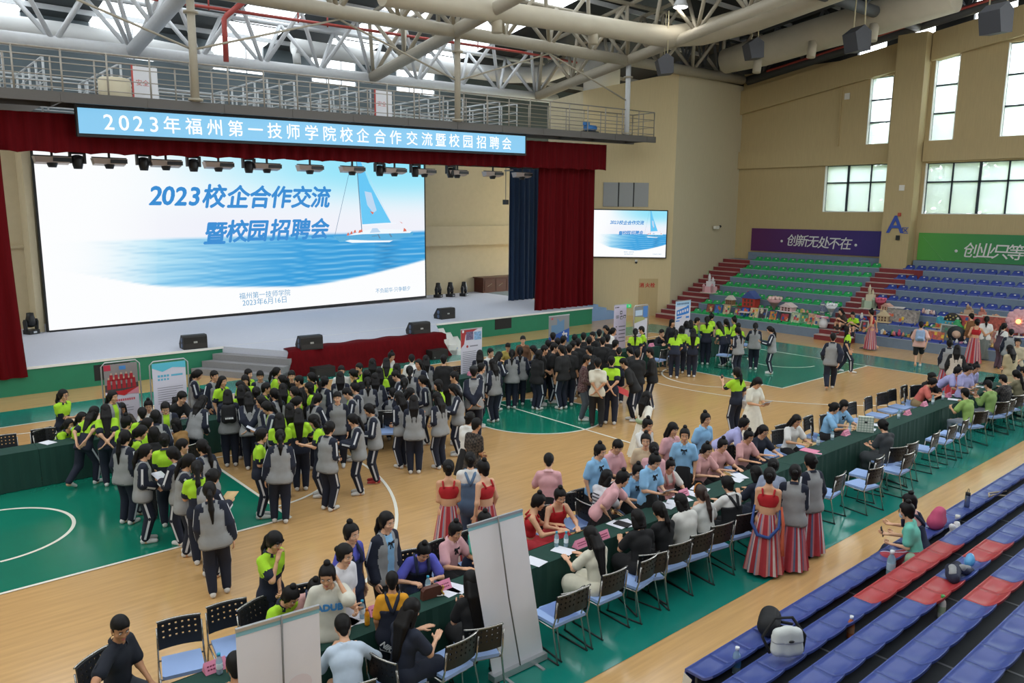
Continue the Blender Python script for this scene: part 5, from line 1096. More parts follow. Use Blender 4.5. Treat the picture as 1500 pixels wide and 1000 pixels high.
def person(loc, yaw, pn, out, hair='pony', label='', group=None, skin=0, hgt=1.65, mirror=False, ex='', shoe=None, hcol=None, packcol='#16171a', papercol='#dcdde6'):
    """one figure standing or seated at loc, facing the direction yaw (0 = +Y, positive to the left)"""
    global NPEOPLE; NPEOPLE += 1
    o = bpy.data.objects.new('person', body_mesh(pn)); C.objects.link(o); s = hgt/1.65
    o.location = loc; o.rotation_euler.z = yaw; o.scale = (-s if mirror else s, s, s); tag(o, label, 'person', group)
    slots(o, [SKIN[skin], M_EYE, M_IRIS, M_LIP])
    J = skel(pn)
    def part(me, name, mats, loc=(0, 0, 0)): c = bpy.data.objects.new(name, me); C.objects.link(c); c.parent = o; c.location = loc; slots(c, mats); return c
    for kind, name, cols in OUT[out]: me, ns = clothes(kind, pn); part(me, name, [cm(c) for c in cols])
    part(hair_mesh(hair, pn), 'hair', [hcol or M_HAIR])
    sc = shoe or {'P': '#d6d4d0', 'J': '#d6d4d0', 'K': '#d6d4d0'}.get(out[0], '#3a3634')
    for sd in 'LR':
        c = part(SHOE, 'shoe', [cm(sc), cm('#cfcdc8')], tuple(J['ft'+sd])); lift = J['ft'+sd][2]
        if POSES[pn].get('f'+sd.lower()) and len(POSES[pn]['f'+sd.lower()]) > 2 and POSES[pn]['f'+sd.lower()][2] > 0: c.rotation_euler.x = -.5
    for e in ex.split():
        nm = {'bow': 'bow_tie', 'mask': 'face_mask', 'specs': 'glasses', 'pack': 'backpack'}.get(e)
        if nm: part(extra(e, pn), nm, [{'bow': cm('#15161c'), 'mask': cm('#b9cfe0'), 'specs': M_BLACK, 'pack': cm(packcol)}[e]])
        else:       # held things stay things of their own
            h = bpy.data.objects.new({'paper': 'sheet_of_paper', 'phone': 'phone'}[e], extra(e, pn)); C.objects.link(h); h.location = o.location; h.rotation_euler = o.rotation_euler; h.scale = o.scale
            slots(h, [cm(papercol) if e == 'paper' else M_BLACK]); tag(h, {'paper': 'sheet held by ', 'phone': 'phone held by '}[e]+' '.join(label.split()[:13]), 'paper' if e == 'paper' else 'phone')
    return o
# ================================================================ stand seats
def seat_mesh(w, d, rise, skirt, name, rd=.30, dr=.10):
    mb = MB(); nx, ny = 8, 8
    def P(i, j, off):
        s = -1+2*i/nx; t = j/ny; e = max(0, t-.55)/.45
        x = s*w/2*(1-rd*e*e*e); y = -t*d*(1-dr*abs(s)**3*e)
        z = -.028*(1-s*s)*math.sin(PI*min(1, t*1.05))+rise*(max(0, t-.62)/.38)**1.4
        return (x, y, z-off)
    for off in (0, .03):
        k = len(mb.v); mb.v += [P(i, j, off) for j in range(ny+1) for i in range(nx+1)]
        q = [(k+j*(nx+1)+i, k+(j+1)*(nx+1)+i, k+(j+1)*(nx+1)+i+1, k+j*(nx+1)+i+1) for j in range(ny) for i in range(nx)]
        mb.f += q if off == 0 else [f[::-1] for f in q]; mb.m += [0]*len(q); mb.sm += [True]*len(q)
    N = (nx+1)*(ny+1); rim = [i for i in range(nx+1)]+[j*(nx+1)+nx for j in range(1, ny+1)]+[ny*(nx+1)+i for i in reversed(range(nx))]+[j*(nx+1) for j in reversed(range(1, ny))]
    for a, b in zip(rim, rim[1:]+rim[:1]): mb.f.append((a, b, b+N, a+N)); mb.m.append(0); mb.sm.append(False)
    mb.add([(-w/2, .012, 0), (w/2, .012, 0), (w/2, .03, -skirt), (-w/2, .03, -skirt), (-w/2, 0, 0), (w/2, 0, 0), (w/2, -.02, -skirt), (-w/2, -.02, -skirt)], [(1,0,3,2),(4,5,6,7),(0,1,5,4),(2,3,7,6),(3,0,4,7),(1,2,6,5)], 0)
    mb.prism([(-.02, -.03), (-d*.45, -.03), (-.10, -skirt)], 0, -.03, .03)
    return mb
M_SG = mat('green_seat_plastic', '#1f9f55', .35); M_SB = mat('blue_seat_plastic', '#2b3f8e', .35); M_SBN = mat('blue_seat_plastic_near', '#3c4c8c', .3); M_SR = mat('red_seat_plastic', '#a8393d', .3)
far_mb = seat_mesh(.44, .38, .15, .06, 'seat'); FG = far_mb.mesh('seat', M_SG); FB = far_mb.mesh('seat', M_SB)
tg = MB(); tg.add([(-.035, -.31, .075), (.035, -.31, .075), (.035, -.335, .11), (-.035, -.335, .11), (-.035, -.32, .07), (.035, -.32, .07), (.035, -.345, .105), (-.035, -.345, .105)], [(0,1,2,3),(7,6,5,4),(0,4,5,1),(2,6,7,3)]); TAG = tg.mesh('number_tag', M_PLATE)
ordn = ['front', 'second', 'third', 'fourth', 'fifth', 'sixth', 'top']
def inframe(p, m=12):
    d = Vector(p)-CAM_P; w_ = d.dot(CFW); return w_ > 0 and -m < 750+CF*d.dot(CR)/w_ < 1500+m and -m < 500-CF*d.dot(CU)/w_ < 1000+m
for k in range(7):
    for i in range(14):
        y = 8.62-.494*i; p = (TX+TT*k+.03, y, TH*(k+1)+.055)
        o = inst(FG, 'stadium_seat', None, p, (0, 0, PI/2), 'green plastic seat in the %s row of the green block beside the purple banner' % ordn[k], 'seat', 'green seats in the %s row' % ordn[k])
        inst(TAG, 'number_tag', o)
    for i in range(20):
        y = .60-.494*i; p = (TX+TT*k+.03, y, TH*(k+1)+.055)
        if not inframe(p): break
        o = inst(FB, 'stadium_seat', None, p, (0, 0, PI/2), 'dark blue plastic seat in the %s row of the far stand below the green banner' % ordn[k], 'seat', 'far blue seats in the %s row' % ordn[k])
        inst(TAG, 'number_tag', o)
nm = seat_mesh(.442, .36, .085, .28, 'seat', .03, .04); NB = nm.mesh('seat', M_SBN); NR = nm.mesh('seat', M_SR)
endc = MB(); endc.prism([(.02, -.05), (.035, -.2), (-.06, -.2), (-.09, -.09)], 0, -.228, -.222); ENDC = endc.mesh('end_cap', M_PLATE)
SZN = lambda k: .42+NR_*k
def edge_x(u, v, k): return at(u, v, SZN(k)).x
PITCH = .447
ROW0 = [edge_x(1001.7, 978, 0), edge_x(1168.7, 926, 1)-5*PITCH, edge_x(1250.5, 930.9, 2)-8*PITCH, edge_x(1417, 878.6, 3)-12*PITCH, edge_x(1390, 994, 4)-10*PITCH, -9.2]
REDS = [[], [(edge_x(1251, 872.5, 1), 6)], [(edge_x(1328.8, 876, 2), 2), (edge_x(1451.8, 790, 2)-2*PITCH, 2)], [(edge_x(1417, 878.6, 3), 2)], [], []]
for k in range(6):
    first = True
    for i in range(60):
        x = ROW0[k]+PITCH*(i+.5); p = (x, NY-NT*k, SZN(k))
        if x < -8.6 or not (inframe((x-.22, p[1], p[2])) or inframe((x+.22, p[1]-.3, p[2])) or inframe(p)): continue
        red = any(a < x < a+n_*PITCH for a, n_ in REDS[k]); c_ = 'red' if red else 'blue'
        o = inst(NR if red else NB, 'stadium_seat', None, p, (0, 0, 0), ('bright red' if red else 'blue')+' plastic seat in the %s row of the near stand' % ordn[k], 'seat', 'near %s seats in the %s row' % (c_, ordn[k]))
        if first and k < 2: inst(ENDC, 'end_cap', o)
        first = False
# ================================================================ chairs
M_CHB = mat('chair_black_plastic', '#141517', .45); M_CHS = mat('chair_blue_pad', '#93addb', .7); M_CHR = mat('chair_chrome', '#a9a7a2', .25, metal=.85)
def chair_parts():
    seat = MB(); seat.prism([(-.215, .20), (-.19, .225), (.19, .225), (.215, .20), (.205, -.21), (-.205, -.21)], 2, .435, .475)
    back = MB(); cols, rows = 13, 9
    ce = [-1]
    for i in range(13): ce.append(ce[-1]+(.205 if i % 2 == 0 else .0942))
    re_ = [0, .12, .24, .38, .46, .60, .68, .82, .90, 1]
    def bp(s, t, off): return (s*.225, -.235-.035*t+.035*s*s+off*1.0, .56+.30*t)
    for j in range(rows):
        for i in range(cols):
            if i % 2 == 1 and j in (3, 5, 7) and 0 < i < cols-1: continue
            a, b, c, d = ce[i], ce[i+1], re_[j], re_[j+1]
            q = [bp(a, c, 0), bp(b, c, 0), bp(b, d, 0), bp(a, d, 0), bp(a, c, -.022), bp(b, c, -.022), bp(b, d, -.022), bp(a, d, -.022)]
            back.add(q, [(3,2,1,0),(4,5,6,7),(0,1,5,4),(1,2,6,5),(2,3,7,6),(3,0,4,7)])
    legs = []
    for s in (-1, 1):
        m = MB(); m.tube([(s*.235, .20, .44), (s*.245, .23, .02)], .011, 7); legs.append(m)
        m = MB(); m.tube([(s*.232, -.262, .80), (s*.236, -.235, .56), (s*.238, -.20, .44), (s*.25, -.30, .02)], .011, 7); legs.append(m)
    run = []
    for s in (-1, 1): m = MB(); m.tube([(s*.245, .25, .014), (s*.25, -.32, .014)], .012, 6); run.append(m)
    rail_ = MB(); rail_.tube([(-.235, .19, .425), (.235, .19, .425)], .01, 6); rail_.tube([(-.238, -.20, .43), (.238, -.20, .43)], .01, 6); rail_.tube([(-.236, .2, .43), (-.238, -.2, .43)], .01, 6); rail_.tube([(.236, .2, .43), (.238, -.2, .43)], .01, 6)
    arc = MB(); arc.tube([(s*.232, -.262-.035*(1-s*s)-.0, .865) for s in [-1+i/4 for i in range(9)]], .012, 6)
    return [('seat', seat.mesh('seat', M_CHS)), ('backrest', back.mesh('backrest', M_CHB))]+[('leg', l.mesh('leg', M_CHR)) for l in legs]+[('runner', r.mesh('runner', M_CHB)) for r in run]+[('seat_frame', rail_.mesh('seat_frame', M_CHR)), ('top_rail', arc.mesh('top_rail', M_CHR))]
CHP = chair_parts()
CHAIRS = []
def chair(x, y, yaw, label, group):
    o = empty('chair', (x, y, 0), yaw, label, 'chair', group)
    for n_, me in CHP: inst(me, n_, o)
    CHAIRS.append(o); return o
# ================================================================ tables under dark green cloths
M_TC = mat('dark_green_tablecloth', '#0f3b31', .85, noise=.10, nscale=3, stretch=(4, 4, .6))
def draped_table(x, y, L, dep, h=.76):
    mb = MB(); n = 16; X0, X1, Y0, Y1 = -L/2, L/2, -dep/2, dep/2
    mb.bx(X0, X1, Y0, Y1, h-.03, h)
    for side in range(4):
        for i in range(n):
            def P(t, low):
                wv = .016*math.sin(t*40+side)*low
                a, b = ((X0, Y0), (X1, Y0)) if side == 0 else ((X1, Y0), (X1, Y1)) if side == 1 else ((X1, Y1), (X0, Y1)) if side == 2 else ((X0, Y1), (X0, Y0))
                nx_, ny_ = ((0, -1), (1, 0), (0, 1), (-1, 0))[side]; e = .012+wv+.03*low if side in (0, 2) else .0
                return (a[0]+(b[0]-a[0])*t+nx_*e*(side in (0, 2)), a[1]+(b[1]-a[1])*t+ny_*e, h if not low else .015)
            a, b = i/n, (i+1)/n; mb.quad(P(a, 1), P(b, 1), P(b, 0), P(a, 0))
            mb.sm[-1] = True
    return mb
TABN, TABF = draped_table(0, 0, 1.415, .44).mesh('table', M_TC), draped_table(0, 0, 1.415, .5).mesh('table', M_TC)
for i in range(16):
    x = -11.3+1.42*i
    inst(TABN, 'draped_table', None, (x, -7.63, 0), (0, 0, 0), 'table under a dark green cloth in the long near row, %s from its end by the white back of the wide banner' % ('nearest' if i == 0 else ['', 'second', 'third', 'fourth', 'fifth', 'sixth', 'seventh', 'eighth', 'ninth', 'tenth', 'eleventh', 'twelfth', 'thirteenth', 'fourteenth', 'fifteenth', 'sixteenth'][i]), 'table', 'green clothed tables of the near row')['label'] = 'table under a dark green cloth, %s along the near row from its closest end' % ['first', 'second', 'third', 'fourth', 'fifth', 'sixth', 'seventh', 'eighth', 'ninth', 'tenth', 'eleventh', 'twelfth', 'thirteenth', 'fourteenth', 'fifteenth', 'sixteenth'][i]
o19 = ['first', 'second', 'third', 'fourth', 'fifth', 'sixth', 'seventh', 'eighth', 'ninth', 'tenth', 'eleventh', 'twelfth', 'thirteenth', 'fourteenth', 'fifteenth', 'sixteenth', 'seventeenth', 'eighteenth', 'nineteenth', 'twentieth']
for i in range(19):
    inst(TABF, 'draped_table', None, (-13.4+1.42*i, 2.40, 0), (0, 0, 0), 'table under a dark green cloth, %s along the row before the posters' % o19[i], 'table', 'green clothed tables of the far row')
# ================================================================ things on the tables
M_BOT = mat('bottle_plastic', '#b7d4e0', .15, trans=.6); M_CAP = mat('blue_cap', '#2f9fc0', .4); M_LAB = mat('bottle_label', '#dfeaf0', .5)
def bottle(loc, label, cap_m=None, body=None, group='water bottles on the tables', s=1.0, lab=None):
    o = empty('bottle', loc, 0, label, 'bottle', group); o.scale = (s, s, s)
    mb = MB(); mb.lathe([(.0, 0), (.031, .002), (.033, .02), (.033, .14), (.028, .165), (.014, .19), (.014, .20)], n=12); mb.build('body', body or M_BOT, o)
    mb = MB(); mb.lathe([(.0335, .06), (.0338, .062), (.0338, .12), (.0335, .122)], n=12); mb.build('label', lab or M_LAB, o)
    mb = MB(); mb.lathe([(.017, .198), (.017, .225), (0, .226)], n=12); mb.build('cap', cap_m or M_CAP, o); return o
M_PINK = mat('pink_card', '#e08aa6', .6); M_PINKT = mat('pink_card_print', '#9c4a66', .6)
def name_card(loc, rz, label):
    o = empty('name_card', loc, rz, label, 'name card', 'pink name cards on the tables')
    mb = MB(); mb.prism([(-.06, 0), (.06, 0), (0, .115)], 0, -.11, .11); mb.build('card', M_PINK, o)
    mb = MB()
    for r_ in range(2):
        for c_ in range(6): x = -.075+.028*c_; z = .07-.03*r_; yy = -.06*(1-z/.115)-.003; mb.box((x, yy, z), (.018, .003, .016)); 
    mb.build('printed_lines', M_PINKT, o)
def sheet(loc, rz, label, w=.21, l=.297, m=None, group='papers on the tables', th=.003, cat='paper', name='sheet_of_paper'):
    mb = MB(); mb.box((0, 0, th/2), (w, l, th)); return mb.build(name, m or mat('paper_white', '#dfe0e8', .7), None, label, cat, group, loc=loc, rz=rz)
tz = .765
def T(u, v): p = at(u, v, tz); p.y = max(-7.80, min(-7.46, p.y)) if p.y < -3 else max(2.2, min(2.6, p.y)); return p
for u, v, wd in ((322, 986, 'beside the pink name card near the seated man in navy'), (341, 990, 'behind the head in front of the wide banner'), (531, 905, 'beside the orange drink bottle'), (627, 868, 'beside the brown handbag'), (815, 800, 'in front of the two people in red, the closer one'), (829, 800, 'in front of the two people in red, the farther one'), (1218, 644, 'in front of the two people in pale blue'), (1198, 652, 'at the seam where the tables step apart'), (1241, 634, 'beside the checked bag'), (1316, 613, 'alone between two pink name cards'), (1366, 592, 'in front of the person in coral'), (1381, 585, 'beside the pink name card of the person in green')):
    bottle(T(u, v), 'blue-capped bottle '+wd)
for u, v, wd in ((933, 530, 'before the seated person in dark suit'), (640, 552, 'at the far row beside the person with folded arms behind')): bottle(T(u, v), 'clear water bottle on the far table '+('beside the two people in dark suits' if u > 700 else 'near the red and white poster'))
b_ = bottle(T(538, 915), 'orange juice bottle standing on the near table', mat('orange_cap', '#e07a1c', .4), mat('orange_juice', '#e89a1e', .3), None, .9, mat('orange_label', '#f0b030', .5))
for u, v, wd in ((312, 977, 'beside the seated man in navy'), (552, 897, 'before the person in pink shirt and dungarees'), (648, 862, 'before the seated person in pink blouse'), (850, 800, 'before the person in long cream dress'), (882, 788, 'beside the person in white printed shirt'), (990, 722, 'among papers beside the person with the orange hair band'), (1235, 636, 'before the two people in pale blue blouses'), (1329, 607, 'between two empty chairs and a clear bottle'), (1353, 594, 'closest to the person in coral'), (1388, 581, 'before the person in light green shirt')):
    name_card(T(u, v), 0, 'pink name card '+wd)
for u, v, wd in ((122, 626, 'beside the person wearing a mask at the far table'), (954, 507, 'on the far table beside the people in dark suits'), (690, 549, 'on the far table beside the person in the cap')): name_card(T(u, v), 0, 'pink name card '+wd)
pap = [(505, 910, .3), (520, 905, -.2), (560, 880, .5), (655, 865, .1), (668, 861, .4), (708+75, 822, .2), (825, 806, .3), (905, 768, .1), (918, 766, -.3), (975, 740, .2), (990, 736, .5), (1000, 730, -.2), (1012, 722, .1), (1022, 715, .3), (1075, 702, .2), (1083, 697, -.4), (1272, 628, .3), (1283, 622, .1), (1398, 585, .3), (1405, 579, -.2), (1420, 574, .4), (1432, 566, .2), (1440, 561, -.1)]
wds = ['under the hands of the person in pale blue shirt', 'beside the orange juice bottle', 'before the person in violet shirt and dungarees', 'before the phone user in black', 'beside the pink name card of the person in pink blouse', 'at the corner next to the standing white banner', 'before the two people in red', 'beside the black folder', 'under the black folder', 'before the person in striped dress', 'in the hands across the table from the striped dress', 'beside the pink card and pens', 'with a pen lying on it', 'before the person with the orange hair band', 'before the black pinafore', 'before the person in navy', 'before the dark grey dress', 'behind the checked bag', 'under the hands of the person in coral', 'before the person in light green shirt', 'before the person in lilac', 'before the laptop', 'beside the laptop']
for (u, v, a), wd in zip(pap, wds): sheet(T(u, v)+Vector((0, 0, .0)), a, 'white sheet of paper '+wd)
for u, v in ((130, 645),): sheet(T(70, 648), .4, 'open printed leaflet on the far table beside the person wearing a mask')
sheet(T(912, 768)+Vector((0, 0, .004)), .2, 'black folder on the near table beside the person in black dress', .16, .24, M_BLACK, None, .012, 'folder', 'folder')
sheet(T(1186, 660), .1, 'pink sheet folder at the end of the near tables beside pink slips', .24, .32, M_PINK, None, .01, 'folder', 'folder')
sheet(T(1196, 664), .5, 'small pink slip beside the pink folder', .08, .2, mat('pale_pink_slip', '#eab0c2', .6), None, .004, 'slip', 'slip')
# bags on tables
o = empty('checked_bag', T(1267, 632), -1.0, 'white and green checked square bag standing on the near table', 'bag')
mb = MB(); mb.prism([(-.17, 0), (.17, 0), (.15, .34), (-.15, .34)], 1, -.04, .04); mc = mat('checked_cloth', '#d8dcd2', .8); mb.build('bag_body', mc, o)
mb = MB()
for k in range(6): mb.bx(-.15+k*.058, -.142+k*.058, -.043, .043, .005, .335); mb.bx(-.155, .155, -.043, .043, .03+k*.055, .038+k*.055)
mb.build('check_lines', mat('check_green', '#6f8f7c', .8), o); mb = MB(); mb.bx(-.03, .03, -.046, -.04, .2, .24); mb.build('badge', M_BLACK, o)
o = empty('handbag', T(632, 874), -.1, 'brown leather handbag with gold chain on the near table', 'bag')
mb = MB(); mb.prism([(-.14, 0), (.14, 0), (.13, .11), (.1, .14), (-.1, .14), (-.13, .11)], 1, -.035, .035); mb.build('bag_body', mat('brown_leather', '#5a3226', .45), o)
mb = MB(); [mb.lathe([(.012, -.004), (.012, .004)], (.13+.012*math.sin(i), -.05, .13-.014*i), 8) for i in range(9)]; mb.build('chain', mat('gold_metal', '#c9a040', .3, metal=.8), o)
o = empty('headphones', T(643, 871), .3, 'pair of pale earphones lying on the near table', 'earphones')
mb = MB(); mb.tube([(.05*math.cos(a), .05*math.sin(a), .012) for a in np.linspace(0, 4.6, 10)], .006, 6); mb.build('cable', M_PLATE, o); mb = MB(); mb.ball((.05, 0, .012), .014); mb.ball((0, -.05, .012), .014); mb.build('ear_bud', M_PLATE, o)
o = empty('laptop', T(1436, 561), 2.7, 'black laptop open on the near table before the person in green', 'laptop')
mb = MB(); mb.bx(-.17, .17, -.12, .12, 0, .018); mb.build('base', M_BLACK, o); mb = MB(); mb.add([(-.17, .12, .02), (.17, .12, .02), (.17, .2, .24), (-.17, .2, .24), (-.17, .13, .02), (.17, .13, .02), (.17, .21, .24), (-.17, .21, .24)], [(0,1,2,3),(7,6,5,4),(0,4,5,1),(1,5,6,2),(2,6,7,3),(3,7,4,0)]); mb.build('lid', mat('dark_screen', '#10201f', .2), o)
# ================================================================ empty chairs
for u, v, a, wd in ((904, 838, .15, 'behind the person in the long cream dress'), (802, 884, -.1, 'beside the standing white banner with its seat showing'), (786, 884, .0, 'half hidden by the standing white banner'), (1205, 720, .1, 'behind the people in track jackets and striped skirts'), (1229, 701, -.15, 'closest to the person in dark grey on the near side'), (1256, 692, .1, 'second behind the person in dark grey'), (1282, 681, 0, 'third behind the person in dark grey'), (1312, 671, -.1, 'just past the person in dark grey'), (1339, 654, .1, 'second past the person in dark grey'), (1363, 642, 0, 'third past the person in dark grey'), (1384, 634, .1, 'fourth past the person in dark grey'), (1456, 603, 0, 'between the people in green and checked shirts'), (1492, 588, .1, 'last visible on the near side of the tables'), (631, 955, .1, 'behind the yellow shirted youngster')):
    p = at(u, v, .45); chair(p.x, -8.5 if u not in (1229, 1282) else -8.75, a, 'empty blue-seated chair '+wd, 'chairs on the near side of the long table')
for u, v, a, wd in ((1158, 652, 3.0, 'beside the white blouse wearer'), (1127, 655, 3.1, 'behind the person with glasses'), (1198, 634, 3.2, 'before the two people in pale blue blouses'), (1260, 614, 3.1, 'first past the two people in pale blue'), (1285, 606, 3.2, 'second past the two people in pale blue'), (1304, 597, 3.0, 'third past the two people in pale blue'), (1319, 590, 3.1, 'fourth past the two people in pale blue'), (1337, 585, 3.2, 'closest to the person in coral'), (1004, 701, 3.0, 'beside the child in white and pink'), (841, 757, 3.0, 'closest to the two people in red'), (858, 742, 3.15, 'beside the person in white printed shirt'), (268, 975, 2.9, 'whose back the man in navy is touching'), (342, 940, 3.0, 'behind the top edge of the wide banner')):
    p = aty(u, v, -6.62); chair(p.x, -6.62, a, 'empty chair with black back '+wd, 'chairs on the far side of the long table')
for u, v, a, y, wd in ((8, 655, 3.1, 3.0, 'at the far row nearest the bunched red curtain'), (65, 645, 3.0, 3.05, 'at the far row beside the person wearing a mask'), (563, 632, 2.6, None, 'empty behind the people in track jackets'), (963, 530, .1, 1.55, 'before the two people in dark suits'), (991, 525, -.1, 1.5, 'behind the leaning person in lime'), (1061, 520, .2, None, 'beside the person with long ponytail and track jacket'), (1093, 505, 0, None, 'before the end of the far tables'), (897, 480+30, 3.1, 3.0, 'behind the black shirted group'), (676, 541, 3.0, 3.0, 'beside the red and white poster')):
    p = at(u, v, .45) if y is None else aty(u, v, y); chair(p.x, p.y, a, 'empty chair with black back '+wd, None)
# ================================================================ roll-up banners and posters
M_PAPERW = mat('poster_white', '#d6d3dc', .6); M_ALU = mat('aluminium', '#b6b8ba', .35, metal=.6)
def box_at(mb, x0, x1, z0, z1, y, m=0, th=.002): mb.bx(x0, x1, y-th, y, z0, z1, m)
def rollup(pa, pb, H, label, cols, art, framed=False, back=False, lean=0, name='roll_up_banner'):
    pa, pb = Vector((pa[0], pa[1], 0)), Vector((pb[0], pb[1], 0)); W = (pb-pa).length; rz = math.atan2(pb.y-pa.y, pb.x-pa.x)
    r = empty(name, (pa+pb)/2, rz, label, 'banner'); r.rotation_euler.x = 0
    z0 = .10
    if framed:
        mb = MB(); mb.tube([(-W/2-.05, 0, .02), (-W/2-.05, 0, H-.08), (-W/2+.03, 0, H), (W/2-.03, 0, H), (W/2+.05, 0, H-.08), (W/2+.05, 0, .02)], .016, 8); mb.build('frame', M_ALU, r)
        for s in (-1, 1): mb = MB(); mb.tube([(s*(W/2+.05), -.25, .02), (s*(W/2+.05), .25, .02)], .016, 8); mb.build('foot', M_ALU, r)
        top = H-.05; z0 = .25
    else:
        mb = MB(); mb.bx(-W/2-.02, W/2+.02, -.06, .06, .02, .10); mb.build('base', M_ALU, r)
        mb = MB(); mb.bx(-W/2, W/2, -.015, .012, H-.03, H); o = mb.build('top_bar', M_ALU, r); o.location.x = lean
        for s in (-1, 1): mb = MB(); mb.bx(s*W*.3-.02, s*W*.3+.02, -.2, .2, 0, .02); mb.build('foot', M_ALU, r)
        top = H
    mb = MB(); sx = lean
    mb.add([(-W/2, 0, z0), (W/2, 0, z0), (W/2+sx, 0, top), (-W/2+sx, 0, top), (-W/2, .004, z0), (W/2, .004, z0), (W/2+sx, .004, top), (-W/2+sx, .004, top)], [(0,1,2,3),(7,6,5,4),(0,4,5,1),(1,5,6,2),(2,6,7,3),(3,7,4,0)])
    sheet_ = mb.build('sheet', cols, r)
    if art: art(r, W, z0, top)
    return r, sheet_
def shapes(parent, name, m, polys, y=-.004):
    mb = MB()
    for p in polys: mb.add([(q[0], y, q[1]) for q in p], [tuple(range(len(p)))])
    return mb.build(name, m, parent)
def rect(a, b, c, d): return [(a, c), (b, c), (b, d), (a, d)]
def lines(x0, x1, z1, n, dz, h, seed=0):
    rr = random.Random(seed); return [rect(x0, x0+(x1-x0)*rr.uniform(.7, 1), z1-k*dz-h, z1-k*dz) for k in range(n)]
def art_red_group(r, W, a, b):
    h = b-a; shapes(r, 'photo', mat('photo_grey', '#8d8583', .6), [rect(-W/2, W/2, b-.36*h, b-.0)])
    shapes(r, 'photo_floor', mat('photo_dark', '#4a403f', .6), [rect(-W/2, W/2, b-.36*h, b-.27*h)], -.005)
    shapes(r, 'photo_emblem', mat('photo_blue', '#4a86c4', .6), [rect(-.05*W, .15*W, b-.08*h, b-.03*h)], -.006)
    shapes(r, 'corner_badge', mat('badge_red', '#c03048', .6), [rect(-W/2, -.3*W, b-.08*h, b-.005*h)], -.006)
    fig, hd = [], []
    for i in range(6): x = (-.38+.15*i)*W; fig += [[(x-.06*W, b-.33*h), (x+.06*W, b-.33*h), (x+.045*W, b-.20*h), (x-.045*W, b-.20*h)]]; hd.append(rect(x-.02*W, x+.025*W, b-.20*h, b-.172*h))
    for i in range(5): x = (-.30+.15*i)*W; fig += [rect(x-.05*W, x+.05*W, b-.22*h, b-.14*h)]; hd.append(rect(x-.02*W, x+.025*W, b-.14*h, b-.115*h))
    shapes(r, 'photo_red_dresses', mat('photo_red', '#a8202a', .6), fig, -.007); shapes(r, 'photo_faces', mat('photo_face', '#c9a890', .6), hd, -.008)
    shapes(r, 'red_chevron', mat('chevron_red', '#c01f24', .6), [[(-W/2, b-.36*h), (.05*W, b-.43*h), (0, b-.36*h)], [(.05*W, b-.43*h), (W/2, b-.36*h), (W/2, b-.33*h), (0, b-.36*h)]], -.009)
    shapes(r, 'pink_chevron', mat('chevron_pink', '#d98a98', .6), [[(.12*W, b-.41*h), (W/2, b-.33*h), (W/2, b-.42*h)]], -.010)
    shapes(r, 'headline', mat('print_red', '#c8606a', .6), [rect(-.2*W+k*.065*W, -.15*W+k*.065*W, b-.50*h, b-.47*h) for k in range(9)]); shapes(r, 'text_lines', mat('print_grey', '#8a8790', .6), lines(-.4*W, .35*W, b-.56*h, 10, .035*h, .008*h, 1))
def art_teal(r, W, a, b):
    h = b-a; shapes(r, 'teal_band', mat('poster_teal', '#5bbdd4', .6), [[(-W/2, b), (W/2, b), (W/2, b-.09*h), (.1*W, b-.07*h), (-.2*W, b-.12*h), (-W/2, b-.06*h)][::-1]])
    shapes(r, 'headline', mat('print_teal', '#5fb0cc', .6), [rect(-.35*W+k*.09*W, -.28*W+k*.09*W, b-.19*h, b-.16*h) for k in range(4)]+[rect(.05*W, .4*W, b-.19*h, b-.165*h)]+[rect(-.35*W+k*.09*W, -.29*W+k*.09*W, b-.235*h, b-.21*h) for k in range(4)])
    shapes(r, 'text_lines', mat('print_grey', '#8a8790', .6), lines(-.38*W, .4*W, b-.33*h, 8, .03*h, .008*h, 2)); shapes(r, 'portraits', mat('portrait_pink', '#d79a96', .6), [[(x+.05*W*math.cos(t), b-.66*h+.03*h*math.sin(t)) for t in np.linspace(0, 2*PI, 10, endpoint=False)] for x in (-.28*W, -.05*W, .18*W)])
    shapes(r, 'teal_foot', mat('poster_teal'), [[(-W/2, a), (W/2, a), (W/2, a+.1*h), (-W/2, a+.22*h)]])
def art_red_corner(r, W, a, b):
    h = b-a; shapes(r, 'red_corner', mat('poster_red', '#a82e2c', .6), [[(-W/2, b), (.4*W, b), (.1*W, b-.05*h), (-.28*W, b-.09*h), (-.35*W, b-.24*h), (-W/2, b-.30*h)][::-1]])
    shapes(r, 'photo_one', mat('photo_mixed', '#6d5d78', .6, noise=.6, nscale=30), [rect(-.26*W, .08*W, b-.18*h, b-.05*h)], -.006); shapes(r, 'photo_two', mat('photo_bluewhite', '#7fa6c9', .6, noise=.4, nscale=20), [rect(.12*W, .46*W, b-.19*h, b-.06*h)], -.006)
    shapes(r, 'round_emblem', mat('emblem_white', '#e8e2e2', .6), [[(-.40*W+.05*W*math.cos(t), b-.04*h+.022*h*math.sin(t)) for t in np.linspace(0, 2*PI, 12, endpoint=False)]], -.006)
    shapes(r, 'red_dot', mat('poster_red'), [[(-.2*W+.05*W*math.cos(t), b-.28*h+.022*h*math.sin(t)) for t in np.linspace(0, 2*PI, 12, endpoint=False)]]); shapes(r, 'text_lines', mat('print_grey'), [rect(-.08*W, .3*W, b-.29*h, b-.27*h)]+lines(-.42*W, .4*W, b-.36*h, 12, .03*h, .009*h, 3))
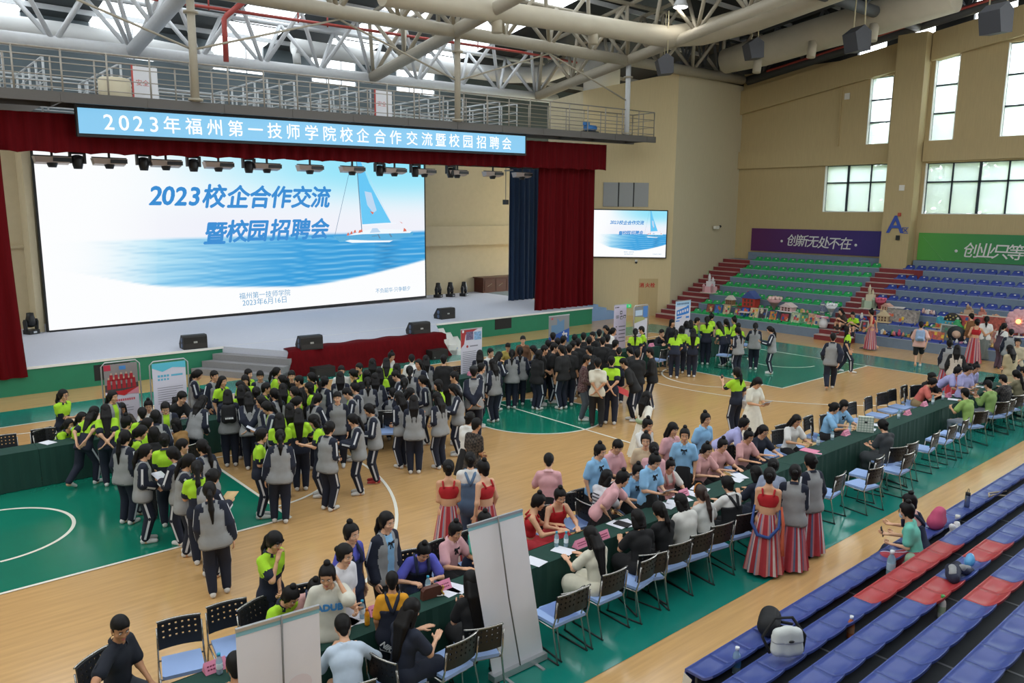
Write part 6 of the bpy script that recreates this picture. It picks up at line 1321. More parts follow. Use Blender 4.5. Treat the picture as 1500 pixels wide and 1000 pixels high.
def art_building(r, W, a, b):
    h = b-a; shapes(r, 'sky_print', mat('poster_sky', '#7fb4dc', .6), [rect(-W/2, W/2, b-.45*h, b)]); shapes(r, 'tower_print', mat('poster_tower', '#5c7f9e', .6), [rect(-.38*W, -.1*W, b-.32*h, b-.17*h), [(-.1*W, b-.32*h), (.25*W, b-.32*h), (.25*W, b-.08*h), (.05*W, b-.12*h), (-.1*W, b-.05*h)]], -.006)
    shapes(r, 'blue_wave_print', mat('poster_deep_blue', '#1f4f9e', .6), [[(-W/2, b-.38*h), (-.1*W, b-.33*h), (W/2, b-.25*h), (W/2, b-.5*h), (-W/2, b-.5*h)]], -.008); shapes(r, 'white_characters', mat('emblem_white'), [rect(.15*W, .4*W, b-.36*h, b-.33*h), rect(.2*W, .25*W, b-.46*h, b-.3*h), rect(.12*W, .42*W, b-.42*h, b-.40*h), rect(.33*W, .38*W, b-.46*h, b-.36*h)], -.010); shapes(r, 'round_emblem', mat('badge_red'), [rect(-.38*W, -.3*W, b-.07*h, b-.04*h)], -.006)
def art_list(r, W, a, b):
    h = b-a; mk = mat('print_dark', '#4c4a55', .6); shapes(r, 'title_characters', mk, [rect(-.34*W, -.1*W, b-.27*h, b-.22*h), rect(-.02*W, .16*W, b-.20*h, b-.13*h), rect(.0, .2*W, b-.3*h, b-.23*h), rect(.26*W, .46*W, b-.28*h, b-.22*h)])
    shapes(r, 'title_gaps', M_PAPERW, [rect(-.31*W, -.24*W, b-.26*h, b-.23*h), rect(-.2*W, -.13*W, b-.26*h, b-.23*h), rect(.02*W, .13*W, b-.18*h, b-.15*h), rect(.05*W, .17*W, b-.29*h, b-.25*h), rect(.3*W, .43*W, b-.27*h, b-.24*h)], -.006)
    shapes(r, 'small_emblem', mk, [rect(-.42*W, -.36*W, b-.07*h, b-.04*h), rect(-.32*W, -.1*W, b-.065*h, b-.045*h)]); shapes(r, 'text_lines', mk, [rect(-.35*W, -.25*W, b-(.45+.075*k)*h, b-(.43+.075*k)*h) for k in range(5)]+[rect(-.1*W, .42*W, b-(.45+.075*k)*h, b-(.435+.075*k)*h) for k in range(5)])
def art_coast(r, W, a, b):
    h = b-a; shapes(r, 'sky_print', mat('poster_sky'), [rect(-W/2, W/2, b-.28*h, b)]); shapes(r, 'tower_print', mat('poster_blue', '#4a7fc0', .6), [rect(.15*W, .5*W, b-.25*h, b-.0*h)], -.006); shapes(r, 'pale_building_print', mat('poster_pale', '#b9cadb', .6), [rect(-.45*W, .1*W, b-.2*h, b-.08*h)], -.006); shapes(r, 'meadow_print', mat('poster_meadow', '#a9a86a', .6), [[(-W/2, b-.36*h), (.3*W, b-.3*h), (.2*W, b-.24*h), (-W/2, b-.22*h)]], -.008); shapes(r, 'text_lines', mat('print_grey'), lines(-.4*W, .1*W, b-.5*h, 6, .05*h, .012*h, 5))
def art_blue_building(r, W, a, b):
    h = b-a; shapes(r, 'pale_band', mat('poster_pale_blue', '#a9c9e2', .6), [rect(-W/2, W/2, b-.12*h, b)]); shapes(r, 'headline', mat('print_navy', '#3d5a80', .6), [rect(-.4*W+k*.1*W, -.33*W+k*.1*W, b-.085*h, b-.05*h) for k in range(8)], -.006)
    mb_ = mat('poster_bright_blue', '#2878c8', .6); shapes(r, 'building_print', mb_, [[(-.42*W, b-.32*h), (-.42*W, b-.2*h), (-.1*W, b-.17*h), (.2*W, b-.14*h), (.36*W, b-.10*h), (.4*W, b-.14*h), (.4*W, b-.28*h), (.1*W, b-.3*h)][::-1], [(-.4*W, b-.38*h), (-.1*W, b-.36*h), (-.05*W, b-.33*h), (-.4*W, b-.34*h)]]); shapes(r, 'building_windows', M_PAPERW, [rect(-.36*W+k*.15*W, -.26*W+k*.15*W, b-(.275-.01*k)*h, b-(.225-.012*k)*h) for k in range(5)], -.007); shapes(r, 'text_lines', mb_, [rect(-.45*W, -.2*W, b-.43*h, b-.41*h), rect(.2*W, .42*W, b-.38*h, b-.34*h)])
def topm(u0, v0, u1, v1, y, H=2.0): a, b = aty(u0, v0, y), aty(u1, v1, y); return (a.x, y), (b.x, y)
rollup(*topm(151, 533, 200, 527, 3.8), 2.02, 'framed poster with a photo of people in red dresses before the stage', mat('poster_lilac', '#d3cfdc', .6), art_red_group, True, name='framed_poster')
rollup(*topm(222, 533, 271, 527, 3.3), 2.02, 'framed white and teal poster standing before the stage', mat('poster_lilac'), art_teal, True, name='framed_poster')
rollup(*topm(675, 487, 706, 481, 3.05), 2.0, 'white roll-up banner with a red corner before the white steps', M_PAPERW, art_red_corner)
rollup(*topm(804, 465, 834, 463, 3.6), 2.0, 'blue poster with towers standing behind the black shirted group', mat('poster_sky'), art_building)
rollup(*topm(900, 446, 918, 443, 4.4), 2.0, 'tall pale lilac roll-up banner with lines of text', mat('poster_lilac2', '#d0c8dc', .6), art_list)
rollup(*topm(930, 449, 949, 445, 3.8), 2.0, 'framed poster with tower and meadow beside the lilac roll-up banner', M_PAPERW, art_coast, True, name='framed_poster')
rollup(*topm(990, 442, 1012, 440, 3.8), 2.0, 'white and blue roll-up banner beside the end of the green seats', M_PAPERW, art_blue_building)
# the two banners near the camera, seen from behind
M_BACKW = mat('banner_back', '#dcdde4', .65, noise=.03, nscale=2); M_TEALB = mat('banner_teal_edge', '#7fb6c4', .6)
def art_back(lean, ghost):
    def f(r, W, a, b):
        mb = MB(); mb.tube([(0, -.05, .03), (lean*.55, -.05, b*.5), (lean+.02, -.02, b+.005)], .009, 8); mb.build('support_pole', mat('pole_grey', '#6f6d6a', .4, metal=.4), r)
        shapes(r, 'top_stripe', M_TEALB, [[(-W/2+lean*.97, b-.075), (W/2+lean*.97, b-.075), (W/2+lean, b-.03), (-W/2+lean, b-.03)]])
        if ghost: shapes(r, 'show_through', mat('ghost_print', '#d6cfd6', .7), [[(-.2*W+lean*.6+.16*W*math.cos(t), b*.62+.12*math.sin(t)) for t in np.linspace(0, 2*PI, 14, endpoint=False)], [(.22*W+lean*.6+.16*W*math.cos(t), b*.66+.1*math.sin(t)) for t in np.linspace(0, 2*PI, 14, endpoint=False)]], -.003)
    return f
rollup((-8.54, -8.56), (-7.76, -8.58), 2.03, 'tall white banner back with a grey pole standing beside the near tables', M_BACKW, art_back(-.36, False), lean=-.36)
rollup((-11.66, -9.03), (-10.95, -9.10), 2.03, 'wide white banner back with teal edge closest to the viewer', M_BACKW, art_back(0, True))
# ================================================================ handicrafts shown on the far stand
def craft_seat(u, v, k): return atx(u, v, TX+TT*k+.20)
RC = random.Random(3)
def pic(u, v, k, w, h, fc, pc, label, nm='framed_picture', nz=.55):
    p = craft_seat(u, v, k); p.z = TH*(k+1)+.05; o = empty(nm, (p.x+.12, p.y, p.z), PI/2*0, label, 'picture', 'pictures shown on the far stand')
    mb = MB(); M = Matrix.Rotation(-.28, 4, 'Y').inverted()
    def bx(x, a, b, c, d, m, th): mb_ = MB(); mb_.add([M @ Vector((x+e, yy, zz)) for e in (0, th) for yy, zz in ((-a, c), (-b, c), (-b, d), (-a, d))], [(0,1,2,3),(7,6,5,4),(0,4,5,1),(1,5,6,2),(2,6,7,3),(3,7,4,0)]); return mb_
    bx(0, -w/2, w/2, 0, h, 0, .03).build('frame', mat('frame_'+fc[1:], fc, .6), o); bx(-.006, -w/2+.05, w/2-.05, .05, h-.05, 0, .006).build('picture', mat('art_'+pc[1:]+str(int(nz*10)), pc, .6, noise=nz, nscale=9), o)
    q = [RC.choice(['#c0552e', '#d8b23a', '#3a7a5a', '#c8b9a0', '#2f4f8a', '#b83a4a']) for _ in range(4)]
    for i, c in enumerate(q): a = -w/2+.07+(w-.2)*RC.random(); z = .08+(h-.24)*RC.random(); bx(-.010-.001*i, a, a+.10, z, z+.10+.05*RC.random(), 0, .003).build('painted_shape', mat('art_'+c[1:], c, .6), o)
    return o
def cbase(nm, u, v, k, label, cat, rz=0, dx=0): p = craft_seat(u, v, k); p.z = TH*(k+1)+.05; return empty(nm, (p.x+dx, p.y, p.z), rz, label, cat, 'handicrafts shown on the far stand')
def tray(o, w, d, m='#c9b48c', z=.02): mb = MB(); mb.bx(-d/2, d/2, -w/2, w/2, 0, z+.015); mb.build('board', mat('board_'+m[1:], m, .6), o)
def house(u, v, k, w, h, wc, rc, label, bc='#c9b48c', towers=0):
    o = cbase('model_house', u, v, k, label, 'model house', RC.uniform(-.2, .2)); tray(o, w*1.25, w*.95, bc)
    mb = MB(); mb.bx(-w*.28, w*.28, -w*.4, w*.4, .035, h*.58); mb.build('walls', mat('model_'+wc[1:], wc, .7), o)
    mb = MB(); mb.prism([(-w*.48, h*.56), (w*.48, h*.56), (0, h)], 0, -w*.34, w*.34); mb.build('roof', mat('model_'+rc[1:], rc, .6), o)
    mb = MB(); [mb.bx(-w*.285-.004, -w*.28, yy-w*.06, yy+w*.06, z0, z0+h*.16) for yy in (-w*.22, w*.0, w*.22) for z0 in (h*.12, h*.34)]; mb.build('windows', mat('model_window', '#5a3a28', .6), o)
    for i in range(towers): mb = MB(); y = (-1)**i*w*.36; mb.lathe([(w*.12, .03), (w*.11, h*.8), (w*.14, h*.82), (0, h*1.15)], (0, y, 0), 10); mb.build('tower', mat('model_'+wc[1:]), o)
    mb = MB(); mb.box((0, w*.2, h*.86), (w*.09, w*.09, h*.22)); mb.build('chimney', mat('model_'+wc[1:]), o); return o
def castle(u, v, k, w, h, c1, c2, label):
    o = cbase('model_castle', u, v, k, label, 'model castle'); tray(o, w*1.3, w*1.1, '#cfc4b4')
    mb = MB(); mb.bx(-w*.36, w*.36, -w*.42, w*.42, .035, h*.32); mb.build('lower_storey', mat('model_'+c1[1:], c1, .7), o); mb = MB(); mb.bx(-w*.25, w*.25, -w*.28, w*.28, h*.32, h*.58); mb.build('upper_storey', mat('model_'+c2[1:], c2, .7), o)
    for a, b, hh in ((-.36, -.42, .5), (-.36, .42, .45), (.3, 0, .8), (-.05, .1, 1)): mb = MB(); mb.lathe([(w*.12, .03), (w*.11, h*hh*.75), (w*.15, h*hh*.77), (0, h*hh)], (a*w, b*w, 0), 10); mb.build('tower', mat('model_'+(c1 if hh < .6 else c2)[1:]), o)
def bouquet(u, v, k, w, h, c1, c2, label):
    o = cbase('paper_bouquet', u, v, k, label, 'bouquet'); mb = MB(); mb.lathe([(.03, 0), (w*.2, h*.4), (w*.52, h*.8), (w*.48, h*.8), (.02, .05)], n=14); mb.build('wrap', mat('wrap_'+c1[1:], c1, .6), o)
    for i in range(11): a = i*2.4; r = w*.42*math.sqrt(i/11); mb = MB(); mb.ball((r*math.cos(a), r*math.sin(a), h*.86), w*.13, 8); mb.build('blossom', mat('petal_'+c2[1:], c2, .7), o)
def toys(u, v, k, w, cols, label, n=5, base='#3a4a80'):
    o = cbase('model_tray', u, v, k, label, 'craft model'); tray(o, w, .34, base)
    for i in range(n):
        c = cols[i % len(cols)]; y = w*(-.4+.8*i/max(1, n-1)); hh = RC.uniform(.10, .24); mb = MB(); x = RC.uniform(-.08, .08)
        if i % 3 == 0: mb.lathe([(.07, .03), (.05, hh*.6), (.0, hh)], (x, y, 0), 8)
        elif i % 3 == 1: mb.ball((x, y, .03+hh*.45), (.07, .07, hh*.5), 8); mb.ball((x, y, .03+hh), .05, 8)
        else: mb.bx(x-.06, x+.06, y-.05, y+.05, .03, hh*.7); mb.prism([(y-.07, hh*.7), (y+.07, hh*.7), (y, hh)], 0, x-.07, x+.07)
        mb.build('small_figure', mat('toy_'+c[1:], c, .6), o)
# green block
castle(1040, 434, 2, .62, 1.05, '#d8a6ac', '#d9d4d6', 'tall pink and white paper castle at the end of the green seats')
house(1070, 443, 1, .5, .5, '#8a6a4a', '#d8d0c4', 'small brown house with pale roof on the green seats')
house(1100, 444, 1, .86, .82, '#b8382c', '#3a4f8e', 'large red model house with blue and white roof', '#7a3a28')
bouquet(1134, 447, 1, .72, .66, '#c99a9c', '#d8b8b0', 'pink paper bouquet standing on the green seats')
o = house(1155, 448, 1, .75, .42, '#d8b4b2', '#dcc8c4', 'pink and white model building on a wide white board', '#dedcda')
toys(1179, 455, 1, .3, ['#c98a7a', '#d9a090', '#c8b060'], 'pinkish doll model past the white board on the green seats', 3, '#2f8f58')
o = cbase('painted_skateboard', 1203, 456, 1, 'painted skateboard deck leaning on the green seats', 'skateboard'); mb = MB(); mb.prism([(-.13, .1), (-.1, .03), (0, 0), (.1, .03), (.13, .1), (.13, .5), (.1, .57), (0, .6), (-.1, .57), (-.13, .5)], 0, .1, .125); mb.build('deck', mat('skate_print', '#7a7f96', .5, noise=.6, nscale=12), o)
for z in (.13, .47): mb = MB(); mb.tube([(.09, -.09, z), (.09, .09, z)], .03, 8); mb.build('wheels', M_PLATE, o)
bouquet(1217, 458, 1, .52, .62, '#d6d8da', '#e4e4e6', 'white paper bouquet beside the dark red steps')
for u, v, w, h, fc, pc, wd in ((1037, 452, .42, .48, '#6a2a26', '#8a4a3a', 'dark red framed picture at the start of the front row of green seats'), (1049, 454, .45, .5, '#2a4a7a', '#3f6aa8', 'blue picture second along the front row of green seats'), (1061, 458, .42, .55, '#8a7a66', '#c0a888', 'beige picture with a doll in front'), (1077, 456, .40, .44, '#4a4a50', '#7a7a80', 'grey picture before the small brown house'), (1088, 457, .42, .48, '#1f3f8a', '#2f62b8', 'bright blue picture before the red model house'), (1101, 461, .44, .52, '#c0b090', '#c8b08a', 'cream picture below the red model house'), (1113, 462, .46, .56, '#a0a0a4', '#3a3236', 'dark picture in a pale frame'), (1129, 466, .44, .5, '#2f3a6a', '#c0803a', 'orange and blue picture below the pink bouquet'), (1146, 468, .46, .44, '#2a2426', '#9a3038', 'dark picture with red robots'), (1162, 470, .5, .52, '#8a9a80', '#a8b090', 'green glowing picture below the pink building'), (1174, 470, .46, .5, '#3f5a4a', '#5a8a6a', 'green picture with bright hands'), (1185, 472, .40, .56, '#b0a090', '#c09070', 'narrow picture with a paper figure'), (1195, 473, .5, .56, '#4a4038', '#b8a890', 'picture of two faces in a dark frame')):
    pic(u, v, 0, w, h, fc, pc, wd)
sheet(craft_seat(1090, 461, 0)*1.0+Vector((.05, 0, .12)), .3, 'white tray model lying on the front green seats', .5, .5, mat('tray_white', '#d8ccc8', .6), None, .03, 'tray', 'tray')
o = cbase('gift_bag', 1206, 474, 0, 'white gift bag with a pink ribbon beside the dark red steps', 'bag'); mb = MB(); mb.lathe([(.16, 0), (.2, .2), (.1, .42), (.17, .5)], n=12); mb.build('bag', mat('plastic_white', '#dcdcde', .4), o); mb = MB(); mb.prism([(-.28, .42), (-.28, .52), (0, .47), (.28, .55), (.28, .43), (0, .45)], 0, -.14, -.10); mb.build('ribbon', mat('ribbon_pink', '#d08898', .5), o)
# blue block
castle(1274, 452, 2, .55, 1.1, '#a8b8a0', '#c8bca0', 'tall pale green and beige castle at the start of the blue seats')
bouquet(1288, 455, 2, .5, .55, '#b84a60', '#d0607a', 'deep pink paper flower on the third row of blue seats')
house(1299, 456, 2, .5, .32, '#d0a890', '#c89a8a', 'low pink model house beside the pink flower')
sheet(craft_seat(1313, 454, 2)+Vector((0, 0, .10)), .2, 'white painted board lying on the third row of blue seats', .42, .62, mat('tray_white'), None, .03, 'board', 'board')
pic(1318, 472, 1, 1.35, .62, '#7a756c', '#8a8078', 'wide grey painting leaning on the second row of blue seats')
house(1293, 473, 1, .55, .5, '#b8a27c', '#c8b490', 'beige model house beside the wide grey painting'); toys(1259, 469, 1, .6, ['#c04a3a', '#d8d8d0', '#4a6a9a'], 'small red and white models behind the sitting students', 4)
toys(1360, 464, 2, .55, ['#d8c0b8', '#c8a098', '#e0d4cc'], 'pale pink models alone on the third row of blue seats', 5)
castle(1418, 469, 2, .5, .62, '#a88a70', '#b89a80', 'beige pagoda model on the third row of blue seats'); castle(1438, 471, 2, .42, .55, '#b86a58', '#c08070', 'reddish tower model above the hugging group'); house(1457, 472, 2, .45, .28, '#b8a488', '#b07a5a', 'low beige model house beyond the reddish tower')
pic(1378, 476, 1, .5, .5, '#c0c0b8', '#c8a050', 'small white framed sunflower picture')
toys(1366, 482, 1, .85, ['#d8b040', '#c04a3a', '#4a9a6a', '#d8d8d0'], 'tray of colourful models beside the pink shirted backpack wearer', 6, '#2f6f4a')
o = cbase('sea_model', 1384, 484, 1, 'blue green paper sea scene', 'craft model'); mb = MB(); mb.prism([(-.4, .03), (.4, .03), (.4, .42), (.25, .5), (.1, .42), (-.1, .5), (-.3, .40), (-.4, .45)], 0, .1, .14); mb.build('backdrop', mat('sea_teal', '#3f9ab0', .6, noise=.3, nscale=8), o); mb = MB(); mb.bx(-.18, .12, -.42, .42, 0, .05); mb.build('board', mat('board_c9b48c', '#c9b48c'), o)
for i in range(5): mb = MB(); mb.lathe([(.07, .05), (.03, .16), (.06, .2), (0, .22)], (-.05, -.32+.16*i, 0), 7); mb.build('coral', mat('toy_c98a50', '#c98a50', .6), o)
o = cbase('round_wreath', 1393, 480, 1, 'round dark wreath dotted with cream flowers', 'wreath'); mb = MB(); M = Matrix.Translation((.12, 0, .34)) @ Matrix.Rotation(PI/2-.2, 4, 'Y'); mb.lathe([(0, -.02), (.34, -.02), (.34, .02), (0, .02)], M=M, n=24); mb.build('disc', mat('wreath_black', '#2a2622', .7), o)
for i in range(16): a = i*2.4; r = .3*math.sqrt((i+1)/16); mb = MB(); mb.ball(M @ Vector((r*math.cos(a), r*math.sin(a), -.04)), .035, 6); mb.build('flower', mat('petal_cream', '#c8b070', .7), o)
o = cbase('green_cone_model', 1401, 486, 1, 'bright green cone mountain model', 'craft model'); mb = MB(); mb.lathe([(.3, 0), (.22, .15), (.12, .3), (.08, .42), (0, .45)], n=12); mb.build('mountain', mat('toy_green', '#2f9a5a', .6, noise=.2), o); mb = MB(); mb.ball((0, 0, .47), .05); mb.build('snow_ball', M_PLATE, o)
pic(1415, 487, 1, 1.25, .66, '#c8bca8', '#a84040', 'large pale framed red picture behind the green cone model', nz=.5); pic(1467, 491, 1, 1.7, .72, '#c8bca8', '#a04838', 'largest red picture with pale frame behind the group of three')
toys(1410, 489, 1, .5, ['#c04a3a', '#d8c050', '#3a8a5a'], 'red and yellow models before the large red picture', 4)
pic(1262, 486, 0, .36, .5, '#b0aca0', '#4a3a32', 'small dark picture beside the sitting students'); toys(1262, 488, 0, .9, ['#d8c050', '#6a9a5a', '#d8d8d0', '#c08a4a'], 'tray of yellow and green models beside the sitting student in lime', 6)
for u, v, cs, wd in ((1294, 494, ['#3a6aa8', '#d0a060', '#d8d8d0'], 'blue and cream figures first along the front blue seats'), (1303, 495, ['#d06a7a', '#3a8a5a', '#2a3a6a'], 'pink and green figures second along the front blue seats'), (1314, 497, ['#c88a6a', '#c04a6a', '#2a3050'], 'orange and pink figures third along the front blue seats'), (1333, 501, ['#d8d0c0', '#2a2a2a', '#c09a4a', '#4a8a6a'], 'white and black models beside the backpack wearer')):
    toys(u, v, 0, .5, cs, wd, 4)
pic(1368, 498, 0, .7, .42, '#b09a88', '#b05a40', 'red picture with pale squares on the front blue seats'); pic(1383, 503, 0, .58, .72, '#a8aaa8', '#5a625a', 'tall grey framed picture on the front blue seats')
o = cbase('round_picture', 1398, 505, 0, 'round dark picture of a face', 'picture'); mb = MB(); M = Matrix.Translation((.12, 0, .36)) @ Matrix.Rotation(PI/2-.2, 4, 'Y'); mb.lathe([(0, -.02), (.34, -.02), (.34, .02), (0, .02)], M=M, n=24); mb.build('disc', mat('disc_black', '#22282a', .6), o); mb = MB(); mb.lathe([(0, -.03), (.16, -.03), (.16, -.021), (0, -.021)], M=M, n=16); mb.build('painted_face', mat('photo_face'), o)
toys(1410, 505, 0, .6, ['#d08aa0', '#d8d8d0'], 'pink and white tray models on the front blue seats', 4); pic(1453, 512, 0, .6, .66, '#c0b8a8', '#b07a70', 'picture with a red drawing beside the three people at the stand'); toys(1450, 519, 0, .5, ['#d8d8d0', '#c0a060'], 'pale models lowest before the picture with a red drawing', 4)
p = craft_seat(1494, 478, 1); p.z = TH*2+.05; o = empty('flower_lamp', p, 0, 'big pink paper flower lamp glowing in its centre', 'lamp')
for rr, n_, z in ((.42, 10, .5), (.3, 8, .52), (.18, 6, .54)):
    for i in range(n_): a = 2*PI*i/n_+rr*3; mb = MB(); mb.ball((-.1-(.5-rr)*.15, rr*.75*math.cos(a), .62+rr*.75*math.sin(a)), (.05, rr*.42, rr*.42), 8); mb.build('petal', mat('petal_pink', '#d8a6ac', .7), o)
mb = MB(); mb.ball((-.24, 0, .62), .09, 10); mb.build('bulb', emis('warm_bulb', '#ffb36a', 3), o); mb = MB(); mb.lathe([(.2, 0), (.18, .03), (.03, .05), (.03, .5)], n=12); mb.build('stand', M_PLATE, o)
# ================================================================ trees outside the end wall
M_LEAF = mat('tree_leaf', '#a5c088', .7, noise=.2, nscale=2); M_TRUNK = mat('tree_trunk', '#6a5a48', .9)
def tree(x, y, h, r, seed, label):
    rr = np.random.RandomState(seed); o = empty('tree', (x, y, 0), 0, label, 'tree', 'trees outside the windows')
    mb = MB(); mb.tube([(0, 0, 0), (.1, .1, h*.4), (0, .3, h*.75)], [.28, .2, .08], 10); mb.build('trunk', M_TRUNK, o)
    for k in range(5): a = k*1.3; mb = MB(); mb.tube([(0, .1, h*.35+k*.5), (math.cos(a)*r*.6, math.sin(a)*r*.6, h*.55+k*.5)], [.1, .03], 6); mb.build('branch', M_TRUNK, o)
    n = 1500; d = rr.normal(size=(n, 3)); d /= np.linalg.norm(d, axis=1)[:, None]; c = d*(rr.rand(n, 1)**.4)*A_(r, r, h*.36)+A_(0, 0, h*.64); c += .35*np.sin(c*2.1+seed)
    a = rr.normal(size=(n, 3))*.26; b = rr.normal(size=(n, 3))*.17; V = np.concatenate([c-a, c-b, c+a, c+b], 1).reshape(-1, 3)
    me = bpy.data.meshes.new('foliage'); me.from_pydata(V.tolist(), [], [[4*i, 4*i+1, 4*i+2, 4*i+3] for i in range(n)]); me.materials.append(M_LEAF); inst(me, 'foliage', o)
for i, (x, y, h, r, wd) in enumerate(((30, 5.5, 11, 3.2, 'leafy tree outside the window beside the pillar nearest the purple banner'), (32, 1.5, 13, 3.4, 'leafy tree outside straight behind the pillar'), (30, -2.0, 11.5, 3.2, 'leafy tree outside the wide window over the green banner'), (33, -5.5, 13, 3.6, 'leafy tree outside at the end of the wide window'), (31.5, 8.5, 10, 3, 'leafy tree outside the end wall behind the purple banner'))): tree(x, y, h, r, i+1, wd)
mb = MB(); mb.quad((26.2, -40, -.05), (80, -40, -.05), (80, 40, -.05), (26.2, 40, -.05)); mb.build('ground', mat('outside_ground', '#8a8f80', .9), kind='structure')
# ================================================================ the crowd
DIRS = {'A': 0, 'R': -90, 'L': 90, 'F': 180, 'AR': -45, 'AL': 45, 'FR': -135, 'FL': 135}
OW = {'P': 'lime polo', 'J': 'track jacket', 'JO': 'open track jacket', 'K': 'black shirt', 'KJ': 'black jacket', 'B': 'black top', 'W': 'white shirt', 'PK': 'pink blouse', 'SB': 'pale blue blouse'}
HWD = {'pony': 'ponytail', 'longpony': 'long ponytail', 'fringe': 'fringe and ponytail', 'long': 'loose hair', 'longbangs': 'loose hair and fringe', 'verylong': 'very long hair', 'bob': 'bobbed hair', 'bun': 'top bun', 'lowbun': 'low bun', 'short': 'short hair', 'crop': 'cropped hair', 'bangs': 'short hair and fringe'}
GRP = {'P': 'people in lime and navy polos', 'J': 'people in grey and navy track jackets', 'JO': 'people in grey and navy track jackets', 'K': 'people in black shirts', 'KJ': 'people in black shirts', 'SB': 'people in pale blue blouses', 'PK': 'people in pink blouses', 'LI': 'people in lilac shirts', 'HF': 'people in red tops and striped skirts', 'PR': 'people in pink robes'}
CLU = [(270, 'by the framed posters'), (445, 'below the grey steps'), (598, 'before the velvet drape'), (785, 'near the red-cornered banner'), (960, 'in the black shirted group'), (1600, 'near the green seats')]
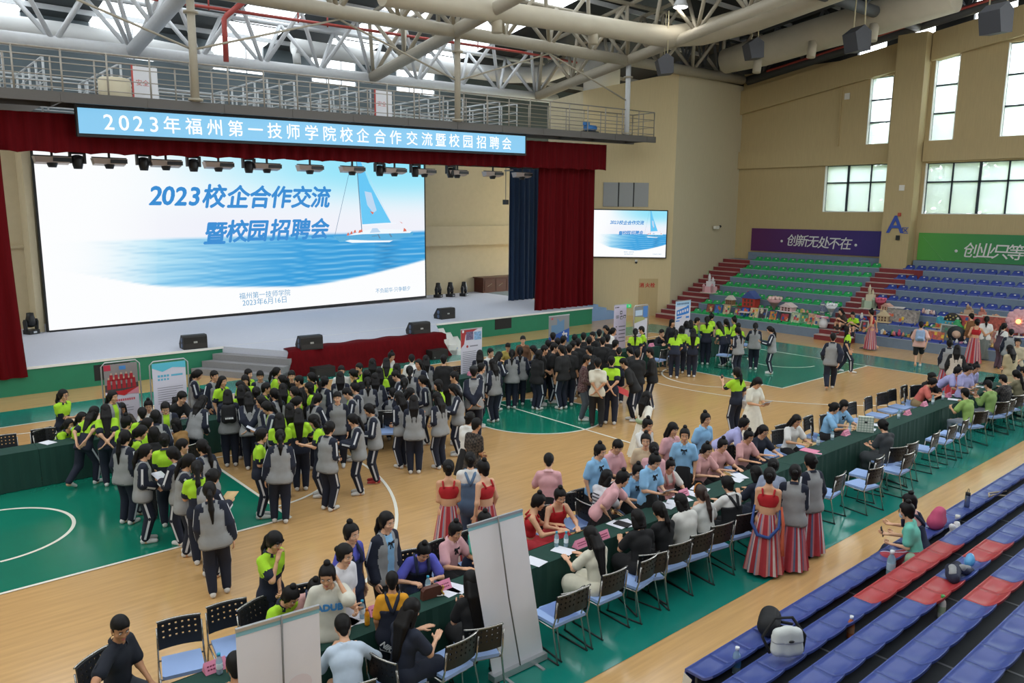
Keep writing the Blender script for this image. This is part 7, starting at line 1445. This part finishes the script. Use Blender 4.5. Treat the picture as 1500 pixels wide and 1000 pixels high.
ROWS = '''
93 572 cross FR P pony specs|person in lime polo and glasses standing with folded arms behind the far table
101 612 slump FR P pony mask|person in lime polo and white face mask slumped on the far table
121 604 sitchin FR P pony|person in lime polo seated beside the masked person at the far table
139 595 leanback AR P long|person in lime polo with one heel raised, leaning over the far table
154 592 clasp A P verylong|person in lime polo, very long straight hair, hands clasped behind back by the posters
165 570 stand FR JO pony|person in open track jacket standing before the poster of red dresses
178 594 sit F DD long k1|person in dark brown top with loose hair, seated facing us under the posters
186 609 front AR P bun
208 600 stand A P short
217 587 sit F W bun|person in white with a top bun, seated between the two framed posters
227 600 stand A J bob
242 592 paper F JO pony paper|person in open track jacket looking down at a sheet below the teal poster
217 611 stand R P pony
183 625 stand AR J longpony
211 626 phone R P longpony
225 628 stand A B bob
240 632 front A P lowbun
268 574 reach FR B short h1.74|person in black with short hair bending over the seated white blouse
262 583 write FR W lowbun|person in white blouse seated writing beside the bending person in black
256 611 sitchin AL MU bob|person in mustard blouse with bobbed hair and hand at chin
215 651 front R J pony|person in grey track jacket facing sideways above the white no-charge arc
249 652 paper AL J longpony paper|person in grey track jacket holding folded white sheets on the green key
279 660 chin R J pony
288 673 paper A P longpony paper|person in lime polo holding a pink sheet behind, third from the end of the queue
268 650 stand R P short
295 646 stand AL J longpony
315 687 paper AR J lowbun paper|person in dark-sleeved track jacket holding a colourful leaflet at the edge of the key
306 706 easy A J longpony paper|nearest person of the queue in grey track jacket, long ponytail, standing on the key line
293 542 paper R JO pony paper|person in open track jacket reading a booklet beside the teal poster
314 543 stand FR J short
326 551 stand FR P long
349 556 lean L P long
359 548 stand F P longbangs
364 542 stand FR P short
381 544 front F J short|person in grey track jacket with cap-like hair facing us below the grey steps
406 540 stand R P pony
412 548 stand L P pony
427 545 stand F B short
437 550 stand L B short
299 579 lean AR J long|person in pale grey track jacket, loose hair, leaning on the table beside the white blouse
333 570 front A J verylong pack|person with black backpack and very long hair seen from behind
353 566 stand A P verylong
364 572 clasp A J long
381 582 stand L J pony
375 566 stand A B lowbun
390 563 stand R P short
401 568 stand AL J longpony
414 562 front A P verylong
430 566 stand L P pony
386 591 paper L JO pony paper|person in open track jacket with ponytail holding white sheets low at one side
409 594 front A P verylong
424 592 stand A P long
437 594 phone A P verylong
386 630 front R P lowbun|person in lime polo with low bun seen in profile above the corner of the key
410 627 easy A J pony|person in grey track jacket with ponytail beside the corner of the green key
452 559 stand L P bob
455 546 stand L P pony
476 552 stand AR J pony
498 544 front A J verylong
500 536 stand F W short
514 541 lean L P lowbun
526 537 stand FL P short
537 538 stand A B bob
546 532 stand A B long
518 556 front L J bun
539 551 front A J pony
549 545 stand A J long
556 540 stand A P long
566 526 lean A P long
575 516 lean FR W bun|person in white with a brown top bun bending before the velvet drape
581 533 stand A B long
577 543 phone L J short
592 551 stand A J pony
575 565 sit A J short
468 578 paper AR J pony paper
505 567 paper L JO short paper|person in open track jacket with short hair holding sheets in the middle of the crowd
494 574 stand F J short
456 608 phone L P bob|person in lime polo with bobbed hair looking down at a phone
484 617 front AR J lowbun|person in grey track jacket with pink clip in a low bun
513 607 phone L J pony h1.6|person in grey track jacket walking with a phone, pale pocket line, seen in profile
537 592 phone L J lowbun|person in grey track jacket and red shoes looking at a phone
583 572 front AL J verylong
440 588 paper R J pony paper
603 521 lean A W short|person in white shirt with short hair leaning over the far table before the drape
613 524 stand FL J long
624 521 front A J verylong
650 520 stand A B short h1.7|person in plain black top with short hair seen from behind beside the low speaker
600 536 stand A J pony
617 550 front L J pony
665 544 stand L J short h1.72
641 556 stand L P bob
604 571 paper R J long
606 578 front A J verylong
639 574 front AL J verylong
661 563 phone L J long
694 537 behind A J short h1.78 k1|person in grey track jacket and black cap with hands clasped behind back
706 532 stand R J pony
703 512 front A J long
719 511 stand FR W short|person in white shirt looking down beside the red-cornered banner
721 526 stand AL J verylong
733 515 paper AR J long
750 510 front A J pony
744 503 sit F YE short|person in dull yellow shirt seated beside the person in brown jacket
762 510 stand A J pony
779 508 phone L J long
766 492 stand F BR short h1.66|person in brown jacket facing us across the far table
690 606 front AR WK lowbun|person in white shirt and black skirt with low bun, half hidden by a patterned dress
699 610 front AR DD short k1|person in black patterned sleeveless dress seen from behind
657 672 front A HF lowbun|person in red strappy top and striped skirt seen from behind beside the dungarees
689 667 front A DG lowbun|person in white shirt and blue denim dungarees seen from behind
707 671 stand AL HF bun|person in red strappy top half hidden behind the denim dungarees
810 487 stand A K short h1.72
817 494 stand A K short h1.72
826 493 stand AR K short h1.72
803 500 stand A K short h1.72
813 505 stand R K short h1.72
791 508 front AR KJ bob h1.66
799 504 front R K short h1.72
822 505 stand AL K crop h1.78
834 505 stand A K crop h1.72
840 499 stand AR K short h1.72
847 496 stand A K short h1.72
842 488 stand A K short h1.72
855 487 stand A K short h1.72
863 493 stand A K short h1.72
868 486 stand FL K short h1.72
878 484 stand A K short h1.72
883 495 stand A K crop h1.76
890 490 stand A K short h1.72
863 506 stand AL K crop h1.70
902 498 stand AR K short h1.74
921 509 lean AL K short h1.74
934 511 front A K short h1.72
951 509 front L KJ short h1.72|person in black jacket with folded hands, apart at the edge of the black group
911 525 lean L K short h1.72
896 522 behind A P short h1.76|person in lime polo holding a red folder behind the back
876 524 behind A WS short h1.76 k1|person in cream short-sleeved shirt and black trousers with hands behind back
861 520 front R PL short mask h1.74 k1|person in dark plaid shirt and blue face mask beside the cream shirt
886 477 lean FL ST pony|person in dark suit bending behind the black shirted group
899 480 stand R W pony|person in white with ponytail before the lilac roll-up banner
907 507 lean A P short
931 481 stand A P longpony
939 478 front L P short
970 482 sitchin FR ST short|person in dark suit seated with hand at face at the far table
985 468 stand FR ST bob|person in dark suit with bobbed hair standing behind the seated suit
990 483 lean A P pony
999 477 front A P bob
1016 481 front A P verylong
1012 469 stand A P long
1006 468 stand A J bob
1022 467 stand R P short h1.66
1036 463 front A P pony h1.74
1043 459 stand AR P bun
1052 470 lean AL P long
1063 468 front AL P pony
1075 464 stand L P bun
1082 473 stand A P short h1.6
1080 479 front AL J longpony
1107 473 phone A J pony
1126 478 phone L J pony phone|person in grey track jacket holding up a phone at the end of the green key
1221 488 walk A J short h1.78|person in grey track jacket walking alone across the far court
1240 478 headback R P long|person in lime polo with head thrown back before the dark red steps
1080 538 phoneup AL P pony phone h1.68|person in lime polo holding up a phone and carrying a silver bag
1113 554 paper FR DR fringe paper h1.68|person in long cream gown reading a sheet alone on the court
948 573 walk AR DW long h1.66|person in white dress with green sash walking past the centre circle
1350 471 walk A PS crop pack h1.66 o#8fa6c6|person in pink shirt with a pale blue patterned backpack facing the far stand
1432 467 hug A HF lowbun h1.66|person in red top and striped skirt embracing a friend at the far stand
1423 459 stand AL BC short h1.66|person in brown coat and jeans embraced at the far stand
1446 463 stand A GD pony|person in long grey dress beside the embracing pair
1472 473 stand AR MA pony|person in plum dungarees and white shirt at the far stand
1482 482 stand A J short h1.62|person in grey track jacket beside the plum dungarees at the far stand
1392 497 stand A JH bun|person in grey track jacket over a red skirt with arm around a friend
1403 505 stand A RG long|person in cream jacket with black sleeves leaning on a friend
1479 505 front AL CM long|person in loose beige dress with long hair behind the near tables
1492 496 front F CS lowbun|person in cream smock and navy skirt facing us near the far stand
1276 453 walk L HF bun h1.66|person in red top and striped skirt walking along the front blue seats
1371 560 write R CO lowbun s|person in coral shirt seated writing at the near tables
1367 552 sit FR B lowbun s|person in black seated behind the person in coral
1406 537 bend R LI bun|person in lilac shirt bending over the table beside the coral shirt
1422 536 paper FR LI bun paper|person in lilac shirt reading sheets, middle of the three in lilac
1432 533 lean FR LI bun|person in lilac shirt leaning, farthest of the three in lilac
1414 563 sitchin AL GR short n|person in light green shirt with hand at chin seated on the near side
1447 551 sitphone AL GS short n|person in olive green shirt seated before the laptop
1469 541 sit AL CH short n|person in dark checked shirt seated on the near side
1488 536 sit AL OL longpony n|person in olive blouse with long hair seated past the checked shirt
1498 545 sit A OL short n|person in olive at the very edge of the photo on the near side
1227 598 sit R SB lowbun s|person in pale blue blouse with low bun seated beside an empty chair
1237 591 sit F SB bob bow s|person in pale blue blouse and black bow, seated, face toward us past the low bun
1292 604 sitpaper AL GY lowbun n|person in dark grey dress seated reading behind the checked bag
1093 612 bend R LI bun|person in lilac shirt and black shorts bending beside the near tables
1004 621 stand F SB bun bow|person in pale blue blouse with black bow standing, facing us, behind the pink robes
1034 617 stand FR SB bun|person in pale blue blouse and no bow standing beside the one with bow
986 633 stand FR PK longbangs bow|person in pink blouse with very long hair and black bow
1034 664 sit FR PR bun s|person in pale pink robe seated, closest of the three in robes
1058 656 sit FR PR bun s|person in pink robe with a white printed patch, middle of the three in robes
1102 647 sit FR PR bun s|person in pink robe reaching out, farthest of the three in robes
991 669 sit F WA bun s h1.5|person in white shirt and pink apron dress seated at the near tables
1115 661 sit FR NV pony specs s|person in dark top and glasses at the near tables facing us
1133 661 lean A GB lowbun h1.6|person in grey blue shirt leaning over the near tables
1166 653 sit F W long s|person in white with long hair seated beside the pink folder
1129 676 front A HF lowbun|person in red strappy top with blue shawl standing at the near chairs
1166 669 front A JH lowbun|person in grey track jacket and striped skirt beside the red strappy top
1187 666 stand AL JH lowbun|person in grey track jacket and striped skirt, farther of the two in skirts
1106 681 sit A NV bob n|person in navy with bobbed hair seated beside the red strappy top
1064 690 sit AL WV lowbun n|person in white blouse and black pinafore seated on the near side
1026 702 sitchin AL WB longpony n c|person in white blouse with orange hair band and long brown hair
881 659 paperR FR SB bun bow paper|person in pale blue blouse with bow holding folded sheets, apart from the others
908 647 paper FR PK short paper|person in pink blouse with pinned short hair holding sheets
949 635 stand F BS bun|person in sheer cream blouse with a top bun
951 614 chin FR W bun|person in white with hand at mouth behind the sheer blouse
961 652 front A PK lowbun h1.55|person in pink blouse seen from behind between the sheer blouse and pale blue
963 667 paper FR SB bun bow paper|person in pale blue blouse with bow standing reading a large sheet
916 686 reach R PK bun h1.62|person in pink blouse reaching over the table beside the seated blue blouse
936 698 sit F SB bun bow s|person in pale blue blouse with bow seated at the near tables, head down
891 705 sit AR WT bob s|person in white shirt with printed lines and wavy black hair
974 719 sitpaper AL BD pony n|person in black dress with ponytail seated beside the orange hair band
793 742 sit R HR bun s|person in red strappy top seated closest to the standing white banner
822 730 sit F HR bun s|person in red strappy top with necklace seated facing us
863 759 sit AL CD verylong n|person in long cream dress with very long hair leaning on the near table
936 743 sit A BD bob n|person in black dress with white collar seen from behind at the tables
980 739 sitpaper AL SS bob n|person in striped dress with a white sailor collar
804 664 phone A PK short h1.6|person in pink blouse standing alone with back turned, hands at face
646 785 sit FR PK bun bow s|person in pink blouse and black bow smiling beside the handbag
689 766 sit FR TB bun s|person in mint shirt and dungarees half hidden by the standing white banner
689 829 sitphone A BD verylong n|person in black with very long hair using a phone before the white banner
406 801 chin FR P fringe|person in lime polo with hand at chin standing near the wide banner
478 803 ear F TE bun m|person in cream printed shirt with phone at ear
506 780 front FR WT lowbun|person in white shirt laughing behind the cream printed shirt
534 766 stand FR VB bun|person in violet shirt and navy dungarees standing, head bowed
579 749 stand FR JB pony bow h1.66|person in track jacket over pale blue shirt and bow at the end of the group
460 857 write FR P bun s|person in lime polo with top bun seated behind the wide banner
522 853 write F PB bun s|person in pink shirt and dungarees bent over writing
575 819 write F VB bun s|person in violet shirt and dungarees seated writing
574 842 stand A YO crop h1.42 k1|boyish person in yellow shirt and navy shorts seen from behind at the tables
500 884 write A LS short n|person in pale blue shirt with short hair seated writing, back turned
606 862 sit AR NV verylong n|person in navy with very long hair seated beside the yellow shirt
178 920 armout FR NP crop s h1.72 k1|person in navy polo shirt seated with one arm along a chair
345 972 sit A B crop n h1.7 k1|person whose cropped head shows beside the wide banner
'''
def ang_away(p): return math.atan2(-(p.x-CAM_P.x), p.y-CAM_P.y)
PEOPLE = {}; pend = []
for ln in ROWS.strip().split('\n'):
    L_, _, lab = ln.partition('|'); f = L_.split(); u, v, pn, dr, ou, ha = float(f[0]), float(f[1]), f[2], f[3], f[4], f[5]
    kw = dict(hgt={'P': 1.62, 'J': 1.64}.get(ou[0], 1.64), ex='', skin=(int(u)*7+int(v)) % 2); snap = None; fm = False
    for x in f[6:]:
        if x[0] == 'h' and x[1:2].isdigit(): kw['hgt'] = float(x[1:])
        elif x[0] == 'k' and x[1:].isdigit(): kw['skin'] = int(x[1:])+1
        elif x in 'ns': snap = x
        elif x == 'm': fm = True
        elif x == 'c': kw['hcol'] = M_HAIRB
        elif x[0] == 'o': kw['packcol'] = x[1:]
        else: kw['ex'] += ' '+x
    J = skel(pn); s = kw['hgt']/1.65; hd = J['head']+J['HR'] @ A_(0, -.01, .13)
    p = at(u, v, hd[2]*s)
    if snap: p = aty(u, v, -8.3 if snap == 'n' else -7.0)
    yaw = ang_away(p)+math.radians(DIRS[dr]); mir = ((int(u)+int(v)) % 2 == 0 and pn not in ('armout', 'hug')) or fm
    if snap == 'n' : yaw = max(-.35, min(.75, yaw)) if dr in ('A', 'AL') else yaw
    if snap == 's' : yaw = PI+max(-.3, min(.9, (yaw-PI+PI) % (2*PI)-PI)) if dr in ('F', 'FR', 'FL') else yaw
    ox, oy = hd[0]*s*(-1 if mir else 1), hd[1]*s; ex, ey = ox*math.cos(yaw)-oy*math.sin(yaw), ox*math.sin(yaw)+oy*math.cos(yaw)
    if snap: lane = -8.42 if snap == 'n' else -6.84; p = aty(u, v, lane+ey); loc = Vector((p.x-ex, lane, 0))
    else: loc = Vector((p.x-ex, p.y-ey, 0))
    pend.append([u, v, pn, ou, ha, dr, lab, loc, yaw, mir, kw])
for _ in range(40):          # nobody stands inside a neighbour
    for i, a in enumerate(pend):
        for b in pend[i+1:]:
            d = a[7]-b[7]; sa, sb = abs(a[7].y+8.42) < .01 or abs(a[7].y+6.84) < .01, abs(b[7].y+8.42) < .01 or abs(b[7].y+6.84) < .01
            need = .46 if not (sa and sb) else .50
            if d.length >= need: continue
            m = (need-d.length)/2+.005
            if sa and sb: g = Vector((1 if d.x >= 0 else -1, 0, 0))
            else:
                g = (a[7]+b[7])/2-CAM_P; g.z = 0; g.normalize(); g = g if d.dot(g) >= 0 else -g
            if sa == sb: a[7] += g*m; b[7] -= g*m
            elif sa: b[7] -= g*m*2
            else: a[7] += g*m*2
nth = o19+['twenty-first', 'twenty-second', 'twenty-third', 'twenty-fourth', 'twenty-fifth', 'twenty-sixth', 'twenty-seventh', 'twenty-eighth']
clus = lambda u: next(w for a, w in CLU if u < a)
cls = lambda ou: {'JO': 'J', 'KJ': 'K'}.get(ou, ou)
for q in pend:
    u, v, pn, ou, ha, dr, lab, loc, yaw, mir, kw = q
    if not lab:
        same = sorted(r[0] for r in pend if cls(r[3]) == cls(ou) and clus(r[0]) == clus(u)); n_ = same.index(u)
        view = {'A': 'back turned', 'F': 'facing us', 'R': 'in profile', 'L': 'in profile'}.get(dr, 'half turned')
        lab = 'person in %s, %s, %s %s from left %s' % (OW[ou], HWD[ha] if len(HWD[ha].split()) < 3 else 'loose hair', nth[n_], {'J': 'jacket', 'K': 'black one', 'P': 'lime one', 'B': 'all-black', 'W': 'white one'}.get(cls(ou), OW[ou].split()[0]+' one'), clus(u))
    if kw['ex'].find('paper') >= 0: kw['papercol'] = '#d6b8c4' if u == 288 else '#c9a878' if u in (293, 315) else '#dcdde6'
    o = person(loc, yaw, pn, ou, ha, lab, GRP.get(ou), mirror=mir, shoe='#a03030' if u == 537 else None, **kw)
    PEOPLE[(int(u), int(v))] = o
    if POSES[pn].get('seat') and pn not in ('bleach', 'squat'):
        c = chair(loc.x+.05*math.sin(yaw), loc.y-.05*math.cos(yaw), yaw, 'chair under '+' '.join(lab.split()[:14]), 'chairs with people on them')
# people on the stands
def on_stand(u, v, pn, yaw, ou, ha, lab, z0, **kw):
    J = skel(pn); s = kw.get('hgt', 1.64)/1.65; hd = J['head']+J['HR'] @ A_(0, -.01, .13); p = at(u, v, z0+hd[2]*s); oy = hd[1]*s
    return person(Vector((p.x+oy*math.sin(yaw), p.y-oy*math.cos(yaw), z0)), yaw, pn, ou, ha, lab, None, **kw)
on_stand(1327, 737, 'bleach', .25, 'MT', 'bun', 'person in mint shirt and face mask sitting on the near stand with a phone', -.10, ex='mask specs phone', shoe='#b9c4bc')
on_stand(1331, 724, 'bleach', .15, 'PB', 'bun', 'person in pink shirt and dungarees sitting behind the mint shirt on the near stand', -.10)
on_stand(1249, 457, 'squat', PI/2, 'P', 'short', 'person in lime polo sitting on the front row of the far stand', .34, hgt=1.6)
on_stand(1231, 452, 'squat', PI/2-.3, 'DD', 'long', 'person with long wavy hair sitting on the dark red steps', .30, hgt=1.6)
# lettering on clothes
def cloth_print(pk, items, mats_):
    o = PEOPLE[pk]; J = skel(o.data.name.split('.')[0]) if False else None
tp = PEOPLE[(478, 803)]; J = skel('ear'); c = J['chest']+J['fw']*.195+J['up']*.03; Mx = plane_M(c, -J['rt'], J['up'])
if tp.scale.x < 0: Mx = Mx @ Matrix.Scale(-1, 4, (1, 0, 0))
text('ADUB', Mx, .105, mat('print_blue', '#3f86c0', .6), tp, 'printed_letters', ext=.004, bold=.006)
tp = PEOPLE[(574, 842)]; J = skel('stand'); c = J['P']+A_(.07, -.165, -.12); Mx = plane_M(c, (1, 0, .9), (-.9, 0, 1))
if tp.scale.x < 0: Mx = Mx @ Matrix.Scale(-1, 4, (1, 0, 0))
text('NIKE', Mx, .10, mat('print_white', '#dfe0e0', .6), tp, 'printed_letters', ext=.004, bold=.004, shear=.2)
mb = MB(); mb.add([Mx @ Vector(q) for q in ((-.09, -.055, 0), (-.06, -.085, 0), (.10, -.02, 0), (-.055, -.065, 0))], [(0, 1, 2, 3), (3, 2, 1, 0)]); mb.build('printed_mark', mat('print_white'), tp)
tp = PEOPLE[(574, 842)]; me, _n = clothes('bib', 'stand'); o = bpy.data.objects.new('bib_shorts', me); C.objects.link(o); o.parent = tp; slots(o, [cm(NAVY)]); o.scale = (1, 1, 1)
tp = PEOPLE[(891, 705)]; J = skel('sit')
for k in range(4):
    mb = MB(); c = J['chest']-J['fw']*.155+J['up']*(.07-.055*k); [mb.bar(c+J['rt']*(-.09+.036*i), c+J['rt']*(-.065+.036*i), .012, .02) for i in range(4+(k % 2))]; mb.build('printed_lines', mat('print_dark'), tp)
tp = PEOPLE[(333, 570)]; J = skel('front'); c = J['chest']-J['fw']*.345-J['up']*.09
mb = MB(); [mb.bar(c+J['rt']*(-.07+.033*i), c+J['rt']*(-.045+.033*i), .012, .035) for i in range(5)]; mb.build('printed_letters', mat('print_white'), tp)
tp = PEOPLE[(1026, 702)]; J = skel('sitchin'); HR, hd = J['HR'], J['head']; mb = MB(); mb.tube([hd+HR @ A_(.092*math.cos(a), .03, .045+.108*math.sin(a)) for a in np.linspace(-.2, PI+.2, 14)], .012, 6); mb.build('hair_band', mat('orange_band', '#b8742a', .6), tp)
tp = PEOPLE[(694, 537)]; J = skel('behind'); HR, hd = J['HR'], J['head']; Mc = Matrix([list(HR[i])+[hd[i]] for i in range(3)]+[[0, 0, 0, 1]]); mb = MB(); mb.ball((0, -.01, .075), (.10, .115, .085), 12, 0, Mc); mb.ball((0, .12, .06), (.075, .07, .012), 10, 0, Mc); mb.build('cap', M_BLACK, tp)
tp = PEOPLE[(948, 573)]; J = skel('walk'); mb = MB(); mb.tube([J['waist']+A_(.142*math.cos(a), .118*math.sin(a), 0) for a in np.linspace(0, 2*PI, 18)], .05, 6); mb.build('green_sash', cm('#8fa27c'), tp)
# bags carried and left on seats
tp = PEOPLE[(1080, 538)]; o = empty('carry_bag', tp.location+Vector((.28, -.12, .68)), .4, 'shiny silver and white bag carried by the person holding up a phone', 'bag')
mb = MB(); mb.prism([(-.2, 0), (.2, 0), (.28, .22), (.1, .3), (-.1, .3), (-.28, .22)], 1, -.07, .07); mb.build('bag_body', mat('silver_cloth', '#b9bac0', .3, metal=.3, noise=.3, nscale=12), o); mb = MB(); mb.tube([(-.08, 0, .28), (-.04, 0, .42), (.04, 0, .42), (.08, 0, .28)], .012, 6); mb.build('handle', M_BLACK, o)
tp = PEOPLE[(896, 522)]; o = empty('folder', tp.location+Vector((.25, -.2, .78)), -.6, 'red folder held behind the back of the person in lime polo', 'folder'); mb = MB(); mb.add([(-.15, 0, .08), (.15, 0, -.06), (.15, .01, .10), (-.15, .01, .24), (-.15, .012, .08), (.15, .012, -.06), (.15, .022, .10), (-.15, .022, .24)], [(0,1,2,3),(7,6,5,4),(0,4,5,1),(1,5,6,2),(2,6,7,3),(3,7,4,0)]); mb.build('cover', mat('folder_red', '#d8545a', .5), o)
def soft_bag(nm, loc, rz, prims, m, label, cat='bag'):
    V, Q = nets(*field([cap(*q) for q in prims], .018, .06)); n = NM(); n.add(V, Q, 0); me = n.mesh('bag_body', 1); me.materials[0] = m
    o = empty(nm, loc, rz, label, cat); inst(me, 'bag_body', o); return o
def nseat(u, v, k): p = at(u, v, SZN(k)); p.y = NY-NT*k-.17; return p
p = nseat(1131, 925, 0); o = soft_bag('backpack', p, .3, [((-.12, 0, .12), (.10, .02, .13), .13, .12), ((-.02, .02, .16), (.05, .03, .18), .10)], mat('black_fabric', '#131315', .75), 'black backpack lying on the front row of blue seats')
mb = MB(); mb.tube([(.1, -.1, .1), (.22, -.2, .05), (.26, -.28, -.05)], .02, 6); mb.tube([(0, -.12, .1), (.1, -.26, .04), (.2, -.3, -.06)], .02, 6); mb.build('strap', mat('black_fabric'), o)
p = nseat(1145, 962, 1); o = empty('backpack', p+Vector((0, -.02, .02)), -.6, 'white flap backpack with black straps on the second row of blue seats', 'bag')
BP = lambda e: [cap((-.11, 0, .10), (-.10, .02, .27), .075+e, .065+e), cap((.11, 0, .10), (.10, .02, .27), .075+e, .065+e), cap((0, 0, .09), (0, .02, .29), .08+e, .07+e)]
V, Q = nets(*field(BP(0), .018, .06)); n = NM(); n.add(V, Q, 0); me = n.mesh('bag_body', 1); me.materials[0] = mat('white_leather', '#c9cdca', .5); inst(me, 'bag_body', o)
V, Q = nets(*field(BP(.009), .014, .06, clips=[(A_(0, 0, .19), A_(0, 0, 1)), (A_(0, .03, 0), A_(0, -1, 0))])); n = NM(); n.add(V, Q, 0); me = n.mesh('flap', 1); me.materials[0] = mat('white_leather'); inst(me, 'flap', o)
mb = MB(); mb.ball((0, -.095, .24), (.035, .012, .014), 8); mb.build('clasp', M_BLACK, o); mb = MB(); mb.tube([(-.18, .02, .05), (-.24, .1, .2), (-.1, .12, .4), (.1, .12, .4), (.24, .08, .2), (.19, .02, .05)], .018, 6); mb.build('strap', mat('black_fabric'), o)
p = at(1318, 822, .4); soft_bag('backpack', (p.x, NY-.48, NR_), .3, [((-.1, 0, .12), (.08, 0, .12), .12, .12), ((-.03, .0, .28), (.03, 0, .28), .08)], mat('sage_fabric', '#7f9a82', .8), 'sage green backpack standing behind the person in mint')
p = at(1376, 780, .35); soft_bag('plastic_bag', (p.x, NY-.47, NR_), 0, [((-.1, 0, .12), (.1, 0, .14), .12, .12), ((-.08, 0, .28), (-.1, .02, .34), .05), ((.08, 0, .28), (.1, .02, .33), .05)], mat('white_plastic', '#d4d2d2', .35), 'white plastic bag on the near stand beside the sitting pair')
p = at(1362, 752, .6); soft_bag('pink_cloth', (p.x, NY-.18, .40), 0, [((-.1, 0, .12), (.08, .02, .12), .13, .12), ((-.05, 0, .24), (.05, 0, .26), .09)], mat('pink_fabric', '#b8486a', .8), 'bright pink cloth bundle beside the white plastic bag', 'cloth')
p = nseat(1398, 842, 2); o = soft_bag('jacket', p, .2, [((-.22, 0, .05), (.2, .03, .06), .07, .06), ((.12, -.08, .04), (.3, -.14, .0), .05, .03), ((-.15, .05, .06), (0, .08, .08), .06)], mat('jacket_dark_navy', '#1c2036', .8, noise=.4, nscale=8), 'crumpled navy and grey jacket on the third row of the near stand', 'jacket')
V, Q = nets(*field([cap((-.2, .02, .09), (-.05, .05, .11), .05), cap((.1, -.04, .08), (.28, -.1, .03), .05, .035)], .016, .04)); n = NM(); n.add(V, Q, 0); me = n.mesh('grey_lining', 1); me.materials[0] = cm(GREY); inst(me, 'lining', o)
p = nseat(1419, 828, 2); soft_bag('crumpled_bag', p, 0, [((-.04, 0, .06), (.05, .01, .07), .06, .05), ((0, 0, .10), (.02, .01, .13), .04)], mat('blue_film', '#5aa0d0', .3), 'crumpled bright blue bag on a blue seat beside the jacket')
for u, v, k, s, lab, capm, body, lm in ((1078, 985, 1, 1.25, 'large water bottle standing at the start of the second row of the near stand', mat('cap_white', '#e2e4e6', .4), None, mat('label_blue', '#4a8ac0', .5)), (1304, 842, 0, 1.5, 'big water bottle beside the person in mint on the near stand', mat('cap_white'), None, mat('label_pale', '#a8bccc', .5)), (1245, 934, 2, 1.1, 'orange drink bottle on the third row of the near stand', mat('cap_white'), mat('tea_orange', '#b5653a', .3), mat('label_orange', '#c08a60', .5)), (1378, 905, 3, 1.15, 'white bottle with green cap on the fourth row of the near stand', mat('cap_green', '#3f9a4a', .4), mat('bottle_white', '#cfd6d0', .4), mat('label_green', '#a8c0a4', .5))):
    p = at(u, v, NR_*(k+0) if k else .42); bottle((p.x, p.y, NR_*(k+0) if k else .40), lab, capm, body, None, s*1.15, lm)
def flask(u, v, k, lab, hoop):
    z = .40 if hoop else NR_; p = at(u, v, z+.0); o = empty('flask', (p.x, p.y, z), 0, lab, 'flask'); mb = MB(); mb.lathe([(0, 0), (.042, .0), (.042, .2), (.036, .22)], n=14); mb.build('body', mat('steel_flask', '#8f9aa4', .25, metal=.7) if hoop else mat('white_flask', '#d8d8d4', .4), o); mb = MB(); mb.lathe([(.04, .21), (.04, .26), (0, .265)], n=14); mb.build('lid', M_BLACK if hoop else M_PLATE, o)
    if hoop: mb = MB(); mb.tube([(.05*math.cos(a), 0, .26+.07*math.sin(a)) for a in np.linspace(0, PI, 9)], .004, 6); mb.build('handle', M_BLACK, o)
flask(1416, 742, 0, 'steel flask with a hoop handle on the front row of the near stand', True); flask(1401, 776, 0, 'white flask on the near stand behind the steel flask', False)
p = at(1466, 738, NR_); o = soft_bag('tote_bag', (p.x, NY-.46, NR_), .1, [((-.12, 0, .1), (.12, 0, .1), .09, .09), ((-.1, 0, .2), (.1, 0, .2), .06)], mat('brown_canvas', '#4a3428', .8), 'brown tote bag with a striped strap between the first rows of the near stand')
mb = MB(); mb.tube([(-.12, .02, .22), (-.3, .22, .24), (-.45, .25, .235), (-.25, .3, .235), (.1, .1, .24)], .016, 6); mb.build('strap', mat('strap_tan', '#a8987c', .8), o)
p = at(1490, 712, NR_); soft_bag('plastic_bag', (p.x, NY-.46, NR_), 0, [((-.06, 0, .1), (.08, 0, .12), .08, .08), ((0, 0, .2), (.02, 0, .24), .05)], mat('pink_plastic', '#c9a8ae', .4), 'small pale pink plastic bag beyond the brown tote bag')
tp = PEOPLE[(1129, 676)]; J = skel('front')
for nm_, c_, pts in (('blue_scarf', '#2f4a86', [J['elL']+A_(-.03, -.03, .05), A_(-.21, -.12, .84), A_(-.12, -.18, .68), A_(.05, -.20, .66), A_(.18, -.14, .82), J['elR']+A_(.03, -.03, 0)]), ('orange_scarf', '#b8553a', [J['elR']+A_(.05, -.03, .06), A_(.24, -.10, .86), A_(.24, -.15, .6), A_(.26, -.18, .40)])):
    mb = MB(); mb.tube(pts, [.014, .024, .028, .028, .024, .014][:len(pts)], 8); mb.build(nm_, cm(c_), tp)
